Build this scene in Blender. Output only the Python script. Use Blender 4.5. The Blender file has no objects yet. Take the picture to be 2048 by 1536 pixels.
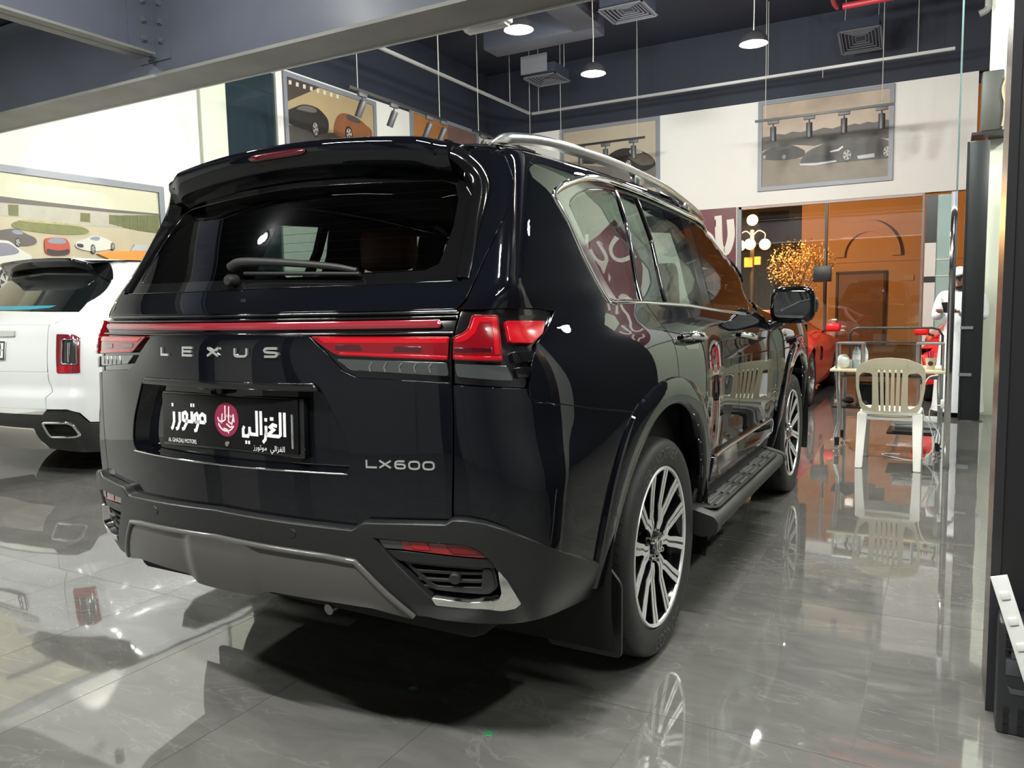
import bpy, bmesh, math, random
import numpy as np
from mathutils import Vector, Matrix
from mathutils.geometry import delaunay_2d_cdt
random.seed(7)
PI = math.pi
sc = bpy.context.scene
COL = sc.collection

# ------------------------------------------------------------------ camera
CAM_POS = (1.8607, -2.7794, 1.3258)
YAW, PITCH, ROLL, FPX = -0.50812, -0.099438, -0.020463, 1559.5
fwd = Vector((math.sin(YAW)*math.cos(PITCH), math.cos(YAW)*math.cos(PITCH), math.sin(PITCH)))
rgt = Vector((math.cos(YAW), -math.sin(YAW), 0))
upv = rgt.cross(fwd)
r2 = math.cos(ROLL)*rgt + math.sin(ROLL)*upv
u2 = -math.sin(ROLL)*rgt + math.cos(ROLL)*upv
cam = bpy.data.cameras.new('camera'); cam.sensor_width = 36.0; cam.lens = FPX*36/2048
cam.clip_start = .05; cam.clip_end = 300
camo = bpy.data.objects.new('camera', cam); COL.objects.link(camo)
M = Matrix(((r2.x, u2.x, -fwd.x, CAM_POS[0]), (r2.y, u2.y, -fwd.y, CAM_POS[1]), (r2.z, u2.z, -fwd.z, CAM_POS[2]), (0, 0, 0, 1)))
camo.matrix_world = M
sc.camera = camo

# ------------------------------------------------------------------ night sky, exposure
w = bpy.data.worlds.new('night'); sc.world = w; w.use_nodes = True
w.node_tree.nodes['Background'].inputs[0].default_value = (.030, .030, .034, 1)
w.node_tree.nodes['Background'].inputs[1].default_value = .6
sc.view_settings.view_transform = 'Standard'
sc.view_settings.look = 'None'
sc.view_settings.exposure = 0.45
sc.view_settings.gamma = 1.0
sc.view_settings.use_curve_mapping = False
sc.cycles.use_denoising = True
sc.cycles.max_bounces = 7
sc.cycles.diffuse_bounces = 3
sc.cycles.transparent_max_bounces = 10
sc.cycles.glossy_bounces = 4
sc.cycles.use_adaptive_sampling = True
sc.cycles.adaptive_threshold = .02
sc.cycles.sample_clamp_indirect = 6.0
sc.cycles.caustics_reflective = False
sc.cycles.caustics_refractive = False

def area(name, loc, target, size, watts, color=(1, 1, 1), size_y=None, shape=None, parent=None, spread=None):
    l = bpy.data.lights.new(name, 'AREA'); l.energy = watts; l.color = color
    l.size = size
    if size_y: l.shape = 'RECTANGLE'; l.size_y = size_y
    if shape: l.shape = shape
    if spread: l.spread = spread
    o = bpy.data.objects.new(name, l); COL.objects.link(o); o.location = loc
    o.rotation_euler = (Vector(target)-Vector(loc)).to_track_quat('-Z', 'Y').to_euler()
    if parent: keep(o, parent)
    return o

def keep(o, parent):
    o.parent = parent
    o.matrix_parent_inverse = Matrix.LocRotScale(parent.location, parent.rotation_euler, parent.scale).inverted()
# ------------------------------------------------------------------ materials
MATS = {}
def mat(name, col=(.5, .5, .5), rough=.5, metal=0., spec=.5, coat=0., coat_rough=.03, emit=None, estr=0., alpha=None,
        noise=None, bump=None, bump_scale=40, rnoise=0., ior=None, sheen=0.):
    if name in MATS: return MATS[name]
    m = bpy.data.materials.new(name); m.use_nodes = True
    nt = m.node_tree; b = nt.nodes['Principled BSDF']
    b.inputs['Base Color'].default_value = (*col, 1)
    b.inputs['Roughness'].default_value = rough
    b.inputs['Metallic'].default_value = metal
    b.inputs['Specular IOR Level'].default_value = spec
    b.inputs['Coat Weight'].default_value = coat
    b.inputs['Coat Roughness'].default_value = coat_rough
    if ior: b.inputs['IOR'].default_value = ior
    if emit is not None:
        b.inputs['Emission Color'].default_value = (*emit, 1); b.inputs['Emission Strength'].default_value = estr
        m.cycles.emission_sampling = 'NONE'
    tc = None
    if noise or bump or rnoise:
        tc = nt.nodes.new('ShaderNodeTexCoord')
    if noise:
        amt, scale = noise[:2]
        n = nt.nodes.new('ShaderNodeTexNoise'); n.inputs['Scale'].default_value = scale; n.inputs['Detail'].default_value = 6
        nt.links.new(tc.outputs['Object'], n.inputs['Vector'])
        mx = nt.nodes.new('ShaderNodeMix'); mx.data_type = 'RGBA'
        c2 = noise[2] if len(noise) > 2 else tuple(c*(1-amt) for c in col)
        mx.inputs[6].default_value = (*c2, 1); mx.inputs[7].default_value = (*[min(1, c*(1+amt*.6)) for c in col], 1) if len(noise) < 3 else (*col, 1)
        nt.links.new(n.outputs['Fac'], mx.inputs[0]); nt.links.new(mx.outputs[2], b.inputs['Base Color'])
        if rnoise:
            mr = nt.nodes.new('ShaderNodeMapRange'); mr.inputs[3].default_value = max(0, rough-rnoise); mr.inputs[4].default_value = rough+rnoise
            nt.links.new(n.outputs['Fac'], mr.inputs[0]); nt.links.new(mr.outputs[0], b.inputs['Roughness'])
    if bump:
        n2 = nt.nodes.new('ShaderNodeTexNoise'); n2.inputs['Scale'].default_value = bump_scale; n2.inputs['Detail'].default_value = 4
        nt.links.new(tc.outputs['Object'], n2.inputs['Vector'])
        bp = nt.nodes.new('ShaderNodeBump'); bp.inputs['Strength'].default_value = bump; bp.inputs['Distance'].default_value = .01
        nt.links.new(n2.outputs['Fac'], bp.inputs['Height']); nt.links.new(bp.outputs[0], b.inputs['Normal'])
    MATS[name] = m
    return m

def glass_mat(name, tint=(.9, .95, .93), refl_ior=1.5, rough=0.0, gloss=(1, 1, 1)):
    """thin sheet: tinted straight-through transmission plus a Fresnel mirror"""
    if name in MATS: return MATS[name]
    m = bpy.data.materials.new(name); m.use_nodes = True; nt = m.node_tree
    nt.nodes.remove(nt.nodes['Principled BSDF']); out = nt.nodes['Material Output']
    tr = nt.nodes.new('ShaderNodeBsdfTransparent'); tr.inputs[0].default_value = (*tint, 1)
    gl = nt.nodes.new('ShaderNodeBsdfGlossy'); gl.inputs['Roughness'].default_value = rough; gl.inputs[0].default_value = (*gloss, 1)
    lw = nt.nodes.new('ShaderNodeLayerWeight'); pw = nt.nodes.new('ShaderNodeMath'); pw.operation = 'POWER'; pw.inputs[1].default_value = 5.
    nt.links.new(lw.outputs['Facing'], pw.inputs[0]); f0 = ((refl_ior-1)/(refl_ior+1))**2
    fr = nt.nodes.new('ShaderNodeMath'); fr.operation = 'MULTIPLY_ADD'; fr.inputs[1].default_value = 1-f0; fr.inputs[2].default_value = f0
    nt.links.new(pw.outputs[0], fr.inputs[0])
    mx = nt.nodes.new('ShaderNodeMixShader')
    nt.links.new(fr.outputs[0], mx.inputs[0]); nt.links.new(tr.outputs[0], mx.inputs[1]); nt.links.new(gl.outputs[0], mx.inputs[2])
    nt.links.new(mx.outputs[0], out.inputs[0])
    MATS[name] = m
    return m

# ------------------------------------------------------------------ objects
def link(name, me, m=None, parent=None):
    o = bpy.data.objects.new(name, me); COL.objects.link(o)
    if m is not None: me.materials.append(m)
    if parent is not None: o.parent = parent
    return o
def tag(o, label=None, cat=None, group=None, kind=None):
    if label: o['label'] = label
    if cat: o['category'] = cat
    if group: o['group'] = group
    if kind: o['kind'] = kind
    return o
def empty(name, loc=(0, 0, 0), rz=0., label=None, cat=None, group=None):
    o = bpy.data.objects.new(name, None); COL.objects.link(o); o.location = loc; o.rotation_euler = (0, 0, rz)
    o.empty_display_size = .1
    return tag(o, label, cat, group)
def struct(o): o['kind'] = 'structure'; return o

def raw(name, V, Fc, m=None, parent=None, smooth=False, normals=None):
    me = bpy.data.meshes.new(name); me.from_pydata([tuple(v) for v in V], [], [tuple(f) for f in Fc]); me.update()
    if smooth or normals is not None:
        me.polygons.foreach_set('use_smooth', [True]*len(me.polygons))
    if normals is not None: me.normals_split_custom_set_from_vertices([tuple(n) for n in normals])
    return link(name, me, m, parent)
def from_bm(name, bm, m=None, parent=None, smooth=False, angle=None):
    me = bpy.data.meshes.new(name); bmesh.ops.recalc_face_normals(bm, faces=bm.faces); bm.to_mesh(me); bm.free()
    if smooth:
        me.polygons.foreach_set('use_smooth', [True]*len(me.polygons))
        if angle: me.set_sharp_from_angle(angle=math.radians(angle))
    return link(name, me, m, parent)
def bm_box(bm, c, s, rz=0., rot=None, bev=0., seg=2):
    r = bmesh.ops.create_cube(bm, size=1.0); vs = r['verts']
    bmesh.ops.scale(bm, vec=s, verts=vs)
    if bev:
        es = list({e for v in vs for e in v.link_edges})
        g = bmesh.ops.bevel(bm, geom=es, offset=bev, segments=seg, affect='EDGES', profile=.5, clamp_overlap=True)
        vs = list({v for f in g['faces'] for v in f.verts} | {v for v in vs if v.is_valid})
    R = rot if rot is not None else Matrix.Rotation(rz, 3, 'Z')
    for v in vs: v.co = R @ v.co + Vector(c)
    return vs
def box(name, c, s, m, parent=None, rz=0., rot=None, bev=0., seg=2):
    bm = bmesh.new(); bm_box(bm, c, s, rz, rot, bev, seg)
    return from_bm(name, bm, m, parent, smooth=bool(bev), angle=40 if bev else None)
def bm_tube(bm, pts, r, n=10, caps=True, radii=None, closed=False):
    pts = [Vector(p) for p in pts]; N = len(pts); rings = []
    prev = None
    for i, p in enumerate(pts):
        a = pts[(i-1) % N] if (closed or i > 0) else pts[i]; b = pts[(i+1) % N] if (closed or i < N-1) else pts[i]
        t = (b-a).normalized()
        if prev is None:
            h = Vector((0, 0, 1)) if abs(t.z) < .9 else Vector((1, 0, 0)); x = t.cross(h).normalized()
        else:
            x = (prev - t*prev.dot(t))
            x = x.normalized() if x.length > 1e-6 else t.orthogonal().normalized()
        prev = x; y = t.cross(x)
        rr = radii[i] if radii else r
        rings.append([bm.verts.new(p + (x*math.cos(2*PI*k/n) + y*math.sin(2*PI*k/n))*rr) for k in range(n)])
    for i in range(N if closed else N-1):
        A, B = rings[i], rings[(i+1) % N]
        for k in range(n): bm.faces.new((A[k], A[(k+1) % n], B[(k+1) % n], B[k]))
    if caps and not closed:
        bm.faces.new(rings[0][::-1]); bm.faces.new(rings[-1])
def tube(name, pts, r, m, parent=None, n=10, radii=None, closed=False):
    bm = bmesh.new(); bm_tube(bm, pts, r, n, True, radii, closed)
    return from_bm(name, bm, m, parent, smooth=True, angle=50)
def bm_lathe(bm, prof, n=32, axis='Z', c=(0, 0, 0), close=False):
    """prof: list of (r, h). axis: direction of h"""
    rings = []
    for r, h in prof:
        ring = []
        for k in range(n):
            a = 2*PI*k/n; p = (r*math.cos(a), r*math.sin(a), h)
            if axis == 'X': p = (h, r*math.cos(a), r*math.sin(a))
            if axis == 'Y': p = (r*math.cos(a), h, r*math.sin(a))
            ring.append(bm.verts.new(Vector(p)+Vector(c)))
        rings.append(ring)
    for A, B in zip(rings, rings[1:] + ([rings[0]] if close else [])):
        for k in range(n): bm.faces.new((A[k], A[(k+1) % n], B[(k+1) % n], B[k]))
    if not close:
        if min(r for r, h in prof) > .05*max(r for r, h in prof) and abs(prof[0][0]-prof[-1][0]) < .2*prof[0][0]: return rings
        for ring, (r, h) in ((rings[0], prof[0]), (rings[-1], prof[-1])):
            if r > 1e-4: bm.faces.new(ring)
    return rings
def lathe(name, prof, m, parent=None, n=32, axis='Z', c=(0, 0, 0), close=False, angle=35):
    bm = bmesh.new(); bm_lathe(bm, prof, n, axis, c, close); bmesh.ops.remove_doubles(bm, verts=bm.verts, dist=1e-5)
    return from_bm(name, bm, m, parent, smooth=True, angle=angle)
def bm_prism(bm, poly, h0, h1, plane='XY'):
    """poly 2D extruded from h0 to h1 along the plane's normal. plane names the two axes of poly"""
    def p3(p, h):
        return {'XY': (p[0], p[1], h), 'XZ': (p[0], h, p[1]), 'YZ': (h, p[0], p[1])}[plane]
    A = [bm.verts.new(p3(p, h0)) for p in poly]; B = [bm.verts.new(p3(p, h1)) for p in poly]; n = len(poly)
    bm.faces.new(A); bm.faces.new(B[::-1])
    for i in range(n): bm.faces.new((A[i], B[i], B[(i+1) % n], A[(i+1) % n]))
def prism(name, poly, h0, h1, m, parent=None, plane='XY', bev=0.):
    bm = bmesh.new(); bm_prism(bm, poly, h0, h1, plane)
    if bev: bmesh.ops.bevel(bm, geom=bm.edges[:], offset=bev, segments=2, affect='EDGES', clamp_overlap=True)
    return from_bm(name, bm, m, parent, smooth=bool(bev), angle=40)
def copy_tree(o, parent=None):
    c = o.copy(); COL.objects.link(c)
    if parent is not None: c.parent = parent
    for ch in list(o.children): copy_tree(ch, c)
    return c

# ------------------------------------------------------------------ 2D outlines
def catmull(pts, n=8, closed=False):
    P_ = [np.array(p, float) for p in pts]; N_ = len(P_); out = []
    rng = range(N_ if closed else N_-1)
    for i in rng:
        p1, p2 = P_[i], P_[(i+1) % N_]
        p0 = P_[(i-1) % N_] if (closed or i > 0) else 2*p1-p2
        p3 = P_[(i+2) % N_] if (closed or i+2 < N_) else 2*p2-p1
        for k in range(n):
            t = k/n; out.append(tuple(.5*((2*p1)+(-p0+p2)*t+(2*p0-5*p1+4*p2-p3)*t*t+(-p0+3*p1-3*p2+p3)*t**3)))
    if not closed: out.append(tuple(P_[-1]))
    return out
def fillet(poly, r, n=5):
    """round the corners of a closed outline (r: one radius or one per corner)"""
    out = []; N_ = len(poly)
    for i in range(N_):
        p = np.array(poly[i], float); a = np.array(poly[i-1], float); b = np.array(poly[(i+1) % N_], float)
        rr = r[i] if isinstance(r, (list, tuple)) else r
        da = a-p; db = b-p; la, lb = np.linalg.norm(da), np.linalg.norm(db); q = min(rr, la*.45, lb*.45)
        if q < 1e-5: out.append(tuple(p)); continue
        A = p+da/la*q; B = p+db/lb*q
        for k in range(n+1):
            t = k/n; out.append(tuple((1-t)**2*A+2*t*(1-t)*p+t*t*B))
    return out
def inside(pts, poly):
    pts = np.asarray(pts); x, y = pts[:, 0], pts[:, 1]; c = np.zeros(len(pts), bool); n = len(poly)
    for i in range(n):
        x1, y1 = poly[i]; x2, y2 = poly[(i+1) % n]
        if y1 == y2: continue
        cond = ((y1 > y) != (y2 > y)) & (x < (x2-x1)*(y-y1)/(y2-y1)+x1)
        c ^= cond
    return c
def densify(poly, res, closed=True):
    out = []; n = len(poly)
    for i in range(n if closed else n-1):
        a = np.array(poly[i], float); b = np.array(poly[(i+1) % n], float); k = max(1, int(math.ceil(np.linalg.norm(b-a)/res)))
        for j in range(k): out.append(tuple(a+(b-a)*j/k))
    if not closed: out.append(tuple(poly[-1]))
    return out
def area2(poly):
    return .5*sum(poly[i][0]*poly[(i+1) % len(poly)][1]-poly[(i+1) % len(poly)][0]*poly[i][1] for i in range(len(poly)))
def fill2d(poly, holes=(), res=.03):
    """triangulate an outline with holes, with an inner grid of spacing res -> (points, tris, loops)"""
    loops = [densify(poly if area2(poly) > 0 else poly[::-1], res)] + [densify(h if area2(h) < 0 else h[::-1], res) for h in holes]
    pts = []; edges = []; idx = []
    for L in loops:
        s = len(pts); pts += L; k = len(L); edges += [(s+i, s+(i+1) % k) for i in range(k)]; idx.append(list(range(s, s+k)))
    A = np.array(pts); lo, hi = A.min(0), A.max(0)
    gx = np.arange(lo[0]+res*.5, hi[0], res); gy = np.arange(lo[1]+res*.5, hi[1], res)
    if len(gx) and len(gy):
        G = np.stack(np.meshgrid(gx, gy), -1).reshape(-1, 2)
        ok = inside(G, loops[0])
        for L in loops[1:]: ok &= ~inside(G, L)
        G = G[ok]
        if len(G):
            d = np.full(len(G), 9.)
            for s in range(0, len(A), 400): d = np.minimum(d, np.sqrt(((G[:, None]-A[None, s:s+400])**2).sum(-1)).min(1))
            G = G[d > res*.45]; pts = pts + [tuple(g) for g in G]
    r = delaunay_2d_cdt([Vector(p) for p in pts], edges, [], 0, 1e-7)
    vo = np.array([tuple(v) for v in r[0]]); tri = np.array(r[2])
    cen = vo[tri].mean(1); ok = inside(cen, loops[0])
    for L in loops[1:]: ok &= ~inside(cen, L)
    tri = tri[ok]
    # orient counter-clockwise
    e1 = vo[tri[:, 1]]-vo[tri[:, 0]]; e2 = vo[tri[:, 2]]-vo[tri[:, 0]]; cr = e1[:, 0]*e2[:, 1]-e1[:, 1]*e2[:, 0]
    tri[cr < 0] = tri[cr < 0][:, ::-1]
    tri = tri[np.abs(cr) > 1e-12]
    return vo, tri, loops
# ------------------------------------------------------------------ car body surfaces
def cub(xs, ys):
    xs = np.array(xs, float); ys = np.array(ys, float); n = len(xs); h = np.diff(xs)
    A = np.zeros((n, n)); b = np.zeros(n); A[0, 0] = A[-1, -1] = 1
    for i in range(1, n-1):
        A[i, i-1] = h[i-1]; A[i, i] = 2*(h[i-1]+h[i]); A[i, i+1] = h[i]
        b[i] = 3*((ys[i+1]-ys[i])/h[i]-(ys[i]-ys[i-1])/h[i-1])
    c = np.linalg.solve(A, b); d = np.diff(c)/(3*h); B = np.diff(ys)/h-h*(2*c[:-1]+c[1:])/3
    s0 = B[0]; s1 = B[-1]+2*c[-2]*h[-1]+3*d[-1]*h[-1]**2
    def f(x):
        x = np.asarray(x, float); xc = np.clip(x, xs[0], xs[-1]); i = np.clip(np.searchsorted(xs, xc)-1, 0, n-2); t = xc-xs[i]
        r = ys[i]+B[i]*t+c[i]*t*t+d[i]*t**3
        return r+np.where(x < xs[0], (x-xs[0])*s0, 0)+np.where(x > xs[-1], (x-xs[-1])*s1, 0)
    return f
def sst(a, b, x):
    t = np.clip((x-a)/(b-a), 0, 1); return t*t*t*(t*(6*t-15)+10)
def smax(a, b, k):
    h = np.maximum(k-np.abs(a-b), 0)/k; return np.maximum(a, b)+h**3*k/6

class Shape:
    """a closed car skin F(x,y,z)=0, read in (u,z): u runs from the middle of the tail round the corner and along the flank"""
    def __init__(s, F, cx=.55, cy=-.62, rc=.5, reach=1.3):
        s.F, s.cx, s.cy, s.rc, s.reach = F, cx, cy, rc, reach; s.u1 = cx; s.u2 = cx+rc*PI/2
    def u_of_y(s, y): return s.u2+(y-s.cy)
    def P(s, u, z, off=0.):
        u = np.asarray(u, float); z = np.asarray(z, float)*np.ones_like(u); sg = np.where(u < 0, -1., 1.); a = np.abs(u)
        ph = np.clip((a-s.u1)/s.rc, 0, PI/2); cx = np.minimum(a, s.cx); cy = s.cy+np.maximum(a-s.u2, 0); dx, dy = np.sin(ph), -np.cos(ph)
        lo = np.zeros_like(a); hi = np.full_like(a, s.reach)
        for _ in range(42):
            m = (lo+hi)/2; ins = s.F(cx+m*dx, cy+m*dy, z) < 0; lo = np.where(ins, m, lo); hi = np.where(ins, hi, m)
        p = np.stack([cx+lo*dx, cy+lo*dy, z], -1); n = s.N(p)
        p = p+n*(np.asarray(off, float)*np.ones_like(a))[..., None]
        p[..., 0] *= sg; n = n.copy(); n[..., 0] *= sg
        return p, n
    def N(s, p, e=1.5e-3):
        x, y, z = p[..., 0], p[..., 1], p[..., 2]; F = s.F
        g = np.stack([F(x+e, y, z)-F(x-e, y, z), F(x, y+e, z)-F(x, y-e, z), F(x, y, z+e)-F(x, y, z-e)], -1)
        return g/np.linalg.norm(g, axis=-1, keepdims=True)

def panel(name, shape, poly, m, parent, off=0., holes=(), res=.03, lip=.012, bev=.0022, mirror=False, label=None):
    """a sheet of the skin cut to an outline, with its edges turned in"""
    if mirror:
        poly = [(-a, b) for a, b in poly][::-1]; holes = [[(-a, b) for a, b in h][::-1] for h in holes]
    vo, tri, loops = fill2d(poly, holes, res)
    o_ = off(vo[:, 0], vo[:, 1]) if callable(off) else off
    p, n = shape.P(vo[:, 0], vo[:, 1], o_)
    if callable(off):      # recompute normals for a sculpted offset
        e = 2e-3
        pu, _ = shape.P(vo[:, 0]+e, vo[:, 1], off(vo[:, 0]+e, vo[:, 1])); pv, _ = shape.P(vo[:, 0], vo[:, 1]+e, off(vo[:, 0], vo[:, 1]+e))
        c = np.cross(pu-p, pv-p); c /= np.linalg.norm(c, axis=1, keepdims=True); n = np.where((c*n).sum(1, keepdims=True) > 0, c, -c)
    V = [tuple(v) for v in p]; Nn = [tuple(v) for v in n]; Fc = [tuple(int(i) for i in t) for t in tri]
    if lip:
        for L in loops:
            A = np.array(L); ol = off(A[:, 0], A[:, 1]) if callable(off) else off
            q, nn = shape.P(A[:, 0], A[:, 1], ol)
            t = np.roll(q, -1, 0)-np.roll(q, 1, 0); lat = np.cross(t, nn); lat /= np.maximum(np.linalg.norm(lat, axis=1, keepdims=True), 1e-9)
            k = len(A); s = len(V)
            for ring, nr in ((q, nn), (q+lat*bev-nn*bev, lat), (q+lat*bev-nn*lip, lat)):
                V += [tuple(v) for v in ring]; Nn += [tuple(v) for v in nr]
            for r in range(2):
                for i in range(k):
                    j = (i+1) % k; a, b = s+r*k+i, s+r*k+j; Fc.append((a, a+k, b+k, b))
    o = raw(name, V, Fc, m, parent, normals=Nn)
    if label: o['label'] = label
    return o
def both(name, shape, poly, m, parent, **kw):
    return panel(name, shape, poly, m, parent, **kw), panel(name, shape, poly, m, parent, mirror=True, **kw)
def bead(name, shape, line, m, parent, r=.006, off=0., n=8, res=.03, closed=False, mirror=False, flat=1.):
    """a thin rod lying on the skin along a line"""
    L = densify(line, res, closed)
    A = np.array(L); 
    if mirror: A[:, 0] *= -1
    p, nn = shape.P(A[:, 0], A[:, 1], off)
    bm = bmesh.new(); k = len(p); rings = []
    for i in range(k):
        a = p[(i-1) % k] if (closed or i) else p[i]; b = p[(i+1) % k] if (closed or i < k-1) else p[i]
        t = b-a; t /= np.linalg.norm(t)+1e-12; x = np.cross(t, nn[i]); x /= np.linalg.norm(x)+1e-12
        rings.append([bm.verts.new(p[i]+x*math.cos(2*PI*j/n)*r+nn[i]*math.sin(2*PI*j/n)*r*flat) for j in range(n)])
    for i in range(k if closed else k-1):
        A_, B_ = rings[i], rings[(i+1) % k]
        for j in range(n): bm.faces.new((A_[j], A_[(j+1) % n], B_[(j+1) % n], B_[j]))
    if not closed: bm.faces.new(rings[0]); bm.faces.new(rings[-1])
    return from_bm(name, bm, m, parent, smooth=True, angle=60)
def skin_wall(name, shape, loopA, offA, loopB, offB, m, parent, mirror=False, flip=False):
    """strip between two outlines of equal length at two depths (the sides of a recess)"""
    A, B = np.array(loopA, float), np.array(loopB, float)
    if mirror: A[:, 0] *= -1; B[:, 0] *= -1
    pa, _ = shape.P(A[:, 0], A[:, 1], offA); pb, _ = shape.P(B[:, 0], B[:, 1], offB); k = len(A)
    bm = bmesh.new(); va = [bm.verts.new(v) for v in pa]; vb = [bm.verts.new(v) for v in pb]
    for i in range(k):
        j = (i+1) % k; bm.faces.new((va[i], va[j], vb[j], vb[i]))
    me = bpy.data.meshes.new(name); bm.normal_update(); bm.to_mesh(me); bm.free()
    me.polygons.foreach_set('use_smooth', [True]*len(me.polygons)); me.set_sharp_from_angle(angle=math.radians(35))
    return link(name, me, m, parent)
def shrink(poly, d):
    """move an outline inwards by d (simple, for near-convex outlines)"""
    P_ = np.array(poly if area2(poly) > 0 else poly[::-1], float); n = len(P_); out = []
    for i in range(n):
        a, p, b = P_[i-1], P_[i], P_[(i+1) % n]; t = b-a; t /= np.linalg.norm(t)+1e-12; out.append(tuple(p+np.array((-t[1], t[0]))*d))
    return out

# ------------------------------------------------------------------ strokes and lettering
def stroke_tris(lines, w):
    """flat ribbons of width w along polylines -> list of quads in 2D"""
    quads = []
    for L in lines:
        A = [np.array(p, float) for p in L]; n = len(A); left = []; right = []
        for i in range(n):
            a = A[max(i-1, 0)]; b = A[min(i+1, n-1)]
            d1 = A[i]-a if i > 0 else A[i+1]-A[i]; d2 = b-A[i] if i < n-1 else A[i]-A[i-1]
            d1 = d1/(np.linalg.norm(d1)+1e-12); d2 = d2/(np.linalg.norm(d2)+1e-12); t = d1+d2; t /= np.linalg.norm(t)+1e-12
            nn = np.array((-t[1], t[0])); c = max(.5, math.sqrt(max(0, (1+d1@d2)/2)))
            ext = np.array((0., 0.))
            left.append(A[i]+nn*w/2/c+ext); right.append(A[i]-nn*w/2/c+ext)
        for i in range(n-1): quads.append((left[i], right[i], right[i+1], left[i+1]))
    return quads
def ribbon(name, lines, w, f, m, parent, depth=.004):
    """lettering: ribbons mapped by f(a,b,h) -> point, raised by depth"""
    Q = []; H = []; Fc = []
    for q in stroke_tris(lines, w):
        s = len(Q); Q += [p for p in q]+[p for p in q]; H += [depth]*4+[0.]*4
        Fc += [(s, s+1, s+2, s+3), (s, s+4, s+5, s+1), (s+1, s+5, s+6, s+2), (s+2, s+6, s+7, s+3), (s+3, s+7, s+4, s)]
    Q = np.array(Q); V = f(Q[:, 0], Q[:, 1], np.array(H))
    o = raw(name, V, Fc, m, parent); bm = bmesh.new(); bm.from_mesh(o.data); bmesh.ops.recalc_face_normals(bm, faces=bm.faces); bm.to_mesh(o.data); bm.free()
    return o
def arc(cx, cy, rx, ry, a0, a1, n=10):
    return [(cx+rx*math.cos(math.radians(a0+(a1-a0)*i/n)), cy+ry*math.sin(math.radians(a0+(a1-a0)*i/n))) for i in range(n+1)]
# letters on a unit cell: x 0..1 , y 0..1
GLY = {
 'L': [[(0, 1), (0, 0), (1, 0)]], 'E': [[(1, 1), (0, 1), (0, 0), (1, 0)], [(0, .52), (.92, .52)]],
 'X': [[(0, 1), (1, 0)], [(1, 1), (0, 0)]],
 'U': [[(0, 1), (0, .22), (.08, .06), (.22, 0), (.78, 0), (.92, .06), (1, .22), (1, 1)]],
 'S': [[(1, 1), (.2, 1), (.06, .93), (0, .76), (.06, .59), (.2, .52), (.8, .48), (.94, .41), (1, .24), (.94, .07), (.8, 0), (0, 0)]],
 '6': [[(.95, 1), (.3, 1), (.1, .92), (0, .7), (0, .28), (.1, .08), (.3, 0), (.72, 0), (.92, .08), (1, .28), (.92, .5), (.72, .57), (.02, .57)]],
 '0': [[(.3, 0), (.1, .08), (0, .3), (0, .7), (.1, .92), (.3, 1), (.7, 1), (.9, .92), (1, .7), (1, .3), (.9, .08), (.7, 0), (.3, 0)]],
}
def font_mesh(name, body, m, parent, size=1., f=None, extrude=0., sx=1., align='CENTER'):
    """lettering from the built-in font, as a mesh mapped by f(x,y,h)"""
    c = bpy.data.curves.new(name, 'FONT'); c.body = body; c.size = size; c.align_x = align; c.resolution_u = 3; c.extrude = extrude
    o = bpy.data.objects.new(name, c); COL.objects.link(o); bpy.context.view_layer.update()
    me = bpy.data.meshes.new_from_object(o.evaluated_get(bpy.context.evaluated_depsgraph_get())); bpy.data.objects.remove(o); bpy.data.curves.remove(c)
    for v in me.vertices:
        x, y, z = v.co; v.co = Vector(f(x*sx, y, z)) if f else Vector((x*sx, y, z))
    me.name = name; me.materials.clear()
    return link(name, me, m, parent)
# ================================================================== the hall
XL, YB, ZW, ZC = -6.8, 12.0, 4.88, 6.2
wallw = mat('white wall paint', (.74, .74, .705), rough=.65, noise=(.03, 1.2), bump=.02, bump_scale=30)
wallg = mat('pale green white paint', (.66, .70, .58), rough=.6, noise=(.03, 1.5))
navy = mat('dark navy soffit paint', (.017, .022, .038), rough=.7, noise=(.10, .8))
steel = mat('grey painted steel', (.145, .157, .205), rough=.42, spec=.5, noise=(.28, 1.6), rnoise=.10, bump=.03, bump_scale=12)
steelgrime = mat('dusty steel flange', (.30, .30, .28), rough=.6, noise=(.35, 3.0))
greyw = mat('grey partition', (.22, .23, .235), rough=.6, noise=(.06, 1.))
greyd = mat('charcoal cladding', (.018, .020, .022), rough=.35, noise=(.2, 2.))
alu = mat('silver frame', (.21, .225, .26), rough=.4)
whitep = mat('white trim paint', (.78, .78, .74), rough=.4)
blk = mat('black powder coat', (.010, .010, .011), rough=.4)

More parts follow.
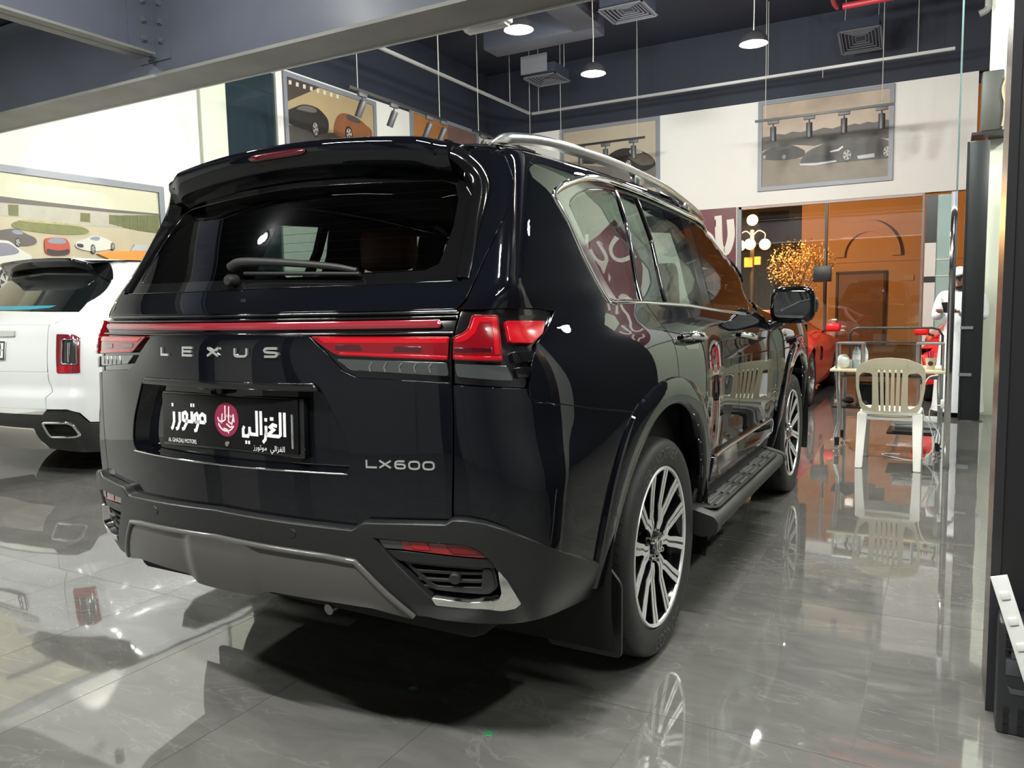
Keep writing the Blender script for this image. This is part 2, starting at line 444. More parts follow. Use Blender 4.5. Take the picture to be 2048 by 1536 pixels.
# ---- polished tiles
def tile_mat():
    m = bpy.data.materials.new('polished grey marble tile'); m.use_nodes = True; nt = m.node_tree; b = nt.nodes['Principled BSDF']; N_ = nt.nodes.new; L = nt.links.new
    geo = N_('ShaderNodeNewGeometry'); oi = N_('ShaderNodeObjectInfo')
    mp = N_('ShaderNodeMapping'); mp.inputs['Scale'].default_value = (1.0, 2.6, 1); mp.inputs['Rotation'].default_value = (0, 0, .5)
    ad = N_('ShaderNodeVectorMath'); ad.operation = 'ADD'
    sc1 = N_('ShaderNodeVectorMath'); sc1.operation = 'SCALE'; sc1.inputs['Scale'].default_value = 7.
    cmb = N_('ShaderNodeCombineXYZ'); L(oi.outputs['Random'], cmb.inputs[0]); L(oi.outputs['Random'], cmb.inputs[2]); L(cmb.outputs[0], sc1.inputs[0])
    L(geo.outputs['Position'], ad.inputs[0]); L(sc1.outputs[0], ad.inputs[1]); L(ad.outputs[0], mp.inputs[0])
    n1 = N_('ShaderNodeTexNoise'); n1.inputs['Scale'].default_value = 2.2; n1.inputs['Detail'].default_value = 9; n1.inputs['Roughness'].default_value = .62; n1.inputs['Distortion'].default_value = 1.1; L(mp.outputs[0], n1.inputs['Vector'])
    cr = N_('ShaderNodeValToRGB'); cr.color_ramp.elements[0].position = .30; cr.color_ramp.elements[0].color = (.100, .098, .092, 1); cr.color_ramp.elements[1].position = .72; cr.color_ramp.elements[1].color = (.150, .146, .137, 1)
    L(n1.outputs['Fac'], cr.inputs[0])
    n2 = N_('ShaderNodeTexNoise'); n2.inputs['Scale'].default_value = 1.1; n2.inputs['Detail'].default_value = 5; n2.inputs['Distortion'].default_value = 2.2; L(mp.outputs[0], n2.inputs['Vector'])
    sub = N_('ShaderNodeMath'); sub.operation = 'SUBTRACT'; sub.inputs[1].default_value = .5; L(n2.outputs['Fac'], sub.inputs[0])
    ab = N_('ShaderNodeMath'); ab.operation = 'ABSOLUTE'; L(sub.outputs[0], ab.inputs[0])
    mr = N_('ShaderNodeMapRange'); mr.inputs[1].default_value = 0; mr.inputs[2].default_value = .010; mr.inputs[3].default_value = .22; mr.inputs[4].default_value = 0; L(ab.outputs[0], mr.inputs[0])
    mx = N_('ShaderNodeMix'); mx.data_type = 'RGBA'; L(mr.outputs[0], mx.inputs[0]); L(cr.outputs[0], mx.inputs[6]); mx.inputs[7].default_value = (.30, .29, .27, 1)
    L(mx.outputs[2], b.inputs['Base Color'])
    b.inputs['Roughness'].default_value = .035; b.inputs['Specular IOR Level'].default_value = .62; b.inputs['IOR'].default_value = 1.55
    b.inputs['Coat Weight'].default_value = .35; b.inputs['Coat Roughness'].default_value = .02
    n3 = N_('ShaderNodeTexNoise'); n3.inputs['Scale'].default_value = 1.7; n3.inputs['Detail'].default_value = 1.5; L(geo.outputs['Position'], n3.inputs['Vector'])
    bu = N_('ShaderNodeBump'); bu.inputs['Strength'].default_value = .10; bu.inputs['Distance'].default_value = .02; L(n3.outputs['Fac'], bu.inputs['Height']); L(bu.outputs[0], b.inputs['Normal']); L(bu.outputs[0], b.inputs['Coat Normal'])
    return m
tilem = tile_mat()
grout = mat('tile joint', (.075, .072, .067), rough=.7, noise=(.2, 30))
floor = struct(box('floor', (-1.0, 2.0, -.051), (20, 24, .10), grout))
tx, ty_, gap = .60, 1.20, .0022
bm = bmesh.new(); bm_prism(bm, [(gap/2, gap/2), (tx-gap/2, gap/2), (tx-gap/2, ty_-gap/2), (gap/2, ty_-gap/2)], -.012, 0.)
tile0 = from_bm('floor_tile', bm, tilem, floor)
TX0, TY0 = .46-14*tx, -.46-3*ty_
first = True; tiles = 0
for i in range(22):
    for j in range(14):
        x, y = TX0+i*tx, TY0+j*ty_
        if x > 4.6 or y > 11.9 or tiles >= 300: continue
        t = tile0 if first else tile0.copy()
        if not first: COL.objects.link(t)
        first = False; t.location = (x, y, 0); tiles += 1
# the tiles beyond those, one sheet with the same joints
bm = bmesh.new()
for i in range(-3, 31):
    for j in range(-4, 14):
        x, y = TX0+i*tx, TY0+j*ty_
        if (0 <= i < 22 and 0 <= j < 14 and x <= 4.6 and y <= 11.9) or x < -9.5 or x > 8 or y < -8 or y > 11.9: continue
        a = gap/2; vs = [bm.verts.new((x+px, y+py, 0)) for px, py in ((a, a), (tx-a, a), (tx-a, ty_-a), (a, ty_-a))]; bm.faces.new(vs)
o = from_bm('outer_tiles', bm, tilem, floor); o['kind'] = 'stuff'

# ---- walls
wl = struct(box('wall_left', (XL-.1, 3.0, ZW/2), (.2, 18.0, ZW), wallw))
struct(box('wall_left_upper', (XL-.12, 3.0, (ZW+ZC)/2), (.2, 18.2, ZC-ZW), navy))
WX0, WX1, HZ = -1.552, 1.49, 3.05
wb = struct(box('wall_back', ((XL+WX0)/2, YB+.1, ZW/2), (WX0-XL, .2, ZW), wallw))
struct(box('wall_back_header', ((WX0+2.2)/2, YB+.1, (HZ+ZW)/2), (2.2-WX0, .2, ZW-HZ), wallw))
struct(box('wall_back_upper', (-2.0, YB+.12, (ZW+ZC)/2), (9.8, .2, ZC-ZW), navy))
struct(box('ceiling', (0, 6.4, ZC+.05), (16, 11.6, .1), navy))
struct(box('wall_right', (7.5, 3.0, ZC/2), (.2, 18, ZC), wallw))
struct(box('wall_front', (0, -7.0, 2.0), (15, .2, 4.0), greyw))
struct(box('ceiling_mezzanine', (0, -2.7, 3.9), (15, 8.7, .1), mat('dark mezzanine deck', (.012, .013, .017), rough=.7)))
# left wall: slim pilaster, dark glass strip, white jamb
struct(box('trim_1', (XL+.03, 4.67, ZW/2), (.06, .42, ZW), wallg, bev=.004))
wn = struct(box('window_1', (XL+.012, 5.35, 2.55), (.02, .93, 4.4), mat('dark teal pane', (.022, .036, .045), rough=.05, coat=.6)))
box('window_frame', (XL+.03, 5.87, ZW/2), (.06, .12, ZW), whitep, wn)
box('window_frame', (XL+.02, 4.875, ZW/2), (.04, .02, ZW), whitep, wn)
# pale joints between wall boards, back wall
for z in (3.95,): box('wall_joint', (.6, YB-.0006, z), (2.6, .0012, .004), mat('joint shade', (.6, .58, .55), rough=.7), wb)
# ---- steel: main beam along X, secondary beam along Y
BY, BZ = 1.425, 3.10
mb = empty('steel_beam', (-2.5, BY, BZ), 0, 'big grey steel I-beam crossing overhead in the foreground', 'beam')
def W(o, root): 
    keep(o, root); return o
W(box('web', (-2.5, BY, BZ+.36), (11.0, .016, .70), steel), mb)
W(box('bottom_flange', (-2.5, BY, BZ+.012), (11.0, .35, .024), steelgrime), mb)
W(box('top_flange', (-2.5, BY, BZ+.715), (11.0, .35, .024), steel), mb)
ep = W(box('end_plate', (-3.60, BY-.014, BZ+.46), (.36, .014, .56), steel), mb)
cl_ = W(box('web_cleat', (-3.588, BY-.135, BZ+.44), (.014, .23, .46), steel), mb)
for bz in (3.42, 3.56, 3.70):
    bm = bmesh.new(); bm_lathe(bm, [(.028, 0), (.028, .011), (.020, .012), (.020, .022), (.017, .029), (0, .030)], 6, 'X', (-3.581, BY-.13, bz)); W(from_bm('bolt', bm, mat('bolt steel', (.16, .165, .19), rough=.45), None), mb)
bolt = mat('bolt steel', (.16, .165, .19), rough=.45)
for bx in (-3.50,):
    for bz in (3.42, 3.56, 3.70):
        bm = bmesh.new(); bm_lathe(bm, [(0, -.030), (.017, -.029), (.020, -.022), (.020, -.012), (.028, -.011), (.028, 0)], 6, 'Y', (bx, BY-.021, bz))
        W(from_bm('bolt', bm, bolt, None), mb)
tr = W(box('white_edge_strip', (-2.5, BY+.185, BZ+.004), (11.0, .016, .030), whitep), mb)  # plain white strip along the flange's far edge
sb = empty('secondary_steel_beam', (-3.6, -1.8, 3.30), 0, 'shorter grey steel beam bolted to the big beam, at upper left', 'beam')
W(box('web', (-3.6, -1.8, 3.30+.25), (.014, 6.40, .50), steel), sb)
W(box('bottom_flange', (-3.6, -1.83, 3.30+.009), (.19, 6.34, .018), steelgrime), sb)
W(box('top_flange', (-3.6, -1.8, 3.30+.49), (.19, 6.40, .018), steel), sb)
s2 = copy_tree(sb); s2.location.x = -6.2; s2['label'] = 'grey steel beam beyond the bolted one, in the top left corner'
s3 = copy_tree(sb); s3.location.x = 1.2; s3['label'] = 'grey steel beam over the tail of the black car'; 
# small white emergency lamp on the beam's far edge
em = empty('emergency_light', (-.75, BY+.25, BZ-.0), 0, 'small white emergency lamp box on the far edge of the big beam', 'lamp')
box('lamp_body', (0, 0, .02), (.34, .09, .05), whitep, em, bev=.015); box('lamp_lens', (0, 0, -.012), (.30, .07, .02), mat('frosted lens', (.85, .85, .82), rough=.3), em, bev=.006)

# ---- glazing of the back wall
gl = glass_mat('shopfront glass', (.93, .95, .94), 1.55)
w2 = struct(box('window_2', ((WX0-.03)/2-.0, YB+.05, HZ/2), (abs(WX0)-.06, .012, HZ-.04), gl)); w2.location.x = 0
w3 = struct(box('window_3', ((.03+WX1)/2, YB+.05, HZ/2), (WX1-.03, .012, HZ-.04), gl))
box('window_frame', (-1.515, YB+.05, HZ/2), (.06, .07, HZ), alu, w2); box('window_frame', (WX1-.01, YB+.05, HZ/2), (.03, .07, HZ), alu, w3)
box('window_frame', (-.02, YB+.05, HZ/2), (.045, .06, HZ), blk, w3); box('window_frame', (-.03, YB+.05, HZ-.02), (3.0, .07, .05), mat('pinkish trim', (.45, .36, .34), rough=.5), w2)
box('door_handle', (-.02, YB-.03, 1.75), (.05, .05, .95), blk, w3, bev=.01)
box('price_sign', (-.06, YB-.05, 1.78), (.30, .02, .28), blk, w3, bev=.01)
# right of the glazing: white pier, teal glass door
wr = struct(box('wall_pier', (1.60, YB+.06, 1.5), (.17, .14, 3.0), greyd))
box('pier_panel', (1.60, YB-.015, 1.95), (.165, .012, .55), whitep, wr)
box('pier_panel', (1.60, YB-.015, .85), (.165, .012, 1.45), whitep, wr)
tealg = mat('lit teal glass', (.42, .60, .56), rough=.08, coat=.6)
d1 = struct(box('door_1', (1.83, YB+.02, 1.5), (.30, .04, 3.0), tealg)); box('door_rail', (1.83, YB-.005, 1.95), (.30, .02, .02), whitep, d1); box('door_rail', (1.83, YB-.005, 1.68), (.30, .02, .02), whitep, d1)
for z in (2.95, 2.86): 
    pass
# ---- right hand side: glass screen edge-on, corridor wall, door, dark pillar
gs = empty('glass_screen', (1.905, 4.1, 0), 0, 'frameless glass screen with bright chrome edge post, beside the desk', 'glass screen')
W(box('glass_sheet', (1.905, 5.35, 2.8), (.012, 2.5, 5.6), glass_mat('green tint glass', (.90, .95, .93), 1.5)), gs)
W(box('glass_edge', (1.905, 4.098, 2.8), (.0125, .004, 5.6), mat('glass edge green', (.20, .32, .30), rough=.15, coat=1.)), gs)
W(box('chrome_post', (1.893, 4.09, 1.06), (.046, .05, 2.12), chrome if 'bright chrome' in MATS else mat('bright chrome', (.86, .86, .85), rough=.05, metal=1.), bev=.004), gs)
W(box('floor_channel', (1.905, 5.38, .012), (.03, 2.44, .024), alu), gs)
wc = struct(box('wall_corridor', (2.95, 7.53, 3.1), (1.50, .2, 6.2), wallg))
struct(box('wall_corridor_darkened', (5.6, 7.53, 3.1), (3.8, .2, 6.2), greyd))  # unseen stretch, made charcoal so the black flank reflects dark
box('wall_joint', (2.95, 7.428, 3.58), (1.50, .003, .008), mat('joint shade'), wc)
d2 = struct(box('door_2', (2.105, 6.84, 1.47), (.20, .03, 2.92), greyd, bev=.006))
box('door_handle', (2.055, 6.815, 1.0), (.12, .02, .03), alu, d2); box('door_handle', (2.055, 6.815, .50), (.12, .02, .03), alu, d2)
box('door_jamb', (2.012, 6.84, 1.47), (.02, .045, 2.92), greyd, d2)
pil = struct(box('wall_pillar', (4.72, .19, 1.95), (5.41, .28, 3.9), blk))
struct(box('wall_side_added', (4.6, -3.5, .95), (.1, 7.0, 1.9), greyw))  # unseen wall added to give the tail corner its grey reflection
struct(box('wall_side_upper_added', (4.6, -3.5, 2.9), (.12, 7.0, 2.0), greyd))  # added upper half, charcoal for a dark reflection in the rear pillars
box('pillar_side', (2.012, .19, 1.95), (.006, .28, 3.9), mat('brushed brown steel', (.16, .115, .095), rough=.22, metal=.8, noise=(.3, 3)), pil)
box('pillar_edge', (2.022, .046, 1.95), (.026, .012, 3.9), mat('satin black edge', (.02, .02, .022), rough=.3), pil)
# behind the viewer: grey and charcoal wall bays that the tail reflects
for x, w_, m_ in ((-5.5, 2.2, wallw), (-2.6, .5, greyd), (-.6, 2.4, greyw), (1.6, .7, greyd), (3.6, 2.2, greyw)):
    struct(box('wall_bay', (x, -6.86, 1.7), (w_, .06, 3.4), m_))
# ================================================================== lamps of the hall
lampwhite = mat('lit diffuser', (1, 1, 1), rough=.4, emit=(1.0, .97, .88), estr=45.)
cordm = mat('grey cable', (.36, .35, .33), rough=.6)
def pendant(x, y, z, label, watts=135, cord=True):
    r = empty('pendant_lamp', (x, y, z), 0, label, 'pendant lamp', 'pendant lamps of the hall')
    lathe('lamp_shade', [(.03, .15), (.05, .15), (.10, .135), (.150, .09), (.172, .035), (.175, 0), (.168, 0), (.160, .03), (.10, .11), (.03, .13)], mat('pendant shade', (.02, .02, .022), rough=.3), r, n=32)
    lathe('lamp_diffuser', [(0, -.018), (.09, -.014), (.150, -.002), (.162, .010), (0, .02)], lampwhite, r, n=32)
    tube('cable', [(0, 0, .14), (.004, .003, .5), (-.004, 0, .9), (0, 0, ZC-z)], .006, cordm, r, n=6)
    l = bpy.data.lights.new('pendant_light', 'POINT'); l.energy = watts; l.color = (.985, 1.0, .925); l.shadow_soft_size = .11
    o = bpy.data.objects.new('pendant_light', l); COL.objects.link(o); o.parent = r; o.location = (0, 0, -.13)
    return r
for x, y, lb in ((-2.56, 5.49, 'bright pendant lamp close to the big steel beam'), (-2.51, 7.56, 'bright pendant lamp hanging nearest the middle of the picture'), (-.33, 7.49, 'bright pendant lamp hanging towards the right, above the poster wall')):
    pendant(x, y, 4.5, lb)
for x, y, lb in ((-.40, 5.45, 'pendant lamp cut off by the top edge of the picture'), (-.38, 3.4, 'pendant lamp above the roof of the black car'), (-2.55, 3.4, 'pendant lamp just beyond the big steel beam'), (-4.15, 2.5, 'added fill pendant above the white car'), (1.35, 5.4, 'added fill pendant above the desk'), (1.45, 3.4, 'added fill pendant above the front of the black car'), (4.0, 3.4, 'added fill pendant at the near end of the corridor side'), (4.0, 5.6, 'added fill pendant near the corridor wall')):
    pendant(x, y, 4.5, lb, 38 if x < -4 else 150)  # white car, desk, car front and corridor pendants are unseen, added to brighten
# strip lights under the mezzanine, behind the viewer
def strip(x, y, z, ln, label, watts, along='Y'):
    r = empty('strip_light', (x, y, z), 0 if along == 'Y' else PI/2, label, 'strip light', 'strip lights under the mezzanine')
    box('housing', (0, 0, .03), (.09, ln, .05), whitep, r, bev=.008)
    box('tube_lens', (0, 0, -.005), (.06, ln-.04, .03), mat('lit tube', (1, 1, 1), emit=(1., .98, .93), estr=14.), r, bev=.01)
    a = area('strip_glow', (0, 0, -.03), (0, 0, -1), .06, watts, (.985, 1.0, .94), size_y=ln-.05); a.parent = r
    return r
for x, y, lb, wt, al in ((-4.4, -1.6, 'white strip light at the left under the mezzanine', 120, 'Y'), (.75, -3.15, 'long white strip light right above the viewer', 185, 'X'), (-1.6, -3.6, 'white strip light behind the viewer on the left', 80, 'X'), (3.5, -1.6, 'white strip light to the right of the viewer', 45, 'Y'), (1.75, .35, 'added fill strip light close to the big beam', 85, 'X')):
    strip(x, y, 3.78, 1.2, lb, wt, al)  # the one close to the beam is added to brighten the chair
# small round downlights in the mezzanine deck
def downlight(x, y, label):
    r = empty('downlight', (x, y, 3.84), 0, label, 'downlight', 'round downlights in the mezzanine deck')
    lathe('trim_ring', [(.040, -.012), (.062, -.012), (.066, 0), (.066, .01), (.040, .01)], whitep, r, n=24, close=True)
    lathe('lens', [(0, -.004), (.040, -.004), (.040, .0)], lampwhite, r, n=20)
    l = bpy.data.lights.new('downlight_beam', 'POINT'); l.energy = 26; l.color = (.985, 1., .95); l.shadow_soft_size = .05
    o = bpy.data.objects.new('downlight_beam', l); COL.objects.link(o); o.parent = r; o.location = (0, 0, -.07)
for x, y, lb in ((-2.4, .3, 'downlight over the left rear corner of the black car'), (.3, .3, 'downlight over the roof of the black car'), (2.9, -.4, 'downlight above the dark pillar'), (-2.4, -1.4, 'downlight left of the viewer'), (1.8, -1.3, 'downlight in front of the viewer'), (3.4, -1.8, 'downlight right of the viewer')):
    downlight(x, y, lb)
# wall washer over the left poster
def washer(y, label, watts=30):
    r = empty('wall_washer', (XL+.30, y, 3.80), 0, label, 'spotlight', 'wall washers')
    lathe('can', [(0, .12), (.05, .12), (.05, 0), (.04, 0)], blk, r, n=20)
    a = bpy.data.lights.new('washer_beam', 'SPOT'); a.energy = watts; a.spot_size = math.radians(56); a.spot_blend = .35; a.color = (1, .98, .88); a.shadow_soft_size = .03
    o = bpy.data.objects.new('washer_beam', a); COL.objects.link(o); o.parent = r; o.location = (0, 0, -.02)
    o.rotation_euler = Vector((-.14, 0, -1)).to_track_quat('-Z', 'Y').to_euler()
    return r
washer(2.55, 'spotlight washing the wall above the white cars poster', 75)
# ---- hanging rails, rods and tracks
railm = mat('galvanised rail', (.42, .42, .42), rough=.45, metal=.6)
def hang_rail(name, p0, p1, label, rods, down):
    r = empty(name, p0, 0, label, 'rail'); a, b = Vector(p0), Vector(p1); d = b-a; L_ = d.length; ang = math.atan2(d.y, d.x)
    W(box('channel', tuple((a+b)/2), (L_, .042, .042), railm, rz=ang), r)
    for k in range(int(L_/.10)):
        p = a+d*((k+.5)/int(L_/.10)); 
    for t in rods:
        p = a+d*t; W(tube('hanger_rod', [tuple(p), (p.x, p.y, ZC)], .007, cordm, n=6), r)
    for t, z in down:
        p = a+d*t; W(tube('drop_rod', [tuple(p), (p.x, p.y, z)], .007, cordm, n=6), r)
    return r
hang_rail('hanging_rail', (-5.22, 10.95, 5.0), (1.86, 10.95, 5.0), 'perforated metal rail hanging along the back wall', (.02, .30, .62, .93), ((.74, 4.86),))
hang_rail('hanging_rail', (-5.25, 3.2, 5.0), (-5.25, 10.9, 5.0), 'perforated metal rail hanging along the left wall', (.3, .6, .9), ())
def track(p0, p1, heads, label, toward, rods=(.08, .92)):
    a, b = Vector(p0), Vector(p1); d = b-a; ang = math.atan2(d.y, d.x)
    r = empty('track_light', p0, 0, label, 'track light')
    W(box('track_bar', tuple((a+b)/2), (d.length, .035, .035), blk, rz=ang), r)
    for t in rods:
        p = a+d*t; W(tube('suspension_rod', [(p.x, p.y, p.z), (p.x, p.y, ZC)], .006, cordm, n=6), r)
    for t in heads:
        p = a+d*t
        ad = W(box('track_adapter', (p.x, p.y, p.z-.045), (.17, .04, .055), mat('dark grey fitting', (.06, .06, .065), rough=.5), rz=ang, bev=.006), r)
        W(tube('head_stem', [(p.x, p.y, p.z-.07), (p.x, p.y, p.z-.14)], .011, blk, n=8), r)
        v = Vector(toward).normalized(); q = Vector((p.x, p.y, p.z-.15)); bm = bmesh.new(); bm_lathe(bm, [(0, -.03), (.042, -.03), (.047, -.02), (.047, .19), (.040, .19), (.038, .17), (0, .17)], 24)
        R = v.to_track_quat('Z', 'Y').to_matrix()
        for vv in bm.verts: vv.co = R @ vv.co+q
        W(from_bm('lamp_head', bm, mat('dark grey lamp head', (.045, .045, .05), rough=.45), smooth=True, angle=40), r)
    return r
track((-.92, 10.43, 4.2), (1.09, 10.43, 4.2), (.14, .41, .66, .92), 'black track with four hanging spot heads in front of the right poster', (0, .10, -1))
track((-4.60, 10.62, 4.22), (-2.84, 10.62, 4.22), (.30, .58, .88), 'black track with spot heads in front of the dark sports car poster', (0, .10, -1))
track((-5.0, 5.35, 4.2), (-5.0, 7.62, 4.2), (.12, .42, .80, .97), 'black track with four tilted spot heads along the left wall', (-.45, -.1, -1))
track((-5.0, 8.4, 4.2), (-5.0, 10.6, 4.2), (.15, .42, .75), 'black track farthest along the left wall', (-.45, -.1, -1))
# spots that light the posters
def poster_spot(loc, target, watts, name='track_beam', size=60):
    a = bpy.data.lights.new(name, 'SPOT'); a.energy = watts; a.spot_size = math.radians(size); a.spot_blend = .8; a.color = (1, .95, .86); a.shadow_soft_size = .05
    o = bpy.data.objects.new(name, a); COL.objects.link(o); o.location = loc; o.rotation_euler = (Vector(target)-Vector(loc)).to_track_quat('-Z', 'Y').to_euler()
# ---- air diffusers, duct, red pipes
ventm = mat('dark vent metal', (.10, .105, .12), rough=.5)
def vent(x, y, z, s, label, tilt=0.):
    r = empty('air_diffuser', (x, y, z), 0, label, 'air vent', 'square air diffusers')
    for k in range(6):
        a = s/2*(1-k*.15); t = .03 if k == 0 else .012; bm = bmesh.new()
        for cx_, cy_, sx_, sy_ in ((0, a-t/2, 2*a, t), (0, -a+t/2, 2*a, t), (a-t/2, 0, t, 2*a), (-a+t/2, 0, t, 2*a)):
            bm_box(bm, (cx_, cy_, k*.008), (sx_, sy_, .012))
        from_bm('diffuser_frame' if k == 0 else 'diffuser_ring', bm, ventm, r)
    box('duct_collar', (0, 0, .12), (s*.9, s*.9, .16), navy, r)
    for sx_, sy_ in ((-1, -1), (1, 1)): tube('hanger_rod', [(sx_*s*.35, sy_*s*.35, .1), (sx_*s*.35, sy_*s*.35, ZC-z)], .006, cordm, r, n=6)
    r.rotation_euler = (tilt, 0, 0)
    return r
vent(-2.09, 7.8, 5.3, .66, 'square air diffuser at the top of the picture, nearest the beam')
vent(-4.45, 10.05, 5.3, .66, 'square air diffuser near the far corner of the ceiling')
vent(.57, 10.9, 5.32, .62, 'square air diffuser under the red pipes', math.radians(-18))
ductm = mat('dark blue grey duct', (.050, .055, .075), rough=.5, noise=(.15, 3))
du = empty('air_duct', (-3.0, 7.0, 5.4), 0, 'boxy blue grey air duct under the dark ceiling', 'duct')
W(box('duct_run', (-2.95, 6.6, 5.62), (.45, 3.6, .40), ductm, bev=.01), du); W(box('duct_run', (-3.80, 8.6, 5.62), (1.9, .45, .40), ductm, bev=.01), du); W(box('duct_flange', (-2.95, 7.2, 5.62), (.50, .03, .45), ductm), du); W(box('duct_drop', (-4.45, 9.55, 5.45), (.5, .02, .30), mat('grey duct face', (.12, .125, .14), rough=.6)), du)
redp = mat('red sprinkler pipe', (.30, .02, .03), rough=.4)
for k, (y0, z) in enumerate(((9.3, 5.55), (9.6, 5.45))):
    tag(tube('sprinkler_pipe', [(.45, y0, z), (2.3, y0, z)], .055-.012*k, redp, n=14), 'thick red sprinkler pipe under the ceiling at top right' if k == 0 else 'thinner red sprinkler pipe beside the thick one at top right', 'pipe')
tag(tube('sprinkler_pipe', [(.36, 9.75, 5.5), (.34, 9.55, 5.5), (.34, 9.2, 5.55), (.34, 7.6, 5.6)], .035, redp, n=12), 'red sprinkler pipe turning back from the two red pipes', 'pipe')
# ================================================================== the black car
paint = mat('black metallic paint', (.0030, .0035, .0055), rough=.45, metal=.0, spec=.0, coat=1., coat_rough=.006, noise=(.35, 900))
piano = mat('gloss black trim', (.004, .004, .0045), rough=.06, spec=.5, coat=.6)
chrome = mat('bright chrome', (.86, .86, .85), rough=.05, metal=1.)
satin = mat('satin silver trim', (.62, .62, .62), rough=.22, metal=1.)
darkchrome = mat('dark chrome', (.22, .22, .23), rough=.08, metal=1.)
clad = mat('dark grey bumper plastic', (.013, .0135, .014), rough=.34, spec=.4, bump=.04, bump_scale=900)
cladlow = mat('black moulded plastic', (.012, .012, .012), rough=.5, bump=.05, bump_scale=700)
skid = mat('warm grey skid paint', (.066, .063, .060), rough=.28, spec=.4, coat=.25, coat_rough=.15, noise=(.06, 300))
redlens = mat('deep red lamp lens', (.15, .003, .007), rough=.15, spec=.2, coat=1., coat_rough=.01)
redbright = mat('bright red lamp strip', (.36, .004, .010), rough=.15, spec=.2, coat=1., coat_rough=.01)
reddark = mat('dark red lamp window', (.045, .003, .006), rough=.05, coat=1.)
redbar = mat('red light bar lens', (.22, .018, .028), rough=.10, coat=1., coat_rough=.01)
clearlens = mat('smoked clear reflector', (.055, .06, .06), rough=.12, metal=.35, coat=1.)
plas = mat('black lamp housing', (.006, .006, .007), rough=.12, coat=.5)
void = mat('black void', (.002, .002, .002), rough=.9)
rubber = mat('tyre rubber', (.022, .022, .022), rough=.58, spec=.35, noise=(.25, 60), bump=.06, bump_scale=500)
polished = mat('machined alloy face', (.82, .82, .80), rough=.26, metal=.55)
blackalloy = mat('black alloy', (.006, .006, .006), rough=.14, coat=.7)
tint = glass_mat('dark privacy glass', (.42, .50, .47), 1.50)
sidetint = glass_mat('side privacy glass', (.50, .57, .53), 1.75)
clearglass = glass_mat('windscreen glass', (.72, .80, .76), 1.5)
mirrorm = mat('mirror', (.86, .88, .88), rough=.01, metal=1.)
white = mat('white lettering', (.75, .75, .75), rough=.4)
maroon = mat('maroon emblem', (.22, .012, .05), rough=.35)
cabin = mat('dark cabin lining', (.018, .018, .018), rough=.8)
leather = mat('tan red leather', (.42, .10, .065), rough=.45, noise=(.2, 30), bump=.05, bump_scale=120)
amber = mat('amber lens', (.7, .2, .01), rough=.15, coat=1.)

Wz = cub([.3, .45, .6, .8, 1.0, 1.12, 1.22, 1.30, 1.36, 1.5, 1.65, 1.75, 1.82, 1.86], [.90, .935, .96, .978, .982, .970, .940, .898, .872, .830, .784, .750, .716, .69])
Yz = cub([.6, .8, .95, 1.1, 1.2, 1.27, 1.33, 1.40, 1.50, 1.60, 1.70, 1.80], [-1.22, -1.226, -1.227, -1.223, -1.220, -1.208, -1.175, -1.12, -1.048, -.975, -.900, -.825])
Yf = cub([.45, .6, .8, 1.0, 1.12, 1.20, 1.28, 1.45, 1.62, 1.78, 1.86], [3.74, 3.84, 3.86, 3.83, 3.74, 3.35, 2.42, 2.05, 1.72, 1.32, 1.05])
def lx_F(x, y, z):
    x = np.abs(x)
    wd = Wz(z)-(.03+.055*sst(.8, 1.05, z)*(1-sst(1.25, 1.4, z)))*np.clip((-.1-y), 0, 2)**2-.05*np.clip((y-2.7), 0, 2)**2
    wd = wd-.028*sst(.45, .75, z)*(1-sst(1.05, 1.25, z))*sst(.45, .95, y)*(1-sst(1.9, 2.4, y))
    a = smax(x-wd, Yz(z)+.25*x*x-y, .21-.10*sst(1.25, 1.42, z))
    a = smax(a, y-(Yf(z)-.22*x*x), .20)
    return smax(a, z-(1.88-.09*x*x-.02*((y-.6)/1.2)**2), .07)
LX = Shape(lx_F)
Yb = cub([.30, .40, .45, .5, .58, .65, .73, .78, .85], [-1.02, -1.14, -1.185, -1.212, -1.234, -1.244, -1.256, -1.256, -1.25])
Wb = cub([.3, .42, .5, .6, .7, .8, .9], [.86, .925, .955, .972, .982, .988, .99])
def lxb_F(x, y, z):
    x = np.abs(x); return smax(x-(Wb(z)-.06*np.clip((-.25-y), 0, 2)**2), Yb(z)+.25*x*x-y, .26)
LB = Shape(lxb_F)
UY = LX.u_of_y(0)          # u on the flank = UY + y

car = empty('suv_car', (0, 0, 0), 0, 'large glossy black SUV in the foreground, seen from its tail', 'car')

# ---- tail: glass, strips, gate
GL = [(.755, 1.402), (.766, 1.452), (.791, 1.557), (.831, 1.672), (.845, 1.715), (.62, 1.735), (.3, 1.75)]
glass_out = [(0, 1.397)]+[(.3, 1.397), (.51, 1.399)]+GL
glass_poly = [(-a, b) for a, b in glass_out[::-1] if a > 0]+glass_out
clear_half = [(.0, 1.425), (.45, 1.428), (.62, 1.432), (.668, 1.45), (.70, 1.56), (.70, 1.64), (.66, 1.69), (.55, 1.705), (.0, 1.725)]
clear_poly = [(-a, b) for a, b in clear_half[::-1] if a > 0]+clear_half
frit = panel('rear_window_border', LX, glass_poly, piano, car, off=-.006, holes=[clear_poly], res=.04)
panel('rear_window', LX, clear_poly, tint, frit, off=-.008, res=.045, lip=0)
for k in range(9):                                   # heater wires
    z = 1.45+.028*k
    bead('heater_wire', LX, [(-.60, z), (.60, z)], mat('heater wire', (.012, .009, .008), rough=.7, spec=.1), frit, r=.0006, off=-.010, n=4, res=.1)
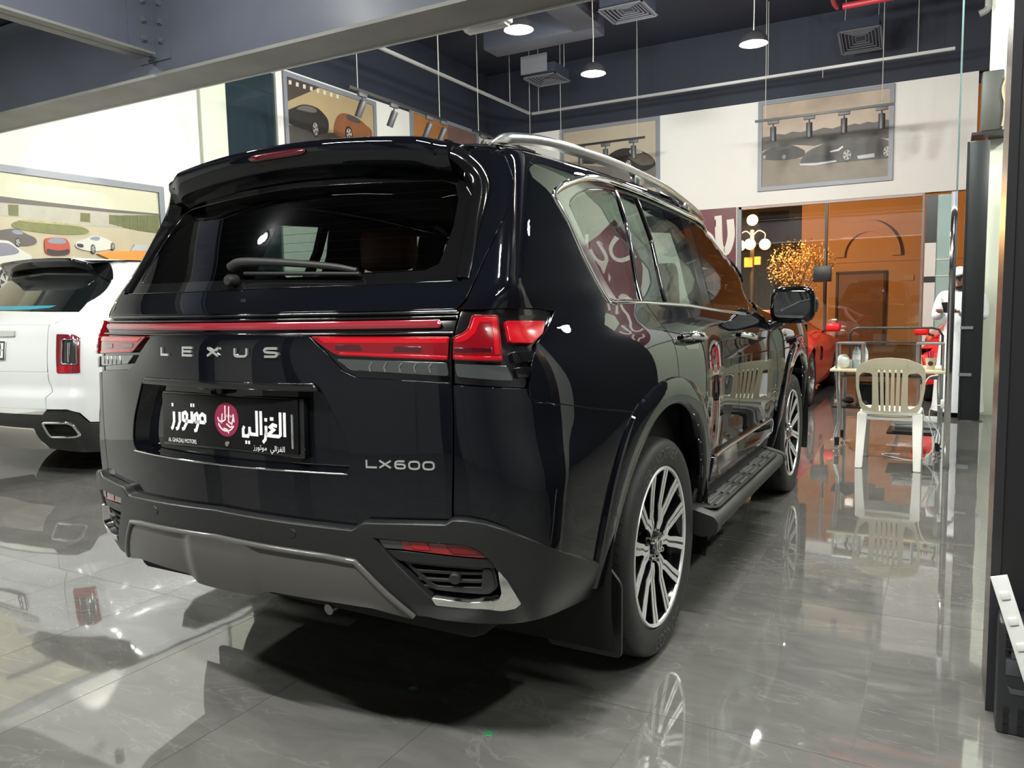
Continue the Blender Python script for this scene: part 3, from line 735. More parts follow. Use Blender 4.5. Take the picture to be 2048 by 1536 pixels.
seam = [(.735, .79), (.738, .86), (.742, .932), (.744, 1.037), (.743, 1.107), (.742, 1.141), (.741, 1.192), (.744, 1.25), (.752, 1.287), (.762, 1.322), (.782, 1.352), (.809, 1.404), (.843, 1.462), (.891, 1.524), (.967, 1.602), (1.031, 1.651), (1.058, 1.684), (1.063, 1.721), (1.064, 1.773), (1.066, 1.80)]
def seam_u(z): return float(np.interp(z, [p[1] for p in seam], [p[0] for p in seam]))
G = .004
half = [(0, 1.323), (.75, 1.3225)]+[(a-G, b) for a, b in seam if 1.33 < b < 1.78]+[(1.055, 1.775), (.87, 1.76), (.858, 1.715), (.838, 1.672), (.798, 1.557), (.772, 1.452), (.762, 1.396), (.51, 1.391), (.3, 1.389), (0, 1.389)]
strip = half+[(-a, b) for a, b in half[::-1] if a > 0]
gate_top = panel('tailgate_upper_panel', LX, strip, paint, car, res=.025)
# plate recess and gate
recess = fillet([(-.372, 1.124), (.372, 1.124), (.45, .985), (.465, .915), (.45, .881), (-.45, .881), (-.465, .915), (-.45, .985)], [.03, .03, .05, .03, .02, .02, .03, .05])
house_g = [(.335, 1.256), (.397, 1.204), (.439, 1.161), (.481, 1.143), (.7375, 1.1305)]
gh = [(0, .757), (.478, .738), (.51, .760), (.60, .765), (.731, .766)]+[(seam_u(z)-G, z) for z in (.80, .9, 1.0, 1.07, 1.12, 1.128)]+house_g[::-1][1:]+[(.335, 1.256), (0, 1.262)]
gate_poly = gh+[(-a, b) for a, b in gh[::-1] if a > 0]
def gate_off(u, z):     # soft swell below the lamps, crease under the light bar
    return -.010*sst(.90, 1.26, z)*sst(.2, .5, np.abs(u))*sst(1.08, 1.22, z)
gate = panel('tailgate', LX, gate_poly, paint, car, holes=[recess], off=gate_off, res=.025)
rec_in = [(a*.955, .886+(b-.886)*.93) for a, b in recess]
rl = densify(recess, .03)
rli = [(a*.955, .886+(b-.886)*.90) for a, b in rl]
skin_wall('plate_recess_wall', LX, rl, -.003, rli, -.045, paint, gate)
panel('plate_recess_floor', LX, rli, paint, gate, off=-.045, res=.03, lip=0)
bead('recess_bright_line', LX, [(-.452, .8805), (.452, .8805)], chrome, gate, r=.003, off=.001)
panel('gate_handle_bar', LX, fillet([(-.355, 1.1245), (.36, 1.1245), (.372, 1.106), (-.368, 1.106)], .008), piano, gate, off=lambda u, z: .004+.006*np.sin((z-1.106)/.0185*PI).clip(0, 1), res=.012, lip=.03)
lathe('rear_camera', [(.0, -.012), (.012, -.012), (.014, 0), (.014, .02)], plas, gate, n=16, axis='Y', c=(.0, -1.196, 1.098))
box('gate_switch', (-.06, -1.192, 1.100), (.07, .02, .012), plas, gate, bev=.004)
lathe('washer_nozzle', [(0, -.004), (.008, -.003), (.010, 0), (.010, .01)], plas, gate_top, n=16, axis='Y', c=(.06, -1.152, 1.3560))
# lamps and the light bar
hb = [(.0, 1.262), (.335, 1.256), (.397, 1.204), (.439, 1.161), (.481, 1.143), (.7375, 1.1305), (.738, 1.20), (.744, 1.26), (.757, 1.3195), (.0, 1.3195)]
hous = panel('light_bar_housing', LX, hb+[(-a, b) for a, b in hb[::-1] if a > 0], plas, car, off=-.012, res=.03)
bar = [(-.712, 1.2845), (-.705, 1.277), (.705, 1.277), (.712, 1.2845), (.705, 1.2955), (-.705, 1.2955)]
panel('red_light_bar', LX, bar, redbar, hous, off=lambda u, z: -.004+.006*np.sin(np.clip((z-1.277)/.0185, 0, 1)*PI), res=.012, lip=.01)
bead('bright_strip', LX, [(-.755, 1.3165), (.755, 1.3165)], darkchrome, hous, r=.0035, off=-.002)
bead('bright_strip', LX, [(-.752, 1.303), (.752, 1.303)], piano, hous, r=.004, off=-.004)
bead('bright_strip', LX, [(-.745, 1.2615), (.745, 1.2615)], darkchrome, hous, r=.0035, off=-.004)
for mir in (False, True):
    lg = panel('gate_lamp', LX, fillet([(.350, 1.2525), (.734, 1.2485), (.731, 1.190), (.486, 1.202), (.431, 1.203)], [.004, .004, .004, .02, .02]), redlens, car, off=.004, res=.02, lip=.02, mirror=mir)
    panel('lamp_strip', LX, [(.372, 1.2490), (.731, 1.2455), (.730, 1.234), (.392, 1.238)], redbright, lg, off=.0055, res=.03, lip=.002, mirror=mir)
    panel('lamp_strip', LX, [(.440, 1.2095), (.486, 1.209), (.730, 1.1985), (.730, 1.193), (.486, 1.205), (.437, 1.2065)], redbright, lg, off=.0055, res=.03, lip=.002, mirror=mir)
    panel('lamp_window', LX, [(.425, 1.230), (.502, 1.2285), (.503, 1.2165), (.427, 1.218)], reddark, lg, off=.0052, res=.03, lip=.001, mirror=mir)
    panel('lamp_window', LX, [(.588, 1.2255), (.662, 1.2235), (.662, 1.2115), (.587, 1.2135)], reddark, lg, off=.0052, res=.03, lip=.001, mirror=mir)
    gr = panel('gate_reflector', LX, fillet([(.428, 1.1925), (.728, 1.1815), (.732, 1.149), (.643, 1.154), (.472, 1.166)], .006), clearlens, car, off=.002, res=.02, lip=.015, mirror=mir)
    for k in range(5): bead('reflector_rib', LX, [(.53+.04*k, 1.1865-.0014*k), (.522+.04*k, 1.172), (.525+.04*k, 1.160-.001*k)], mat('reflector rib', (.3, .31, .31), rough=.15, metal=.7), gr, r=.0025, off=.002, n=6, res=.006, mirror=mir)
    hq = [(.7485, 1.1285), (.749, 1.20), (.752, 1.26), (.766, 1.3185), (.9, 1.3185), (1.08, 1.316), (1.165, 1.308), (1.09, 1.269), (.998, 1.225), (.964, 1.175), (.951, 1.120), (.943, 1.111)]
    h2 = panel('quarter_lamp_housing', LX, hq, plas, car, off=-.010, res=.022, mirror=mir)
    lb = panel('quarter_lamp', LX, fillet([(.750, 1.2475), (.772, 1.2545), (.786, 1.266), (.797, 1.3015), (.867, 1.300), (.874, 1.183), (.748, 1.191)], [.003, .01, .01, .006, .006, .006, .004]), redlens, car, off=.010, res=.018, lip=.03, mirror=mir)
    panel('lamp_strip', LX, fillet([(.754, 1.243), (.776, 1.251), (.792, 1.264), (.803, 1.296), (.862, 1.2945), (.866, 1.2), (.856, 1.2), (.850, 1.283), (.814, 1.284), (.803, 1.255), (.780, 1.238), (.754, 1.233)], .005), redbright, lb, off=.0115, res=.02, lip=.002, mirror=mir)
    panel('lamp_strip', LX, [(.752, 1.199), (.870, 1.192), (.871, 1.186), (.752, 1.194)], redbright, lb, off=.0115, res=.03, lip=.002, mirror=mir)
    panel('lamp_window', LX, [(.752, 1.219), (.846, 1.216), (.846, 1.206), (.752, 1.209)], reddark, lb, off=.0112, res=.03, lip=.001, mirror=mir)
    panel('quarter_reflector', LX, fillet([(.752, 1.1775), (.886, 1.169), (.902, 1.132), (.862, 1.135), (.757, 1.147)], .005), clearlens, car, off=.004, res=.02, lip=.02, mirror=mir)
    panel('side_lamp', LX, fillet([(.898, 1.2855), (1.078, 1.2805), (1.045, 1.250), (.98, 1.2255), (.904, 1.2315)], .006), redbright, car, off=.002, res=.02, lip=.02, mirror=mir)
    for k, (a, b, z) in enumerate(((.905, .975, 1.203), (.913, .957, 1.162))):
        panel('corner_fin', LX, fillet([(a, z), (b, z), (b-.006, z-.024), (a+.005, z-.024)], .004), piano, h2, off=.004, res=.015, lip=.014, mirror=mir)
    # ---- quarter and corner panels
    q = [(.953, 1.088), (.968, 1.0725), (.996, 1.068), (1.129, 1.046), (1.261, 1.026), (1.585, .976)]
    q += [(UY+.575*math.cos(a), .412+.575*math.sin(a)) for a in np.radians(np.linspace(122, 82, 10))]
    q += [(2.050, 1.0), (2.064, 1.06), (2.072, 1.147), (2.064, 1.191), (2.008, 1.249), (1.958, 1.323), (1.75, 1.327), (1.65, 1.327), (1.600, 1.336), (1.570, 1.368), (1.496, 1.495), (1.462, 1.592), (1.408, 1.666), (1.42, 1.678), (1.52, 1.719), (1.729, 1.770), (1.914, 1.793), (2.126, 1.796), (2.14, 1.832), (1.7, 1.836), (1.3, 1.833), (1.12, 1.826), (1.072, 1.81)]
    q += [(a+G, b) for a, b in seam[::-1] if b > 1.325]
    q += [(.772, 1.322), (.9, 1.322), (1.08, 1.3195), (1.175, 1.3105), (1.097, 1.267), (1.004, 1.223), (.970, 1.173), (.957, 1.120)]
    qp = panel('quarter_panel', LX, q, paint, car, res=.025, mirror=mir)
    cpn = [(seam_u(z)+G, z) for z in (.80, .9, 1.0, 1.07, 1.122)]
    cpn = [(.739, .774)]+cpn+[(.943, 1.106), (.947, 1.088), (.963, 1.069), (.994, 1.064), (1.129, 1.042), (1.261, 1.022), (1.585, .972)]
    cpn = cpn[::-1]
    cpn = [(UY+.575*math.cos(a), .412+.575*math.sin(a)) for a in np.radians(np.linspace(171, 122, 10))]+cpn
    low = [(.775, .772), (.82, .762), (.87, .742), (.949, .700), (1.062, .640), (1.21, .578), (1.385, .515)]
    panel('bumper_corner', LX, cpn+low, paint, car, res=.025, mirror=mir)
# ---- bumper cladding
top = [(0, .745), (.475, .727), (.512, .750), (.615, .753), (.722, .754), (.740, .766), (.773, .765), (.82, .756), (.87, .736), (.949, .694), (1.062, .634), (1.21, .572), (1.40, .507), (1.45, .495)]
bot = [(1.46, .42), (1.376, .412), (1.106, .447), (.983, .455), (.894, .46), (.788, .469), (.684, .479), (.648, .487), (.622, .4875), (.556, .557), (.5, .622), (.478, .646), (.40, .655), (0, .672)]
bp_ = [p for p in top]+[p for p in bot]
bp_ = bp_[::-1]
full = bp_+[(-a, b) for a, b in bp_[::-1] if a > 0]
lrec = fillet([(.53, .717), (.765, .708), (.80, .695), (.836, .66), (.858, .622), (.909, .532), (.89, .517), (.83, .516), (.679, .524), (.648, .559), (.571, .649)], [.008, .02, .02, .02, .02, .012, .012, .02, .012, .02, .02])
lrecm = [(-a, b) for a, b in lrec]
bumper = panel('rear_bumper', LB, full, clad, car, holes=[lrec, lrecm], res=.025, lip=.05, bev=.008)
sk_top = [(0, .668), (.39, .651), (.474, .641), (.495, .617), (.551, .553), (.608, .488)]
sk_bot = [(.60, .480), (.5, .505), (.40, .512), (.18, .520), (.125, .508), (0, .506)]
sp = sk_top+sk_bot; sp = sp[::-1]
def skid_off(u, z):
    a = np.abs(u)
    return .012*(1-sst(.11, .165, a))+.010*sst(.66, .62, z)-.006*sst(.02, .0, np.abs(z-.5)) if False else .014*(1-sst(.10, .17, a))+.004*(1-sst(.60, .66, z))
sk = panel('skid_plate', LB, sp+[(-a, b) for a, b in sp[::-1] if a > 0], skid, car, off=skid_off, res=.02, lip=.10, bev=.006)
ske = [(.612, .488), (.553, .554), (.497, .618), (.474, .643), (.39, .653), (0, .670)]
bead('skid_rolled_edge', LB, ske+[(-a, b) for a, b in ske[::-1] if a > 0], mat('skid edge highlight', (.075, .073, .069), rough=.20, coat=.5), sk, r=.009, off=.004, flat=.9)  # bead coloured lighter than the skid, as the highlight along its top bevel
for mir in (False, True):
    rr = densify(lrec, .03); ri = shrink(rr, .008); 
    skin_wall('lamp_recess_wall', LB, rr if area2(rr) > 0 else rr[::-1], -.004, ri, -.06, clad, bumper, mirror=mir)
    panel('lamp_recess_floor', LB, ri, cladlow, bumper, off=-.05, res=.03, lip=0, mirror=mir)
    fr = panel('bumper_reflector', LB, [(.598, .7125), (.762, .7055), (.797, .690), (.833, .661), (.609, .682)], mat('bumper red lens', (.25, .006, .012), rough=.1, coat=1.), bumper, off=-.010, res=.02, lip=.03, mirror=mir)
    panel('lens_facet', LB, [(.622, .708), (.668, .7065), (.676, .683), (.634, .6845)], redbright, fr, off=-.008, res=.03, lip=.001, mirror=mir)
    panel('lens_facet', LB, [(.715, .704), (.76, .701), (.80, .683), (.812, .672), (.735, .676)], redlens, fr, off=-.008, res=.03, lip=.001, mirror=mir)
    panel('bumper_clear_lens', LB, [(.545, .7105), (.596, .7105), (.607, .6825), (.557, .6835)], clearlens, bumper, off=-.010, res=.02, lip=.03, mirror=mir)
    panel('lamp_sill', LB, fillet([(.560, .677), (.836, .655), (.848, .632), (.590, .648)], .006), clad, bumper, off=-.012, res=.02, lip=.03, mirror=mir)
    for z0, z1 in ((.612, .618), (.588, .594), (.565, .571)):
        panel('intake_slat', LB, [(.60+(.65-z0)*.55, z1), (.838, z1-.004), (.842, z0-.004), (.603+(.65-z0)*.55, z0)], cladlow, bumper, off=-.022, res=.03, lip=.02, mirror=mir)
    panel('intake_frame', LB, fillet([(.595, .645), (.84, .630), (.852, .570), (.826, .548), (.67, .562)], .012), cladlow, bumper, off=-.022, holes=[fillet([(.61, .637), (.826, .623), (.836, .575), (.818, .558), (.678, .571)], .012)], res=.02, lip=.025, mirror=mir)
    panel('intake_end', LB, fillet([(.812, .626), (.833, .624), (.842, .577), (.826, .559), (.806, .56)], .008), cladlow, bumper, off=-.018, res=.02, lip=.02, mirror=mir)
    s = -1 if mir else 1
    c, n = LB.P(np.array([.735*s]), np.array([.601])); c, n = c[0], n[0]
    R = Vector(n).to_track_quat('Z', 'Y').to_matrix()
    bm = bmesh.new(); bm_lathe(bm, [(0, .004), (.013, .004), (.016, 0), (.016, -.04)], 20)
    for v in bm.verts: v.co = R @ v.co+Vector(c-n*.012)
    from_bm('parking_sensor', bm, cladlow, bumper, smooth=True, angle=40)
    c, n = LB.P(np.array([.29*s]), np.array([.711])); c, n = c[0], n[0]; R = Vector(n).to_track_quat('Z', 'Y').to_matrix()
    bm = bmesh.new(); bm_lathe(bm, [(0, .0016), (.0125, .0016), (.0135, .0), (.0135, -.01)], 24)
    for v in bm.verts: v.co = R @ v.co+Vector(c)
    from_bm('parking_sensor', bm, clad, bumper, smooth=True, angle=40)
    L1 = [(.672, .549), (.776, .5385), (.83, .5415), (.852, .552), (.858, .569), (.851, .628), (.872, .600), (.907, .533), (.893, .522), (.86, .5185), (.80, .5205), (.682, .5285)]
    panel('chrome_garnish', LB, fillet(L1, .004), chrome, bumper, off=lambda u, z: .004+.010*sst(.80, .87, np.abs(u))*(1-sst(.56, .63, z)), res=.012, lip=.03, mirror=mir)
# tailgate lettering, raised chrome
for ch, (a, b) in zip('LEXUS', ((-.247, -.203), (-.136, -.084), (-.024, .028), (.087, .139), (.196, .247))):
    wd = b-a; h = .0285
    lines = [[(x*(wd-.007)/wd+.0035/wd, y*(h-.006)/h+.003/h) for x, y in l] for l in GLY[ch]]
    # strokes are laid in metres, then mapped
    lm = [[(a+x*wd, 1.1965+y*h) for x, y in l] for l in lines]
    ribbon('letter', lm, .0068, lambda x, y, hh: LX.P(x, y, hh-.001)[0], mat('brushed letter silver', (.85, .85, .84), rough=.28, metal=.9), gate, depth=.007)
for ch, (a, b) in zip('LX600', ((.505, .540), (.541, .577), (.583, .615), (.620, .653), (.658, .692))):
    wd = b-a; h = .0235; z0 = .9005-.012*(a-.505)
    lm = [[(a+.003+x*(wd-.006), z0+.002+y*(h-.004)) for x, y in l] for l in GLY[ch]]
    ribbon('letter', lm, .0048, lambda x, y, hh: LX.P(x, y, hh-.001)[0], mat('brushed letter silver'), gate, depth=.004)
# ---- number plate, sunk in the recess
PY, PZ = -1.190, 1.0
platem = mat('black plate face', (.004, .004, .005), rough=.25, spec=.25)
plate = box('show_plate', (0, .006, 0), (.575, .008, .155), platem, car, bev=.003); plate.location = (0, PY, PZ)
plate['label'] = 'black dealer plate with white Arabic lettering and a maroon round emblem'
box('plate_holder', (.004, .020, -.003), (.60, .022, .172), plas, plate, bev=.005)
lathe('plate_bolt', [(0, -.004), (.0075, -.003), (.0085, 0)], satin, plate, n=18, axis='Y', c=(.005, .001, -.064))
def pf(y=-.0006):
    return lambda a, b, h: np.stack([a, np.full_like(a, .0018)-h, b], -1)
lathe('emblem_disc', [(0, -.0012), (.0505, -.0012), (.0505, .001)], maroon, plate, n=48, axis='Y', c=(.003, .0018, .008))
def words(name, lines, x0, x1, z0, z1, w, m=white, depth=.0015, y=None):
    lm = [[(x0+(x1-x0)*x, z0+(z1-z0)*y) for x, y in l] for l in lines]
    return ribbon(name, lm, w, (lambda a, b, h: np.stack([a, .0018-h, b], -1)) if y is None else (lambda a, b, h: np.stack([a, y-h, b], -1)), m, plate, depth)
sq = lambda x, y, s=.03: [(x-s/2, y), (x+s/2, y)]
# al-ghazali (right of the emblem), drawn left to right
AG = [[(1, .25), (1, 1)], [(.90, 1), (.90, .30), (.86, .25), (.70, .25)],
      [(.82, .56), (.72, .60), (.66, .52), (.74, .44), (.64, .32), (.60, .25), (.70, .25)], [(.66, .78), (.74, .78)],
      [(.60, .25), (.56, .30), (.56, .55)], [(.56, .40), (.54, .12), (.48, .02)], [(.53, .74), (.59, .74)],
      [(.44, .25), (.44, 1)], [(.34, 1), (.34, .25), (.20, .25), (.16, .30), (.16, .48)], [(.16, .30), (.12, .18), (.0, .18), (0, .38), (.03, .48)],
      [(.05, -.02), (.09, -.02)], [(.12, -.02), (.16, -.02)]]
words('arabic_lettering', AG, .072, .238, -.052, .040, .0098)
MO = [[(1, .30), (1, .50), (.92, .56), (.85, .48), (.85, .30), (1, .30)], [(.85, .30), (.70, .30)],
      [(.70, .30), (.70, .50), (.76, .56), (.80, .48), (.80, .26), (.74, .04), (.68, .02)], [(.80, .30), (.70, .30)],
      [(.62, .62), (.62, .30), (.42, .30)], [(.59, .82), (.63, .82)], [(.66, .82), (.70, .82)],
      [(.42, .30), (.36, .34), (.36, .54), (.43, .58), (.48, .50), (.46, .24), (.38, .06), (.32, .04)],
      [(.26, .58), (.26, .26), (.20, .06), (.14, .02)], [(.09, .58), (.09, .26), (.04, .06), (0, .02)], [(.03, .80), (.08, .80)]]
words('arabic_lettering', MO, -.245, -.090, -.035, .062, .0105)
CAL = [arc(.0, .0, .036, .034, 200, 330, 12), [(.012, .040), (.010, -.006), (.024, -.012), (.030, .010)], [(-.004, .042), (-.004, .0), (-.020, -.008), (-.032, -.004), (-.036, .006)], [(-.016, .018), (-.020, -.012)],
       [(.0, -.012), (.016, -.022), (.026, -.018)], [(-.012, -.026), (.004, -.030), (.010, -.040)], [(.030, .018), (.033, -.006)]]
ribbon('emblem_calligraphy', [[(x+.003, z+.008) for x, z in l] for l in CAL], .0042, lambda a, b, h: np.stack([a, .0005-h, b], -1), mat('pale pink lettering', (.75, .62, .66), rough=.4), plate, .0012)
font_mesh('emblem_word', '\ufeaf\ufead\ufeee\ufe97\ufeee\ufee3', mat('pale pink lettering'), plate, size=.016, f=lambda x, y, z: (x+.015, -.0008, y+.018))
font_mesh('small_lettering', 'AL GHAZALI MOTORS', white, plate, size=.0185, sx=.70, f=lambda x, y, z: (x-.196, .0008, y-.0735))
font_mesh('small_lettering', '\ufeaf\ufead\ufeee\ufe97\ufeee\ufee3  \ufef2\ufedf\ufe8d\ufeb0\ufed0\ufedf\ufe8d', white, plate, size=.022, f=lambda x, y, z: (x+.175, .0008, y-.0725))
box('bright_plate_edge', (.268, .0008, -.012), (.008, .004, .098), chrome, plate, bev=.002)
plate.rotation_euler = (math.radians(-2), 0, 0)

# ---- spoiler over the rear window, with fins running down both sides
def spoiler():
    xs = np.linspace(-.60, .60, 61); V = []; Fc = []; prof_n = None
    for x in xs:
        a = abs(x); e = sst(.50, .60, a)
        yb = .12*a*a+.02*e; dz = -.115*a*a-.010*e
        A = (-.45, 1.8615-.088*a*a); B = (-.932+yb, 1.848+dz); C = (-.908+yb, 1.766+dz*1.05); D = (-.868+.24*a*a, 1.742+.9*dz)
        pr = [A, (-.62, A[1]*.50+B[1]*.50+.004), (-.80+yb*.6, B[1]+.006), (B[0]+.03, B[1]+.004), (B[0]+.006, B[1]-.002), (B[0], B[1]-.010), (B[0]-.001, B[1]-.030), (B[0]+.008, (B[1]+C[1])/2-.006), (C[0]-.003, C[1]+.010), (C[0]+.005, C[1]+.002), (C[0]+.016, C[1]), ((C[0]+D[0])/2+.01, (C[1]+D[1])/2), D, (D[0]+.06, D[1]+.03)]
        prof_n = len(pr); V += [(x, p[0], p[1]) for p in pr]
    for i in range(len(xs)-1):
        for k in range(prof_n-1):
            a = i*prof_n+k; Fc.append((a, a+prof_n, a+prof_n+1, a+1))
    Fc.append(tuple(range(0, prof_n))); Fc.append(tuple(range((len(xs)-1)*prof_n, len(xs)*prof_n))[::-1])
    bm = bmesh.new(); vs = [bm.verts.new(v) for v in V]
    for f in Fc: bm.faces.new([vs[i] for i in f])
    return from_bm('roof_spoiler', bm, paint, car, smooth=True, angle=38)
spo = spoiler()
def brake_lamp():
    V = []; Fc = []; xs = np.linspace(-.122, .122, 17)
    for x in xs:
        yb = -.9345+.12*x*x; t = math.sqrt(max(0, 1-(abs(x)/.124)**8)); h = .0105*t
        V += [(x, yb+.006, 1.815+h), (x, yb-.0022, 1.814+h), (x, yb-.0012, 1.815-h), (x, yb+.008, 1.813-h)]
    for i in range(16):
        for k in range(3): a = i*4+k; Fc.append((a, a+4, a+5, a+1))
    raw('high_brake_lamp', V, Fc, mat('high brake lens', (.055, .004, .007), rough=.15, spec=.3, coat=1.), spo, smooth=True)
brake_lamp()
for s in (1, -1):
    path = catmull([(.720, -.992, 1.404), (.712, -.957, 1.452), (.697, -.888, 1.557), (.682, -.822, 1.655), (.652, -.806, 1.712), (.605, -.822, 1.758), (.560, -.845, 1.778), (.50, -.855, 1.785)], 8)
    p = np.array(path); p[:, 0] *= s; k = len(p); q = p.copy(); q[:, 0] = np.abs(q[:, 0]); n = LX.N(q); n[:, 0] *= s
    bm = bmesh.new(); rings = []
    for i in range(k):
        t = i/(k-1); tan = p[min(i+1, k-1)]-p[max(i-1, 0)]; tan /= np.linalg.norm(tan); lat = np.cross(tan, n[i]); lat /= np.linalg.norm(lat); nn = np.cross(lat, tan); nn = nn if nn@n[i] > 0 else -nn
        if lat[0]*s < 0: lat = -lat
        wdt = .034+.030*sst(.2, .7, t); h = .006+.020*sst(.1, .6, t)*(1-.6*sst(.8, 1., t))
        sec = [(-wdt*.5, -.020), (-wdt*.47, h*.85), (-wdt*.25, h), (wdt*.25, h*.75), (wdt*.5, h*.25), (wdt*.56, -.016)]
        rings.append([bm.verts.new(p[i]+lat*a+nn*b) for a, b in sec])
    for A, B in zip(rings, rings[1:]):
        for j in range(len(A)-1): bm.faces.new((A[j], A[j+1], B[j+1], B[j]))
    bm.faces.new(rings[0]); bm.faces.new(rings[-1])
    from_bm('spoiler_side_fin', bm, piano, spo, smooth=True, angle=35)
# wiper
wl = LX.P(np.array([-.035, .0, .07, .19, .34, .42]), np.array([1.445, 1.453, 1.452, 1.446, 1.434, 1.424]), np.array([.024, .032, .034, .030, .024, .016]))[0]
wa = tube('wiper_arm', [tuple(v) for v in catmull([tuple(v) for v in wl], 6)], .014, cladlow, car, n=10, radii=[.017-.009*i/30 for i in range(31)])
wl2 = LX.P(np.linspace(.02, .43, 9), np.linspace(1.432, 1.417, 9), .012)[0]
tube('wiper_blade', [tuple(v) for v in wl2], .006, mat('wiper rubber', (.006, .006, .006), rough=.5), wa, n=8)
c0 = LX.P(np.array([-.02]), np.array([1.420]), .0)[0][0]
lathe('wiper_pivot', [(0, -.036), (.014, -.034), (.018, -.026), (.018, 0.)], cladlow, wa, n=20, axis='Y', c=tuple(c0))

# ---- flanks
belt = [(1.65, 1.331), (1.948, 1.329), (2.5, 1.312), (2.899, 1.285), (3.442, 1.253)]
for mir in (False, True):
    rear_edge = [(1.607, 1.339), (1.583, 1.368), (1.508, 1.495), (1.475, 1.592), (1.422, 1.666)]
    topl = [(1.44, 1.680), (1.525, 1.714), (1.729, 1.765), (1.914, 1.788), (2.126, 1.790), (2.45, 1.782), (2.866, 1.757), (3.15, 1.738), (3.36, 1.695), (3.60, 1.585), (3.80, 1.42), (3.83, 1.33), (3.70, 1.262), (3.45, 1.258)]
    frame = [(3.30, 1.262), (2.9, 1.287), (2.5, 1.313), (1.95, 1.330), (1.65, 1.332)]
    outline = rear_edge+topl+frame
    wins = {
     'quarter_glass': [(1.542, 1.650), (1.56, 1.668), (1.625, 1.696), (1.751, 1.731), (1.92, 1.752), (2.018, 1.753), (2.012, 1.61), (1.945, 1.40), (1.925, 1.344), (1.735, 1.347), (1.70, 1.356), (1.661, 1.403), (1.589, 1.513)],
     'rear_door_vent_glass': [(2.062, 1.748), (2.240, 1.751), (2.262, 1.593), (2.205, 1.335), (1.975, 1.340), (2.05, 1.61)],
     'rear_door_glass': [(2.275, 1.751), (2.60, 1.748), (2.832, 1.737), (2.83, 1.541), (2.765, 1.306), (2.245, 1.330), (2.292, 1.593)],
     'front_door_glass': [(2.97, 1.722), (3.15, 1.706), (3.33, 1.665), (3.53, 1.573), (3.70, 1.43), (3.74, 1.36), (3.66, 1.285), (3.52, 1.275), (2.915, 1.297), (2.972, 1.576)]}
    sf = panel('side_window_surround', LX, outline, piano, car, off=-.010, res=.04, lip=.02, mirror=mir, holes=[shrink(pl if area2(pl) > 0 else pl[::-1], .004) for pl in wins.values()])
    for nme, pl in wins.items():
        panel(nme, LX, fillet(pl, .008), sidetint, sf, off=-.008, res=.05, lip=.006, mirror=mir)
    cl = rear_edge+catmull(topl[:9], 3)
    bead('bright_window_trim', LX, [(1.66, 1.3285)]+cl, chrome, sf, r=.013, off=-.002, mirror=mir, flat=.7)
    wide = [(1.56, 1.66), (1.615, 1.523), (1.685, 1.408), (1.72, 1.362)]
    panel('bright_trim_flare', LX, [(1.607, 1.339), (1.583, 1.368), (1.508, 1.495), (1.475, 1.592), (1.430, 1.666), (1.525, 1.708), (1.729, 1.757), (1.90, 1.778), (2.03, 1.781), (2.03, 1.759), (1.92, 1.757), (1.751, 1.737), (1.625, 1.703), (1.548, 1.672), (1.528, 1.650), (1.578, 1.511), (1.652, 1.398), (1.70, 1.346), (1.66, 1.333)], darkchrome, sf, off=-.004, res=.02, lip=.006, mirror=mir)
    bead('bright_belt_trim', LX, [(1.62, 1.331), (1.72, 1.3315), (1.948, 1.3305), (2.5, 1.3135), (2.9, 1.2875), (3.45, 1.258)], chrome, sf, r=.0075, off=.0, mirror=mir, flat=.8)
    for pl in ([(2.027, 1.757), (2.03, 1.62), (1.960, 1.40), (1.943, 1.335)], [(2.252, 1.755), (2.277, 1.593), (2.222, 1.333)]):
        bead('window_divider', LX, pl, darkchrome if pl[0][0] < 2.1 else piano, sf, r=.008, off=-.006, mirror=mir)
    # doors, fender
    arch_r = [(UY+.575*math.cos(a), .412+.575*math.sin(a)) for a in np.radians(np.linspace(76, 12, 10))]
    bseam = [(2.905, 1.282), (2.97, 1.24), (3.06, 1.19), (3.13, 1.13), (3.163, 1.06), (3.18, .9), (3.19, .697), (3.19, .50)]
    rd = arch_r+[(2.52, .50), (3.186, .50)]+[(a-G, b) for a, b in bseam[::-1]]+[(2.5, 1.309), (1.966, 1.326), (2.014, 1.251), (2.072, 1.193), (2.080, 1.147), (2.072, 1.06), (2.062, .995)]
    panel('rear_door', LX, rd, paint, car, res=.03, mirror=mir)
    fseam = [(3.62, 1.255), (3.85, 1.20), (4.02, 1.12), (4.10, 1.03), (4.116, .9), (4.116, .72), (4.09, .60), (4.02, .50)]
    fd = [(a+G, b) for a, b in bseam]+[(3.99, .50)]+[(a-G, b) for a, b in fseam[::-1]]+[(3.45, 1.254), (3.1, 1.272)]
    panel('front_door', LX, fd, paint, car, res=.03, mirror=mir)
    wf = UY+2.85
    archf = [(wf+.575*math.cos(a), .412+.575*math.sin(a)) for a in np.radians(np.linspace(160, 20, 18))]
    ff = [(a+G, b) for a, b in fseam[:6]]+[(4.12, .66)]+[p for p in archf]+[(5.5, .62), (5.52, 1.0), (5.45, 1.12), (5.0, 1.17), (4.6, 1.20), (4.2, 1.235), (3.95, 1.27), (3.8, 1.275)]
    panel('front_fender', LX, ff, paint, car, res=.035, mirror=mir)
    # lower door mouldings with a bright edge
    md = panel('door_moulding', LX, fillet([(2.56, .535), (2.63, .640), (3.15, .636), (3.98, .628), (4.03, .60), (4.0, .535), (3.2, .520), (2.7, .522)], .02), paint, car, off=.016, res=.03, lip=.02, mirror=mir)
    bead('bright_moulding_line', LX, [(2.66, .632), (3.98, .620), (4.01, .60), (3.98, .545)], chrome, md, r=.006, off=.017, mirror=mir)
    panel('moulding_inlay', LX, fillet([(2.70, .550), (2.73, .622), (3.10, .618), (3.10, .545)], .012), darkchrome, md, off=.018, res=.04, lip=.002, mirror=mir)
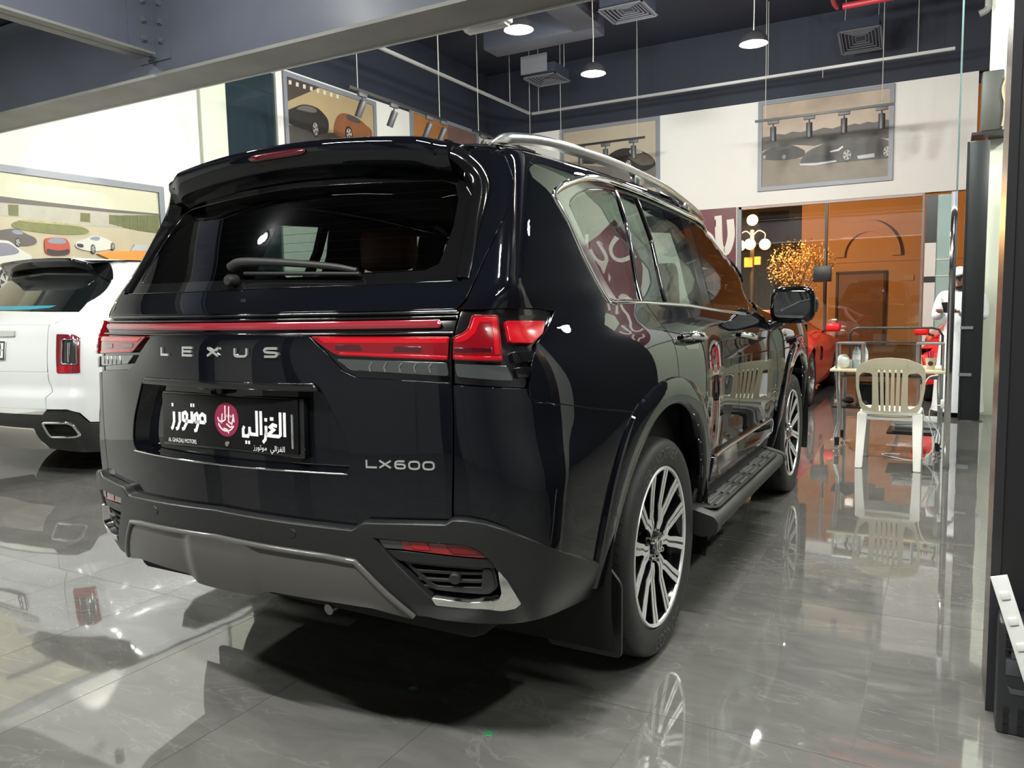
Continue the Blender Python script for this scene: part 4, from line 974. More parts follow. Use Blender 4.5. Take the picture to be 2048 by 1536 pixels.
    panel('side_sill', LX, [(2.42, .40), (2.47, .515), (3.2, .515), (4.03, .515), (4.06, .42)], cladlow, car, off=-.01, res=.05, mirror=mir)
    s = -1 if mir else 1
    # door handles
    for ua, ub, z in ((2.18, 2.42, 1.178), (3.17, 3.43, 1.148)):
        g = LX.P(np.linspace(ua, ub, 9)*s, np.linspace(z+.012, z-.012, 9), np.array([.006, .030, .040, .043, .044, .043, .040, .030, .006]))[0]
        h = tube('door_handle', [tuple(v) for v in g], .015, chrome, car, n=12, radii=[.010, .014, .017, .018, .018, .018, .017, .014, .010])
        ca, cb = (ua+ub)/2, z
        panel('handle_cup', LX, fillet([(ca-.10, cb-.035), (ca+.09, cb-.045), (ca+.10, cb+.02), (ca-.09, cb+.035)], .03), piano, h, off=.001, res=.02, lip=.001, mirror=mir)
    # wheel arch mouldings
    for wu in (UY, wf):
        a0, a1 = (176, -18) if wu == UY else (186, -6)
        V = []; Fc = []; A = np.radians(np.linspace(a0, a1, 49)); prof = [(.642, -.002), (.636, .010), (.622, .0135), (.590, .0145), (.558, .0145), (.546, .011), (.538, .002), (.536, -.02), (.539, -.08)]
        ring_n = len(prof)
        for a in A:
            sqr = 1+.045*max(0, math.sin(2*a))**2*(1 if True else 0) if math.cos(a) > 0 else 1+.06*max(0, -math.sin(2*a))**2
            R_ = np.array([r*(sqr if i < 4 else 1) for i, (r, o_) in enumerate(prof)])
            uu = wu+R_*math.cos(a); zz = np.maximum(.412+R_*math.sin(a), .33)
            pp, _ = LX.P(uu*s, zz, np.array([o_ for r, o_ in prof])); V += [tuple(v) for v in pp]
        for i in range(len(A)-1):
            for k in range(ring_n-1): b = i*ring_n+k; Fc.append((b, b+ring_n, b+ring_n+1, b+1))
        bm = bmesh.new(); vs = [bm.verts.new(v) for v in V]
        for f in Fc: bm.faces.new([vs[i] for i in f])
        from_bm('wheel_arch_moulding', bm, paint, car, smooth=True, angle=45)
        y0 = wu-UY; bm = bmesh.new(); rings = []
        for xx in (.50, .97):
            rings.append([bm.verts.new((xx*s, y0+.57*math.cos(a), .412+.57*math.sin(a))) for a in np.radians(np.linspace(200, -20, 33))])
        for i in range(32): bm.faces.new((rings[0][i], rings[0][i+1], rings[1][i+1], rings[1][i]))
        bm.faces.new(rings[0])
        from_bm('wheel_housing', bm, void, car)
    # mud flaps
    prism('mud_flap', fillet([(.70*s, .17), (.965*s, .17), (.968*s, .42), (.90*s, .50), (.66*s, .50)], .02), -.475, -.462, cladlow, car, plane='XZ')
    prism('mud_flap', fillet([(.72*s, .22), (.955*s, .22), (.955*s, .50), (.70*s, .50)], .02), 2.385, 2.395, cladlow, car, plane='XZ')
    # running board
    rb = prism('running_board', fillet([(.80*s, .50), (.925*s, .455), (1.035*s, .425), (1.052*s, .405), (1.046*s, .365), (.99*s, .345), (.80*s, .38)], .012), .44, 1.98, cladlow, car, plane='XZ', bev=0)
    for side_ in (0, 1):
        yy = 1.98 if side_ else .44
        prism('board_end_cap', fillet([(.80*s, .505), (.925*s, .46), (1.038*s, .430), (1.057*s, .405), (1.050*s, .360), (.99*s, .340), (.80*s, .375)], .012), yy-.03, yy+.03, cladlow, rb, plane='XZ', bev=.008)
    prism('board_tread_pad', fillet([(.90*s, .50), (1.028*s, .50), (1.028*s, 1.92), (.90*s, 1.92)], .06, 8), .4415, .4445, mat('tread pad', (.022, .022, .022), rough=.42), rb, plane='XY').rotation_euler = (0, 0, 0)
    for g_ in range(6):
        for j in range(4):
            xx = .920+.029*j; y0 = .55+.23*g_
            bm = bmesh.new(); bm_tube(bm, [(xx*s, y0, .4455), (xx*s, y0+.185-.012*j, .4455)], .0075, 8)
            from_bm('tread_rib', bm, mat('tread rib', (.05, .05, .05), rough=.36), rb, smooth=True, angle=50)
    # roof rail
    ry = np.array([-.72, -.66, -.55, -.35, 0, .4, .9, 1.35, 1.62, 1.72]); rz = np.array([1.810, 1.832, 1.853, 1.876, 1.892, 1.896, 1.882, 1.846, 1.810, 1.786])
    pts = catmull(list(zip(ry, rz)), 5); bm = bmesh.new(); rings = []
    for i, (y, z) in enumerate(pts):
        xx = (.655-.02*sst(.6, 1.7, y))*s; tp = .25+.75*sst(-.73, -.60, y)*(1-sst(1.55, 1.73, y))
        rings.append([bm.verts.new((xx+a*s*tp, y, z+b*tp)) for a, b in ((-.020, -.012), (-.020, .010), (-.012, .018), (.006, .018), (.017, .010), (.020, -.004), (.016, -.016), (-.012, -.018))])
    for A_, B_ in zip(rings, rings[1:]):
        for j in range(8): bm.faces.new((A_[j], A_[(j+1) % 8], B_[(j+1) % 8], B_[j]))
    bm.faces.new(rings[0]); bm.faces.new(rings[-1])
    rl_ = from_bm('roof_rail', bm, satin, car, smooth=True, angle=40)
    for yy in (.55, 1.30):
        zt = float(np.interp(yy, ry, rz)); box('rail_foot', (.655*s, yy, zt-.03), (.03, .12, .045), satin, rl_, bev=.008)
# ---- roof skin, bonnet, nose
def roof():
    xs = np.linspace(-.70, .70, 29); ys = np.linspace(-.80, 1.45, 34); V = []; Nn = []; ok = []
    X, Y = np.meshgrid(xs, ys); lo = np.full(X.shape, 1.5); hi = np.full(X.shape, 2.0)
    for _ in range(36):
        m_ = (lo+hi)/2; ins = lx_F(X, Y, m_) < 0; lo = np.where(ins, m_, lo); hi = np.where(ins, hi, m_)
    Pt = np.stack([X, Y, lo], -1).reshape(-1, 3); nn = LX.N(np.abs(Pt)*[1, 0, 0]+Pt*[0, 1, 1]); nn[:, 0] *= np.sign(Pt[:, 0]+1e-9)
    W_ = len(xs); Fc = [(i*W_+j, i*W_+j+1, (i+1)*W_+j+1, (i+1)*W_+j) for i in range(len(ys)-1) for j in range(W_-1)]
    raw('roof_panel', Pt, Fc, paint, car, normals=nn)
roof()
hood = []
for mir in (False, True):
    up = [(2.10, 1.834), (2.13, 1.795), (2.45, 1.787), (2.866, 1.762), (3.15, 1.744), (3.37, 1.70), (3.61, 1.59), (3.82, 1.42), (3.85, 1.33), (3.8, 1.28), (3.95, 1.275), (3.98, 1.33), (3.93, 1.44), (3.72, 1.60), (3.45, 1.725), (3.2, 1.80), (2.9, 1.826), (2.5, 1.838)]
    panel('roof_side_panel', LX, up, paint, car, res=.04, mirror=mir)
def grid_part(name, f, nu, nv, m, parent=car):
    V = [f(i/nu, j/nv) for i in range(nu+1) for j in range(nv+1)]; W_ = nv+1
    return raw(name, V, [(i*W_+j, i*W_+j+1, (i+1)*W_+j+1, (i+1)*W_+j) for i in range(nu) for j in range(nv)], m, parent, smooth=True)
grid_part('windscreen', lambda a, b: ((b-.5)*2*(.64+.10*(1-a)), 1.42+.95*(1-a)-.18*((b-.5)*2)**2, 1.80-.50*(1-a)), 8, 16, clearglass)
grid_part('bonnet', lambda a, b: ((b-.5)*2*.86, 2.15+1.55*a-.15*((b-.5)*2)**2*a, 1.29-.10*a-.10*a**6-.05*((b-.5)*2)**4), 12, 20, paint)
grid_part('front_bumper', lambda a, b: ((b-.5)*2*.93, 3.86-.28*((b-.5)*2)**4-.05*(1-a), .42+.72*a), 8, 24, paint)
box('spindle_grille', (0, 3.875, .80), (.75, .03, .55), piano, car, bev=.02)
for s in (-1, 1): box('headlamp', (.70*s, 3.66, .98), (.36, .20, .14), clearlens, car, bev=.03)
# ---- underside and cabin
box('underbody', (0, 1.3, .46), (1.50, 4.6, .16), void, car, bev=.05)
box('rear_axle', (0, 0, .40), (1.3, .12, .12), void, car, bev=.03)
tube('exhaust_tailpipe', [(.20, -.5, .41), (.19, -.85, .40), (.185, -.99, .385)], .018, mat('exhaust steel', (.3, .3, .3), rough=.3, metal=1.), car, n=16)
box('cabin_floor', (0, .6, .70), (1.6, 3.2, .05), cabin, car)
box('cabin_trim', (0, -.75, 1.02), (1.55, .5, .6), cabin, car, bev=.06)
for s in (-1, 1): box('cabin_side_trim', (.83*s, .6, 1.0), (.04, 3.0, .6), cabin, car)
for mir in (False, True):
    panel('pillar_trim', LX, [(2.00, 1.25), (2.30, 1.25), (2.36, 1.60), (2.36, 1.79), (2.03, 1.79), (2.06, 1.60)], cabin, car, off=-.05, res=.08, lip=.01, mirror=mir)
    panel('pillar_trim', LX, [(2.72, 1.22), (2.98, 1.22), (3.02, 1.55), (3.02, 1.76), (2.76, 1.77), (2.79, 1.55)], cabin, car, off=-.05, res=.08, lip=.01, mirror=mir)
    panel('pillar_trim', LX, [(1.02, 1.36), (1.66, 1.30), (1.60, 1.42), (1.66, 1.60), (1.72, 1.72), (2.05, 1.735), (2.05, 1.80), (1.15, 1.80)], cabin, car, off=-.05, res=.08, lip=.01, mirror=mir)
box('headliner', (0, .35, 1.815), (1.28, 1.9, .02), cabin, car)
box('dashboard', (0, 2.0, 1.08), (1.5, .5, .28), cabin, car, bev=.06)
def seat(x, y, w, hz, m, name):
    s_ = prism(name, fillet([(y-.05, .95), (y+.12, .95), (y+.02, hz), (y-.14, hz)], .05, 4), x-w/2, x+w/2, m, car, plane='YZ', bev=.05)
    box('headrest', (x, y-.09, hz+.10), (.30, .11, .20), m, s_, bev=.05, seg=3)
    return s_
for x in (-.42, .42): seat(x, .25, .58, 1.50, leather, 'rear_seat')
for x in (-.40, .40): seat(x, 1.05, .56, 1.52, leather, 'front_seat')
# ---- wheels
def tyre_bm():
    bm = bmesh.new(); n = 96
    prof = [(.300, .020), (.302, .112), (.310, .124), (.345, .132), (.372, .133), (.392, .128), (.402, .118), (.408, .105), (.411, .085), (.412, .045), (.404, .042), (.404, .034), (.412, .031), (.412, .0)]
    sec = prof+[(r, -h) for r, h in prof[::-1][1:]]
    bm_lathe(bm, sec, n, 'X', close=True); return bm
def build_wheel(s, y0):
    c = Vector((.826*s, y0, .412)); wh = []
    bm = tyre_bm()
    for v in bm.verts: v.co = v.co+c
    ty = from_bm('tyre', bm, rubber, car, smooth=True, angle=40)
    # tread sipes
    bm = bmesh.new()
    for k in range(76):
        a = 2*PI*k/76
        for h0, h1, tw in ((.052, .100, .05), (-.052, -.100, -.05)):
            for dz in (0,):
                p0 = (h0, a); 
                vs = []
                for (h, aa, r) in ((h0, a, .4128), (h1, a+tw, .4098), (h1+.018*(1 if h1 > 0 else -1), a+tw*1.2, .4015), (h1+.018*(1 if h1 > 0 else -1), a+tw*1.2+.008, .4015), (h1, a+tw+.010, .4098), (h0, a+.010, .4128)):
                    vs.append(bm.verts.new(c+Vector((h, r*math.cos(aa), r*math.sin(aa)))))
                bm.faces.new((vs[0], vs[1], vs[4], vs[5])); bm.faces.new((vs[1], vs[2], vs[3], vs[4]))
    st = from_bm('tread_sipes', bm, void, ty); st['kind'] = 'stuff'
    # rim
    X = lambda r, h: (r, h*s)
    rim = lathe('rim', [X(.300, -.10), X(.300, .095), X(.304, .117), X(.298, .123), X(.291, .121), X(.286, .108), X(.272, .04), X(.268, -.08)], blackalloy, car, n=72, axis='X', c=tuple(c), close=True)
    lathe('rim_edge', [X(.3035, .1175), X(.2985, .1245), X(.2895, .1220), X(.2875, .114)], polished, rim, n=72, axis='X', c=tuple(c))
    lathe('brake_disc', [X(.0, .02), (.175, .02*s), (.175, .045*s), (.0, .045*s)], mat('brake iron', (.12, .12, .12), rough=.35, metal=1.), rim, n=40, axis='X', c=tuple(c))
    lathe('wheel_back', [(0, .0), (.27, -.01*s), (.27, -.03*s), (0, -.03*s)], void, rim, n=32, axis='X', c=tuple(c))
    lathe('hub', [X(.0, .088), X(.060, .088), X(.075, .080), X(.082, .02)], blackalloy, rim, n=36, axis='X', c=tuple(c))
    cap = lathe('centre_cap', [X(0, .112), X(.030, .111), X(.036, .107), X(.038, .085)], mat('cap grey', (.35, .35, .36), rough=.2, metal=1.), rim, n=36, axis='X', c=tuple(c))
    ribbon('cap_mark', [arc(0, 0, .028, .024, 0, 360, 28), [(-.004, .022), (-.010, -.010), (.012, -.012)]], .004, lambda a, b, h: np.stack([c.x+(.112+h)*s+0*a, c.y+a, c.z+b], -1), chrome, cap, .001)
    for k in range(6):
        a = math.radians(60*k+30); p = c+Vector((.09*s, .055*math.cos(a)*1.05, .055*math.sin(a)*1.05))
        bm = bmesh.new(); bm_lathe(bm, [X(0, .022), X(.008, .021), X(.0105, .016), X(.011, -.01)], 6, 'X', tuple(p)); from_bm('lug_nut', bm, chrome, rim, smooth=True, angle=40)
    for k in range(6):
        for sd in (-1, 1):
            ph = 60*k+2
            def pol(r, d): a = math.radians(ph+d*sd); return (r*math.cos(a), r*math.sin(a))
            line = [(.066, 4), (.098, 5.5), (.128, 7.5), (.152, 12.0), (.225, 14.2), (.293, 16.0)]
            L_ = [(.058, -2)]+line
            wid = {0: .030, 1: .034, 2: .038, 3: .040, 4: .045, 5: .050}
            ctr = [np.array(pol(r, d)) for r, d in line]
            def strip(i0, off0, off1, h):
                pts0 = []; pts1 = []
                for i in range(len(ctr)):
                    a_, b_ = ctr[max(i-1, 0)], ctr[min(i+1, len(ctr)-1)]; t = (b_-a_)/np.linalg.norm(b_-a_); nn = np.array((-t[1], t[0]))*sd
                    wv = wid[i]; pts0.append(ctr[i]+nn*wv*off0); pts1.append(ctr[i]+nn*wv*off1)
                return pts0, pts1
            def xr(r): return float(np.interp(r, [.06, .10, .14, .22, .29], [.094, .100, .098, .108, .1195]))
            def bar_mesh(name, off0, off1, dh, depth, m_, par):
                p0, p1 = strip(0, off0, off1, 0); V = []; Fc = []
                for i in range(len(p0)):
                    h = xr(np.linalg.norm(ctr[i]))+dh
                    for q, hh in ((p0[i], h), (p1[i], h), (p1[i], h-depth), (p0[i], h-depth)): V.append((c.x+hh*s, c.y+q[0], c.z+q[1]))
                for i in range(len(p0)-1):
                    for j in range(4): a_ = i*4+j; b_ = i*4+(j+1) % 4; Fc.append((a_, b_, b_+4, a_+4))
                Fc += [(0, 1, 2, 3), tuple(range(len(V)-4, len(V)))]
                bm = bmesh.new(); vs = [bm.verts.new(v) for v in V]
                for f in Fc: bm.faces.new([vs[i] for i in f])
                return from_bm(name, bm, m_, par)
            sp_ = bar_mesh('spoke', -.5, .5, 0., .035, blackalloy, rim)
            bar_mesh('spoke_face', -.5, -.14, .0015, .004, polished, sp_) if False else None
            # two machined ribs with a black groove between
            for o0, o1 in ((-.5, -.09), (.12, .5)):
                bar_mesh('spoke_face', o0, o1, .0012, .004, polished, rim)
    # lettering on the sidewall
    def on_tyre(rad, ang):
        def f(x, y, z):
            a = ang-s*x/rad if True else 0; r = rad+y
            hx = float(np.interp(r, [.30, .31, .345, .372, .392], [.112, .124, .132, .133, .128]))+.0015
            return (c.x+hx*s, c.y+r*math.cos(a)*1, c.z+r*math.sin(a))
        return f
    tl = mat('tyre lettering', (.055, .055, .055), rough=.32)
    font_mesh('tyre_lettering', 'GRANDTREK', tl, ty, size=.066, f=on_tyre(.332, math.radians(97) if s > 0 else math.radians(83)))
    font_mesh('tyre_lettering', 'DUNLOP', tl, ty, size=.068, f=on_tyre(.332, math.radians(277) if s > 0 else math.radians(263)))
    return ty
for s in (1, -1):
    for y0 in (0, 2.85): build_wheel(s, y0)
# ---- door mirrors
for s in (1, -1):
    cx, cy, cz = 1.075*s, 2.02, 1.300
    bm = bmesh.new(); bmesh.ops.create_uvsphere(bm, u_segments=32, v_segments=20, radius=1)
    for v in bm.verts:
        p = v.co; f = lambda t, e: math.copysign(abs(t)**e, t)
        x, y, z = f(p.x, .55)*.128, f(p.y, .8)*.075, f(p.z, .55)*.108
        if y < 0: y *= .35
        else: y *= 1.2
        sc_ = 1-.10*max(0, y/.09); v.co = Vector((cx+x*sc_, cy+y, cz+z*sc_+.01*x*s*0))
    mh = from_bm('door_mirror', bm, piano, car, smooth=True)
    pl = fillet([(cx-.098*s, cz-.070), (cx+.070*s, cz-.078), (cx+.104*s, cz-.03), (cx+.098*s, cz+.070), (cx-.080*s, cz+.078), (cx-.102*s, cz+.05)], .03)
    prism('mirror_face', pl, cy-.034, cy-.029, mirrorm, mh, plane='XZ').rotation_euler = (0, 0, 0)
    bm = bmesh.new(); bm_tube(bm, [(cx+.125*s, cy+.01, cz+.035), (cx+.133*s, cy+.03, cz), (cx+.125*s, cy+.01, cz-.04)], .010, 10); from_bm('mirror_indicator', bm, clearlens, mh, smooth=True)
    tube('mirror_stalk', [(.90*s, cy+.02, 1.175), (.955*s, cy+.02, 1.18), (1.01*s, cy+.02, 1.205), (1.035*s, cy+.015, 1.235)], .03, piano, mh, n=14, radii=[.036, .034, .030, .030])
# ================================================================== posters
PIC = {
 'r_tree': [(-1.132, 4.243), (-0.98, 4.247), (-0.854, 4.273), (-0.73, 4.248), (-0.607, 4.284), (-0.454, 4.255), (-0.333, 4.281), (-0.242, 4.251), (-0.094, 4.288), (0.054, 4.254), (0.17, 4.28), (0.286, 4.271), (0.4, 4.293), (0.486, 4.27), (0.599, 4.298), (0.711, 4.271), (0.877, 4.3), (0.974, 4.273), (0.981, 3.976), (0.347, 4.081), (-0.238, 3.996), (-0.542, 4.047), (-0.852, 4.067), (-1.129, 4.002)],
 'r_field': [(-1.128, 3.906), (-0.477, 3.804), (0.974, 3.709), (0.979, 3.325), (-1.128, 3.341)],
 'r_car2': [(-1.119, 3.937), (-1.088, 3.998), (-0.914, 4.058), (-0.727, 4.068), (-0.573, 4.044), (-0.449, 3.974), (-0.388, 3.935), (-0.387, 3.857), (-0.447, 3.817), (-0.723, 3.799), (-1.102, 3.845)],
 'r_car2g': [(-0.914, 4.048), (-0.727, 4.059), (-0.588, 4.036), (-0.664, 3.998), (-0.851, 3.987)],
 'r_car': [(-0.475, 3.694), (-0.441, 3.816), (-0.327, 3.929), (-0.148, 3.986), (0.013, 4.06), (0.231, 4.101), (0.49, 4.088), (0.689, 4.04), (0.857, 3.984), (0.983, 3.922), (0.973, 3.768), (0.921, 3.655), (0.753, 3.667), (0.413, 3.672), (0.182, 3.672), (0.065, 3.669), (-0.232, 3.659)],
 'r_win': [(-0.148, 3.986), (0.013, 4.054), (0.232, 4.08), (0.376, 4.072), (0.32, 4.009), (0.176, 3.964), (-0.059, 3.96)],
 'r_win2': [(0.393, 3.955), (0.463, 4.037), (0.548, 4.051), (0.647, 4.021), (0.676, 3.967), (0.578, 3.942)],
 'r_nose': [(-0.4, 3.764), (-0.326, 3.85), (-0.116, 3.843), (0.092, 3.789), (0.108, 3.726), (-0.173, 3.709), (-0.384, 3.716)],
 'r_lip': [(-0.476, 3.716), (-0.173, 3.7), (0.123, 3.715), (0.129, 3.684), (-0.232, 3.659), (-0.46, 3.683)],
 'r_skirt': [(0.455, 3.75), (0.723, 3.766), (0.725, 3.7), (0.47, 3.697)],
 'r_light': [(0.017, 3.875), (0.148, 3.897), (0.22, 3.944), (0.235, 3.924), (0.164, 3.865), (0.032, 3.855)],
 'r_wA': [(0.296, 3.783)],
 'r_wB': [(0.909, 3.775)],
 'r_wC': [(-0.74, 3.864)],
 'r_wD': [(-1.077, 3.894)],
 'm_floor': [(-5.063, 4.188), (-4.083, 4.029), (-3.099, 3.984), (-3.1, 3.542), (-4.087, 3.631), (-5.07, 3.719)],
 'm_car': [(-4.092, 4.238), (-4.019, 4.287), (-3.875, 4.346), (-3.713, 4.356), (-3.512, 4.324), (-3.314, 4.228), (-3.216, 4.162), (-3.119, 4.059), (-3.099, 3.966), (-3.178, 3.918), (-3.276, 3.873), (-3.474, 3.874), (-3.614, 3.907), (-3.776, 3.979), (-3.959, 4.035), (-4.082, 4.143)],
 'm_win': [(-3.652, 4.302), (-3.512, 4.324), (-3.324, 4.229), (-3.473, 4.208), (-3.613, 4.223)],
 'm_hood': [(-3.714, 4.178), (-3.473, 4.199), (-3.314, 4.209), (-3.158, 4.1), (-3.119, 3.986), (-3.394, 3.977), (-3.553, 4.087)],
 'm_side': [(-3.937, 4.296), (-3.814, 4.33), (-3.693, 4.316), (-3.643, 4.227), (-3.714, 4.178), (-3.876, 4.196)],
 'm_yel': [(-3.574, 3.959), (-3.474, 3.893), (-3.584, 3.894)],
 'm_dark': [(-4.683, 4.148), (-4.682, 4.283), (-4.648, 4.375), (-4.372, 4.383), (-4.31, 4.3), (-4.291, 4.107)],
 'm_red': [(-4.354, 4.114), (-4.311, 4.176), (-4.206, 4.203), (-4.082, 4.171), (-4.073, 4.047)],
 'm_wA': [(-3.654, 4.023)],
 'm_wB': [(-4.041, 4.138)],
 'a_bld': [(5.997, 4.833), (6.437, 4.985), (7.002, 4.984), (6.99, 4.804), (6.767, 4.772), (6.021, 4.393), (5.967, 4.382)],
 'a_gnd': [(5.984, 4.088), (6.534, 4.063), (8.011, 4.268), (7.987, 3.858), (5.948, 3.553)],
 'a_car': [(5.995, 4.265), (6.089, 4.302), (6.244, 4.378), (6.376, 4.441), (6.56, 4.461), (6.72, 4.448), (6.852, 4.382), (6.945, 4.307), (6.932, 4.116), (6.805, 4.075), (6.638, 4.027), (6.507, 4.062), (6.124, 4.079), (6.004, 4.144)],
 'a_carg': [(6.256, 4.363), (6.374, 4.423), (6.559, 4.448), (6.691, 4.424), (6.66, 4.363), (6.421, 4.342), (6.229, 4.339)],
 'a_gril': [(6.063, 4.279), (6.39, 4.264), (6.358, 4.176), (6.08, 4.177)],
 'a_car2': [(7.059, 4.101), (7.052, 4.213), (7.085, 4.296), (7.135, 4.4), (7.256, 4.491), (7.464, 4.503), (7.707, 4.472), (7.859, 4.402), (8.016, 4.35), (8.008, 4.207), (7.38, 4.099)],
 'a_car2g': [(7.344, 4.48), (7.494, 4.5), (7.706, 4.462), (7.733, 4.398), (7.398, 4.393)],
 'a_wA': [(6.631, 4.118)],
 'a_wB': [(7.409, 4.182)],
 'a_b0': [(6.112, 4.834), (6.169, 4.838), (6.165, 4.777), (6.108, 4.774)],
 'w_roof': [(1.536, 2.573), (1.888, 2.572), (2.403, 2.562), (3.102, 2.556), (3.752, 2.565), (3.751, 2.546), (3.099, 2.519), (2.4, 2.515), (1.883, 2.508), (1.531, 2.512)],
 'w_wall': [(1.531, 2.512), (1.883, 2.508), (2.4, 2.515), (3.099, 2.519), (3.751, 2.55), (3.738, 2.373), (3.07, 2.345), (2.666, 2.348), (1.872, 2.374), (1.52, 2.379)],
 'w_h0': [(1.95, 2.496), (2.057, 2.5), (2.047, 2.383), (1.947, 2.38)],
 'w_h1': [(2.735, 2.481), (2.85, 2.486), (2.842, 2.383), (2.727, 2.384)],
 'w_h2': [(3.086, 2.49), (3.136, 2.491), (3.128, 2.382), (3.078, 2.384)],
 'w_h3': [(3.14, 2.492), (3.184, 2.494), (3.175, 2.375), (3.131, 2.377)],
 'w_h4': [(3.188, 2.492), (3.256, 2.498), (3.246, 2.366), (3.179, 2.368)],
 'w_h5': [(3.261, 2.501), (3.338, 2.508), (3.326, 2.35), (3.25, 2.354)],
 'w_h6': [(3.344, 2.508), (3.446, 2.518), (3.432, 2.339), (3.332, 2.346)],
 'w_h7': [(3.452, 2.52), (3.576, 2.531), (3.561, 2.327), (3.439, 2.336)],
 'w_h8': [(3.585, 2.532), (3.751, 2.546), (3.734, 2.324), (3.57, 2.328)],
 'w_isl': [(1.95, 2.265), (2.006, 2.334), (2.251, 2.335), (2.608, 2.337), (2.795, 2.317), (2.835, 2.25), (2.514, 2.216), (2.112, 2.232)],
 'w_flow': [(2.006, 2.334), (2.096, 2.355), (2.252, 2.352), (2.359, 2.351), (2.497, 2.355), (2.638, 2.346), (2.795, 2.317), (2.608, 2.33), (2.251, 2.328)],
 'w_grey': [(1.786, 2.202), (1.936, 2.245), (2.036, 2.246), (2.109, 2.199), (2.211, 2.167), (2.219, 2.101), (2.099, 2.068), (1.997, 2.075), (1.779, 2.126)],
 'w_greyg': [(1.947, 2.227), (2.036, 2.24), (2.097, 2.198), (1.994, 2.185)],
 'w_red': [(2.297, 2.159), (2.346, 2.178), (2.526, 2.187), (2.572, 2.149), (2.578, 2.039), (2.553, 1.99), (2.303, 1.979), (2.291, 2.078)],
 'w_redg': [(2.352, 2.173), (2.525, 2.182), (2.546, 2.117), (2.32, 2.114)],
 'w_redk': [(2.31, 2.066), (2.376, 2.043), (2.472, 2.041), (2.573, 2.074), (2.56, 1.994), (2.31, 1.983)],
 'w_wht': [(2.633, 2.111), (2.666, 2.162), (2.785, 2.19), (2.863, 2.235), (2.984, 2.224), (3.074, 2.187), (3.125, 2.139), (3.098, 2.095), (2.849, 2.046), (2.674, 2.072)],
 'w_whtg': [(2.793, 2.191), (2.87, 2.227), (2.953, 2.222), (2.919, 2.17)],
 'w_whtk': [(2.65, 2.133), (2.737, 2.131), (2.733, 2.086), (2.661, 2.092)],
 'w_big': [(1.707, 2.121), (1.852, 2.118), (1.925, 2.116), (2.007, 2.037), (2.181, 1.953), (2.021, 1.894), (1.952, 1.671), (1.913, 1.657), (1.895, 1.734), (1.826, 1.797), (1.681, 1.793)],
 'w_bigg': [(1.705, 2.09), (1.849, 2.09), (1.923, 2.09), (2.048, 1.993), (1.838, 1.951), (1.692, 1.932)],
 'w_orange': [(2.892, 2.027), (3.049, 2.063), (3.523, 2.095), (3.718, 2.104), (3.688, 1.712), (3.393, 1.707), (3.151, 1.747), (3.026, 1.976)],
 'w_ogl': [(3.322, 2.084), (3.377, 2.161), (3.597, 2.166), (3.722, 2.158), (3.718, 2.104)],
 'w_w0': [(1.853, 1.682)],
 'w_w1': [(2.016, 2.105)],
 'w_w2': [(2.847, 2.078)],
 'w_w3': [(3.092, 2.12)],
}
def flatm(name, c=(.5, .5, .5), n=.12, s=6., rough=.45): return mat(name, c, rough=rough, noise=(n, s))
class Poster:
    """framed print on a wall; ax 'y' hangs on the back wall (facing -Y), 'x' on the left wall (facing +X)"""
    def __init__(s, ax, a0, a1, z0, z1, label, fw=.07):
        s.ax = ax; s.k = 0; am, zm = (a0+a1)/2, (z0+z1)/2
        loc = (am, YB, z0) if ax == 'y' else (XL, am, z0)
        s.root = empty('framed_poster', loc, 0, label, 'poster'); s.a0, s.a1, s.z0, s.z1 = a0, a1, z0, z1
        fr = None
        for (b0, b1, c0, c1) in ((a0, a1, z1-fw, z1), (a0, a1, z0, z0+fw), (a0, a0+fw, z0+fw, z1-fw), (a1-fw, a1, z0+fw, z1-fw)):
            s.slab('frame_bar', [(b0, c0), (b1, c0), (b1, c1), (b0, c1)], alu, .045)
        s.fw = fw; s.ia0, s.ia1, s.iz0, s.iz1 = a0+fw, a1-fw, z0+fw, z1-fw
    def slab(s, name, poly, m, h, base=0.):
        poly = poly if area2(poly) > 0 else poly[::-1]
        bm = bmesh.new()
        if s.ax == 'y': bm_prism(bm, poly, YB-base, YB-h, 'XZ')
        else: bm_prism(bm, poly, XL+base, XL+h, 'YZ')
        o = from_bm(name, bm, m); W(o, s.root); return o
    def clip(s, poly):
        def cut(p, i, v, sg):
            out = []
            for q, r in zip(p, p[1:]+p[:1]):
                fq, fr = sg*(q[i]-v), sg*(r[i]-v)
                if fq >= 0: out.append(q)
                if (fq >= 0) != (fr >= 0):
                    t = fq/(fq-fr); out.append((q[0]+(r[0]-q[0])*t, q[1]+(r[1]-q[1])*t))
            return out
        for i, v, sg in ((0, s.ia0, 1), (0, s.ia1, -1), (1, s.iz0, 1), (1, s.iz1, -1)):
            if poly: poly = cut(poly, i, v, sg)
        return poly
    def base(s, m): return s.slab('print', [(s.ia0, s.iz0), (s.ia1, s.iz0), (s.ia1, s.iz1), (s.ia0, s.iz1)], m, .020)
    def add(s, name, poly, m):
        poly = s.clip([tuple(p) for p in poly])
        if len(poly) < 3: return
        s.k += 1; h = .0205+.0006*s.k
        s.slab(name, poly, m, h, .0190)
    def disc(s, c, rx, rz, m, name='printed_wheel', n=20): s.add(name, [(c[0]+rx*math.cos(2*PI*i/n), c[1]+rz*math.sin(2*PI*i/n)) for i in range(n)], m)
    def wheel(s, c, rx, rz, m=None):
        s.disc(c, rx, rz, flatm('print black', (.02, .018, .017))); s.disc(c, rx*.72, rz*.72, flatm('print silver', (.42, .40, .37))); 
        for k in range(5):
            a = 2*PI*k/5+.3; b = a+.55; q = [(c[0]+rx*.12*math.cos((a+b)/2), c[1]+rz*.12*math.sin((a+b)/2)), (c[0]+rx*.66*math.cos(a), c[1]+rz*.66*math.sin(a)), (c[0]+rx*.66*math.cos(b), c[1]+rz*.66*math.sin(b))]
            s.add('printed_wheel_gap', q, flatm('print black'))
